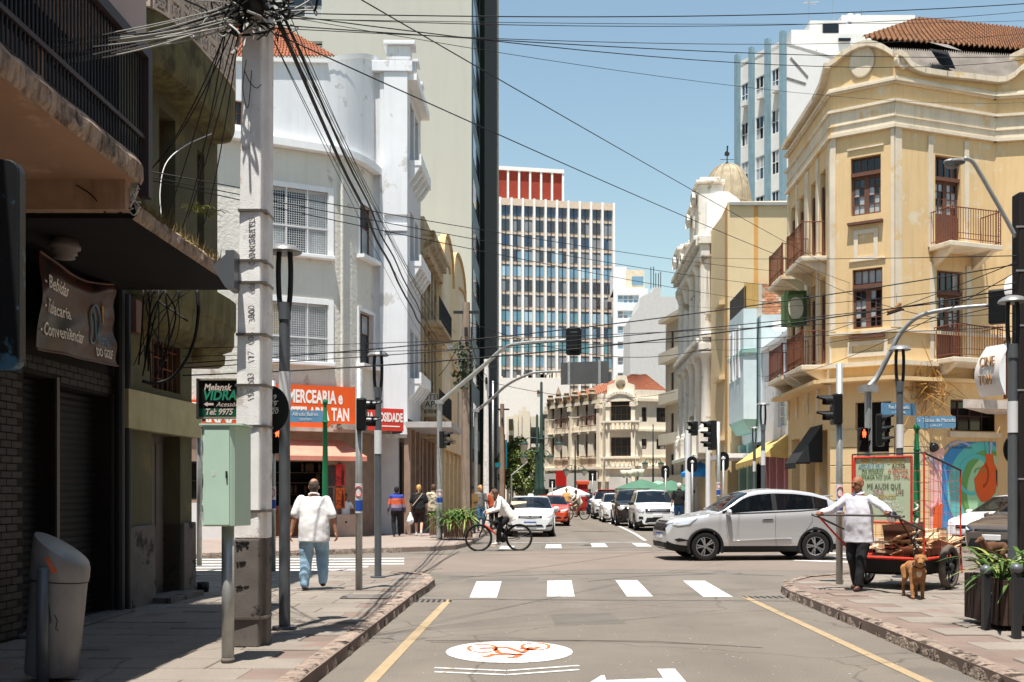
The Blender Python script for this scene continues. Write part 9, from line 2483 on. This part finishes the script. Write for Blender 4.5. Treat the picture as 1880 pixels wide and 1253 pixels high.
for(body_,fu,fz,sz_,ci)in(('BEM AVENTURADO',.5,.935,.115,0),('AQUELE QUE',.30,.855,.10,1),('AJUDA',.78,.855,.10,2),('OS POBRES',.32,.775,.10,3),('O SENHOR',.77,.775,.09,4),('LIVRARA NO DIA',.36,.695,.095,3),('DO MAL',.83,.695,.095,4),('ME AJUDE QUE',.52,.55,.115,5),('DEUS',.42,.46,.105,6),('LHE',.80,.46,.105,2),('ABENCOE',.58,.39,.09,0),('OLHAI PARA OS',.55,.31,.075,7),('QUE ME VIRA',.62,.255,.075,7),('MEU SOCORRO',.65,.20,.075,7)):
 text(brd,body_,TM(bpnt(u0+bw*fu,zb0+(zb1-zb0)*fz,-0.056),(fdir.x,fdir.y,0),(0,0,1)),sz_*0.95,TC[ci],ext=0.001,sx=0.70)
 # wheels
for(u,s_)in((cwid+0.10,1),(-0.10,-1)):
 c_=cp(u,0.72,KZ+0.33);Mw=Matrix(((ddir.x,fdir.x,0,c_.x),(ddir.y,fdir.y,0,c_.y),(0,0,1,c_.z),(0,0,0,1)))
 m=MB(Mw);m.lathe([(0.26,-0.04),(0.31,-0.05),(0.33,-0.025),(0.333,0.0),(0.33,0.025),(0.31,0.05),(0.26,0.04),(0.25,0.0),(0.26,-0.04)],(0,0,0),30,ax='y');wh=m.build('wheel',mk('worn_tyre',RGB(92,82,74),0.9,var=0.2,bump=0.3),ct,smooth=True)
 m=MB(Mw);m.lathe([(0.0,-0.06),(0.06,-0.05),(0.06,0.05),(0.0,0.06)],(0,0,0),12,ax='y')
 for k in range(4):a=PI*k/4;m.obox((0,0,0),(0.25*math.cos(a),0,0.25*math.sin(a)),(-0.02*math.sin(a),0,0.02*math.cos(a)),(0,0.01,0))
 m.lathe([(0.255,-0.03),(0.235,-0.03),(0.235,0.03),(0.255,0.03)],(0,0,0),24,ax='y');m.build('rim',IRON,wh)
m=MB();m.tube([cp(-0.1,0.72,KZ+0.33),cp(cwid+0.1,0.72,KZ+0.33)],0.02,6);m.build('axle',IRON,ct)
# pull bar
bc=(cA+cB)/2-ddir*0.72-fdir*0.14;bl_=bc-fdir*0.60;br_=bc+fdir*0.60;zbar=1.24
m=MB();m.tube(curve_pts([cp(0.0,0.05,0.95),Vector((bl_.x,bl_.y,zbar-0.03)),Vector((bl_.x,bl_.y,zbar)),Vector((br_.x,br_.y,zbar)),Vector((br_.x,br_.y,zbar-0.03)),cp(cwid,0.0,1.02)],3),0.016,8);m.build('pull_bar',mk('worn_bar',RGB(90,84,80),0.5,metal=0.4),ct,smooth=True)
m=MB();m.tube([Vector((bl_.x,bl_.y,zbar-0.02)),cp(0.05,0,zpl)],0.015,6);m.build('pull_strut',REDF,ct);m=MB();m.tube([Vector((br_.x,br_.y,zbar-0.02)),cp(cwid-0.02,0,zpl)],0.015,6);m.build('pull_strut',mk('strut_brown',RGB(74,44,36),0.7),ct)
m=MB();q_=br_-fdir*0.12;c_=Vector((q_.x,q_.y,zbar-0.01));m.ell(c_+Vector((ddir.x*0.06,ddir.y*0.06,0)),0.085,0.05,0.085,16,10);m.build('headlamp_can',CHROME,ct,smooth=True)
m=MB();pts=[cp(cwid-0.12,0.0,zpl+0.02+0.8*i/14)+Vector((0.035*math.cos(i*1.9),0.035*math.sin(i*1.9),0))for i in range(15)];m.tube(pts,0.022,6);m.build('striped_rope',mk('rope',RGB(60,58,54),0.9,patch=1.0,pcol=RGB(190,186,176),pscale=14),ct)
# load
CARD=mk('cardboard',RGB(224,190,152),0.9,var=0.15,scale=3,bump=0.2,rnd=0.15);CARDD=mk('cardboard_dark',RGB(92,62,48),0.9,var=0.15)
rr=random.Random(5)
m=MB()
for k in range(46):
 c_=cp(rr.uniform(0.12,cwid-0.1),rr.uniform(0.1,cdep-0.1),zpl+0.05+rr.uniform(0,0.28));a=rr.uniform(0,6.3);ax_=Vector((math.cos(a),math.sin(a),rr.uniform(-.5,.5)))*rr.uniform(0.08,0.22);ay_=Vector((-math.sin(a),math.cos(a),rr.uniform(-.4,.4)))*rr.uniform(0.06,0.16);m.obox(c_,ax_,ay_,ax_.cross(ay_).normalized()*0.006)
ld=m.build('cardboard_scraps',CARD,None);tag(ld,'heap of flattened cardboard and paper inside the handcart','cardboard',kind='stuff')
for(u,v,z,w_,h_,a,mat,lb)in((0.62,0.45,0.98,0.26,0.19,0.35,CARDD,'dark brown cardboard box leaning in the cart'),(0.45,0.75,0.80,0.30,0.12,-0.2,CARD,'pale cardboard box lying deeper in the cart'),(0.80,1.0,0.86,0.22,0.20,0.6,CARD,'pale cardboard box at the cart right side')):
 c_=cp(u,v,z-0.06);m=MB();ax_=Vector((fdir.x,fdir.y,0.3*a))*w_;ay_=Vector((ddir.x,ddir.y,0))*0.16;m.obox(c_,ax_,ay_,Vector((-0.3*a*fdir.x,-0.3*a*fdir.y,1)).normalized()*h_);o=m.build('cardboard_box',mat,None,bevel=0.008);tag(o,lb,'box')
 # puller
pm=cA.lerp(cB,0.5)-ddir*0.40-fdir*0.26
GSH=mk('pale_lilac_shirt',RGB(210,208,216),0.9,var=0.05,scale=6,bump=0.3,bscale=60)
hd_=math.atan2(-ddir.y,-ddir.x)
def loc(v):
 q=Matrix.Rotation(-(hd_-PI/2),3,'Z')@(Vector(v)-Vector((pm.x,pm.y,KZ)));return tuple(q/(1.66/1.70))
hl_,hr_=bl_+fdir*0.04,br_-fdir*0.10
A_,B_=loc((hl_.x,hl_.y,zbar+0.035)),loc((hr_.x,hr_.y,zbar+0.035))
lo,hi=(A_,B_)if A_[0]<B_[0]else(B_,A_)
_,J=human('bald man in pale open-neck shirt and black trousers holding the cart bar',Vector((pm.x,pm.y,KZ)),hd_,1.66,lean=2,feet=[(-0.06,0.14,0.085),(0.10,-0.14,0.10)],hands=[lo,hi],hint_arm=[(-0.5,-0.6,-0.5),(0.5,-0.6,-0.5)],skin=SKIN_B,vox=0.009,fat=1.0,top=GSH,bottom=BLKT,shoes=SHO,sleeve='long',toplen=0.15,loose=1.27,bloose=1.12,look=(-18,0),curl=(1.1,1.1),palm=[(0.1,-0.2,-1),(-0.1,-0.2,-1)],handdir=[(0.0,0.9,0.1),(0.0,0.9,0.1)])
m=MB(J['M']);m.cap(J['hd']-J['hu']*0.043+J['hf']*0.098-J['hr']*0.025,J['hd']-J['hu']*0.043+J['hf']*0.098+J['hr']*0.025,0.009,0.009,8);m.build('moustache',HAIRD,_,smooth=True)
for s_ in(-1,1):m=MB(J['M']);m.cap(J['hd']+J['hr']*0.018*s_+J['hu']*0.026+J['hf']*0.092,J['hd']+J['hr']*0.045*s_+J['hu']*0.028+J['hf']*0.084,0.005,0.004,6);m.build('eyebrow',HAIRD,_)
for s_ in(-1,1):m=MB(J['M']);b0=J['nk']+J['fw']*0.07;m.add([b0+J['rt']*0.015*s_-J['up']*0.06,b0+J['rt']*0.085*s_-J['up']*0.005-J['fw']*0.03,b0+J['rt']*0.07*s_+J['up']*0.035-J['fw']*0.05,b0+J['rt']*0.01*s_-J['up']*0.0+J['fw']*0.005],[(0,1,2,3)]);m.build('shirt_collar',GSH,_)
def dog(label,pos,heading,s,mat,vox=0.012,head_turn=0):
 """local y forward"""
 M=Matrix.Translation(pos)@Matrix.Rotation(heading-PI/2,4,'Z')@Matrix.Scale(s,4);b=MB(M)
 b.cap((0,0.20,0.40),(0,0.02,0.42),0.108,0.100,16,1.2,(0,0,1));b.cap((0,0.02,0.42),(0,-0.24,0.43),0.095,0.085,16,1.05,(0,0,1))
 b.cap((0,0.24,0.43),(0,0.34,0.55),0.085,0.062,14)
 a=R(head_turn);hf=Vector((math.sin(a),math.cos(a),-0.12)).normalized();hc=Vector((0,0.37,0.575));hr=hf.cross(Vector((0,0,1))).normalized()
 b.ell(hc,0.072,0.08,0.07,14,10);b.cap(hc+hf*0.05-Vector((0,0,0.015)),hc+hf*0.135-Vector((0,0,0.035)),0.048,0.034,12)
 for sx in(-1,1):
  b.cap(hc+hr*0.055*sx+Vector((0,0,0.045)),hc+hr*0.085*sx+Vector((0,0,-0.005))+hf*0.02,0.022,0.014,8,0.5)
  fx=0.075*sx;off=0.05*sx
  b.cap((fx,0.20,0.38),(fx*1.05,0.19+off*0.4,0.22),0.052,0.034,12);b.cap((fx*1.05,0.19+off*0.4,0.22),(fx*1.05,0.20+off,0.03),0.032,0.026,12);b.cap((fx*1.05,0.20+off,0.025),(fx*1.05,0.235+off,0.02),0.028,0.022,8)
  b.cap((fx,-0.22,0.40),(fx*1.15,-0.14-off*0.5,0.27),0.07,0.048,12);b.cap((fx*1.15,-0.14-off*0.5,0.27),(fx*1.1,-0.28-off*0.5,0.16),0.044,0.026,10);b.cap((fx*1.1,-0.28-off*0.5,0.16),(fx*1.1,-0.25-off*0.5,0.03),0.026,0.023,10);b.cap((fx*1.1,-0.25-off*0.5,0.022),(fx*1.1,-0.21-off*0.5,0.02),0.026,0.02,8)
 b.cap((0,-0.30,0.46),(0.02,-0.42,0.40),0.026,0.018,8);b.cap((0.02,-0.42,0.40),(0.03,-0.47,0.28),0.018,0.010,8)
 o=b.build('dog',mat);tag(o,label,'dog');remesh(o,vox*s,3)
 m=MB(M);m.ell(hc+hf*0.168-Vector((0,0,0.03)),0.018,0.014,0.014,10,6);m.build('nose',BLACK,o,smooth=True)
 for sx in(-1,1):m=MB(M);m.ell(hc+hr*0.032*sx+hf*0.07+Vector((0,0,0.02)),0.011,0.008,0.010,8,6);m.build('eye',BLACK,o,smooth=True)
 return o,M
DOGM=mk('tan_fur',RGB(176,124,78),0.9,var=0.3,scale=14,bump=1.0,bscale=160,bdist=0.02,patch=0.3,pcol=RGB(148,100,62),pscale=7,psoft=0.1)
d=2755/(1100-905.0);o,M_=dog('tan dog standing beside the handcart facing the viewer',Vector((XA(1686,d),d+0.15,KZ)),R(-98),0.95,DOGM,0.010,14)
m=MB(M_);m.ell((0,0.30,0.37),0.04,0.02,0.06,10,8);m.build('white_chest',mk('white_fur',RGB(214,190,160),0.9),o,smooth=True)
m=MB(M_);m.tube([(0.085*math.cos(2*PI*i/18),0.29+0.05*math.sin(2*PI*i/18),0.49-0.045*math.sin(2*PI*i/18))for i in range(19)],0.010,6);m.build('collar',BLACK,o,smooth=True)
dog('dark brown dog standing in front of the grey parked car',Vector((XA(1826,22.0),22.0,0.0)),R(200),1.0,mk('brown_fur',RGB(96,66,46),0.85,var=0.2,bump=0.3),0.014)
# ------------------------------------------------------------------ overhead cables
def cable(pts,r,mat,label,group,n=5):
 m=MB();m.tube(pts,r,n);o=m.build('cable',mat,smooth=True);return tag(o,label,'cable',group)
def span(a,b,s,r,mat,label,group):
 return cable(sag(P(*a),P(*b),s,18),r,mat,label,group)
rr=random.Random(21)
L1='thin black cable strung high across the street from the concrete pole to the right edge';G1='high cables crossing to the right'
ORD=('topmost','second','third','fourth','fifth','sixth','seventh')
for k_,(y1,d1,s_)in enumerate(((6,14,.10),(20,17,.16),(38,18,.06),(60,22,.20),(104,20,.12),(108,24,.34),(188,26,.30))):
 span((497,30+rr.uniform(-12,22),9.7),(1900,y1,d1),s_,rr.choice((0.0035,0.0045,0.006)),CABLE,ORD[k_]+' thin black cable from the concrete pole to the right picture edge',G1)
span((560,-60,9.8),(1526,490,35.5),0.05,0.007,CABLE,'long diagonal black cable running down to the upper yellow balcony',None)
span((505,62,9.7),(1560,520,33.8),0.10,0.007,CABLE,'second diagonal black cable ending below the first at the yellow facade',None)
L2='black cable from the olive facade across to the yellow building balconies';G2='mid height cables'
for k_,(y0,y1)in enumerate(((314,500),(324,528),(330,560))):span((268,y0,12.2),(1448,y1,39),0.15,0.007,CABLE,('upper','middle','lower')[k_]+' '+L2,G2)
L3='low black cable crossing the street to the dark right pole';G3='low cables crossing the street'
for k_,(y0,y1,s_,r_)in enumerate(((668,486,.16,.010),(676,540,.10,.008),(690,530,.20,.012),(640,575,.06,.006),(655,600,.04,.006))):span((330,y0,14.6),(1866,y1,13.8),s_,r_*0.8,CABLE,('highest','second','third','fourth','lowest')[k_]+' '+L3,G3)
L4='thin cable fanning from the dark right pole past the yellow facade';G4='cables fanning from the right pole'
for k_,(x0,y0,d0,y1)in enumerate(((1240,470,60,470),(1300,640,50,482),(1250,560,60,520),(1330,655,48,555),(1438,470,39,610),(1390,690,44,500))):span((x0,y0,d0),(1866,y1,13.8),rr.uniform(.1,.5),0.007,CABLE,'thin cable from the dark right pole to the '+('ornate building cornice','light blue bay','ornate building middle floor','brick gable','upper corner of the yellow balconies','low white house')[k_],G4)
# bundles running up the left kerb
L5='thick black cable bundle drooping from the concrete pole up the left kerb'
for(x0,y0,x1,y1,r_,lb)in((500,20,800,640,.022,'thickest '+L5[6:]),(512,14,806,628,.015,'thinner '+L5[6:])):
 a,b=P(x0,y0,9.6),P(x1,y1,40)
 pts=sag(a,b,0.25,40);pts=[p+Vector((0.015*math.sin(i*0.9),0,0.015*math.cos(i*1.3)))for i,p in enumerate(pts)]
 cable(pts,r_,CABLE,lb,None,7)
L6='thin dark cable running beside the thick bundles along the left kerb';G6='thin kerbside cables'
for k in range(7):span((478+rr.uniform(0,50),20+rr.uniform(-5,40),9.7),(790+rr.uniform(0,60),610+rr.uniform(0,60),40+rr.uniform(-4,12)),rr.uniform(.1,.7),0.0045,CABLE,L6,G6)
for(a,b,s_,lb_)in(((856,600,36.4),(893,690,50),.3,'taut black cable between the first two far utility poles'),((856,610,36.4),(893,700,50),.5,'slack black cable below the taut one between the far poles'),((893,690,50),(922,760,66),.3,'black cable between the second and third far poles'),((856,590,36.4),(1300,640,50),.8,'far cable from the weathered pole to the right street side'),((856,600,36.4),(806,690,41),.2,'short cable from the weathered pole to the old hotel'),((893,700,50),(1240,720,66),.6,'farthest cable crossing the street before the palace')):
 span(a,b,s_,0.014,CABLE,lb_,'distant cables')
 # pale wires to the near left building
L7='pale weathered wire running from the concrete pole to the barred terrace';G7='pale wires to the terrace'
for k in range(15):
 a=P(448+rr.uniform(-10,25),rr.uniform(0,42),9.6);b=P(rr.uniform(72,100),rr.uniform(70,128),8.4+rr.uniform(-.3,.3))
 cable(sag(a,b,rr.uniform(0.0,0.10),14),rr.choice((0.005,0.006,0.008)),CABLEG if k%5 else CABLE,L7,G7)
L8='dark drop cable hanging from the pole top to the olive facade';G8='drop cables on the olive facade'
for k_,(x1,y1,d1)in enumerate(((268,320,11.5),(272,316,11.6),(300,420,12.9),(345,400,13.6),(372,420,14.6),(365,300,14.4),(330,430,13.4))):
 cable(sag(P(440+rr.uniform(-30,10),rr.uniform(15,60),9.9),P(x1,y1,d1),rr.uniform(-.05,.25),14),0.007,CABLE,('leftmost','second','third','fifth','rightmost','highest','fourth')[k_]+' '+L8,G8)
cable(curve_pts([P(388,246,14.2),P(340,268,13.6),P(305,300,13.0),P(294,350,12.8),P(296,398,12.7)],6),0.007,CABLEW,'curved white cable looping down the olive facade',None)
cable(curve_pts([P(362,532,12.5),P(364,580,12.5),P(352,640,12.7),P(320,690,12.9),P(285,704,12.9),P(262,700,12.8)],6),0.022,CABLE,'thick black cable loop hanging below the dark canopy',None)
L9='tangled black cable hanging under the dark canopy';G9='tangled cables under the canopy'
for k in range(13):
 x0=rr.uniform(255,350);x1=rr.uniform(245,300)
 cable(curve_pts([P(x0,533,12.5),P((x0+x1)/2+rr.uniform(-30,30),rr.uniform(560,640),12.6),P(x1,rr.uniform(640,720),12.75)],6),rr.choice((0.006,0.009,0.012)),CABLE,L9,G9)
cable(curve_pts([P(262,690,12.7),P(272,640,12.65),P(290,560,12.6),P(300,560,12.6),P(345,590,12.6)],6),0.012,CABLE,'bent black service cable curling on the olive pier',None)
cable(curve_pts([P(225,400,10.5),P(212,460,11.0),P(211,522,12.1)],6),0.004,CABLEG,'thin grey tie line above the banner',None)
cable(curve_pts([P(140,340,9.0),P(170,360,9.0),P(200,395,9.1),P(240,382,9.1)],6),0.006,CABLE,'sagging wire on the stained canopy beam',None)
# white wire knot on the canopy corner
m=MB()
for k in range(12):
 a=P(232+rr.uniform(-4,6),rr.uniform(345,395),9.15);b=P(247+rr.uniform(-6,12),rr.uniform(340,385),9.1);m.tube(curve_pts([a,(a+b)/2+Vector((0,0,rr.uniform(-.06,.06))),b],4),0.006,5)
o=m.build('wire_knot',CABLEW);tag(o,'knot of white wire tied at the canopy corner','cable',kind='stuff')
# dense tangle at the pole top
for(mat,nn,lb)in((CABLE,46,'dense tangle of black cables round the concrete pole top'),(CABLEG,26,'pale wires mixed in the tangle at the concrete pole top')):
 m=MB()
 for k in range(nn):
  c0=P(468+rr.gauss(0,26),14+rr.gauss(0,18),9.5+rr.uniform(-.15,.15));pts=[c0]
  for j in range(4):pts.append(pts[-1]+Vector((rr.gauss(0,.12),rr.gauss(0,.07),rr.gauss(0,.07))))
  m.tube(curve_pts(pts,4),rr.choice((0.006,0.008,0.012)),5)
 o=m.build('cable_tangle',mat);tag(o,lb,'cable',kind='stuff')
for(pts,lb)in(([(452,110,9.55),(446,160,9.55),(452,195,9.55),(457,190,9.55),(462,130,9.55)],'slack wire loop hanging high on the concrete pole'),([(449,130,9.55),(458,150,9.55),(470,162,9.55),(480,156,9.55)],'second slack wire loop on the concrete pole')):
 cable(curve_pts([P(*q)for q in pts],5),0.004,CABLE,lb,None)
 # shoe hanging on a wire
sh_=thing('hanging_shoe','old sneaker dangling from a cable before the yellow facade','shoe',P(1641,565,17.6))
c=P(1641,566,17.6);Ms=Matrix.Translation(c)@Matrix.Rotation(R(-18),4,'Y')
m=MB(Ms);m.cap((-0.10,0,-0.03),(0.10,0,-0.025),0.035,0.04,12);m.cap((0.05,0,0.0),(0.11,0,0.035),0.04,0.038,12);o=m.build('shoe_upper',mk('shoe_canvas',RGB(150,112,74),0.8,var=0.2),sh_);remesh(o,0.010,2)
m=MB(Ms);m.box(-0.14,0.15,-0.04,0.04,-0.085,-0.055);m.build('shoe_sole',BLACK,sh_,bevel=0.01)
m=MB();m.tube([c+Vector((0.05,0,0.05)),P(1645,538,17.6)],0.003,4);m.build('shoe_lace',CABLE,sh_)
# green round-faced sign on the yellow balcony
gs=thing('green_round_sign','green framed sign with pale round face hung on the yellow building balconies','sign',P(1466,600,36.5))
a,b=P(1443,596,36.8),P(1478,537,36.8);GF=mk('dark_green_frame',RGB(62,84,52),0.6,var=0.15)
m=MB();m.box(a.x,b.x,36.8,37.5,a.z,b.z);m.build('sign_box',mk('green_box',RGB(104,132,82),0.6,var=0.1),gs,bevel=0.03)
m=MB()
for(x0,x1,z0,z1)in((a.x-0.04,b.x+0.04,b.z-0.06,b.z+0.05),(a.x-0.04,b.x+0.04,a.z-0.05,a.z+0.06),(a.x-0.04,a.x+0.06,a.z+0.06,b.z-0.06),(b.x-0.06,b.x+0.04,a.z+0.06,b.z-0.06)):m.box(x0,x1,36.74,36.86,z0,z1)
m.build('sign_frame',GF,gs)
m=MB(Matrix.Translation(((a.x+b.x)/2,36.75,(a.z+b.z)/2)));m.plate([(0.27*math.cos(2*PI*i/28),0.40*math.sin(2*PI*i/28))for i in range(28)],0,0.05);m.build('round_face',mk('sign_face_pale',RGB(196,192,172),0.6),gs)
m=MB();m.tube([(b.x,37.1,b.z-0.1),(b.x+0.6,37.1,b.z-0.1)],0.03,6);m.build('sign_bracket',IRON,gs)
# dry plants on facades
def twigs(label,c,n,s_,mat,seed,name='dry_plant'):
 q=random.Random(seed);m=MB()
 for k in range(n):
  a=Vector(c)+Vector((q.gauss(0,.15),q.gauss(0,.05),q.gauss(0,.1)));m.tube(curve_pts([a,a+Vector((q.gauss(0,.2),-q.random()*0.2,q.gauss(0,.3)))*s_,a+Vector((q.gauss(0,.35),-q.random()*0.3,q.gauss(-.2,.5)))*s_],3),0.008*s_,4)
 o=m.build(name,mat);tag(o,label,'plant',kind='stuff')
q=f2.pt(f2.s_at(1702),-0.1,f2.sz(1702,715)[1]);twigs('dry twiggy plant growing from the yellow facade ledge',q,40,1.6,mk('dry_twig',RGB(176,130,70),0.9),2)
def fern(label,c,n,L,seed):
 q=random.Random(seed);m=MB()
 for k in range(n):
  a=q.uniform(0,6.28);dr=Vector((math.cos(a),math.sin(a),0));l=L*q.uniform(.6,1.1);pts=[Vector(c)+dr*l*t*0.8+Vector((0,0,l*(t*1.1-t*t*0.9)))for t in[i/8 for i in range(9)]]
  m.tube(pts,0.003,3)
  for i in range(1,9):
   for s2 in(-1,1):
    e=pts[i];sd=Vector((-dr.y,dr.x,0))*s2*0.05*(1-i/10);m.add([e,e+sd+dr*0.015,e+sd*0.9+dr*0.035],[(0,1,2)])
 o=m.build('fern',mk('fern_leaf',RGB(120,124,66),0.7,var=0.3,scale=8));tag(o,label,'plant',kind='stuff')
fern('small fern growing on the olive ledge above the canopy',P(384,400,14.6),22,0.34,3);fern('tiny fern on the mouldy canopy fascia',P(225,290,8.9),8,0.08,4)
fern('fern growing at the dark canopy edge by the olive wall',P(362,392,13.4),16,0.28,5)
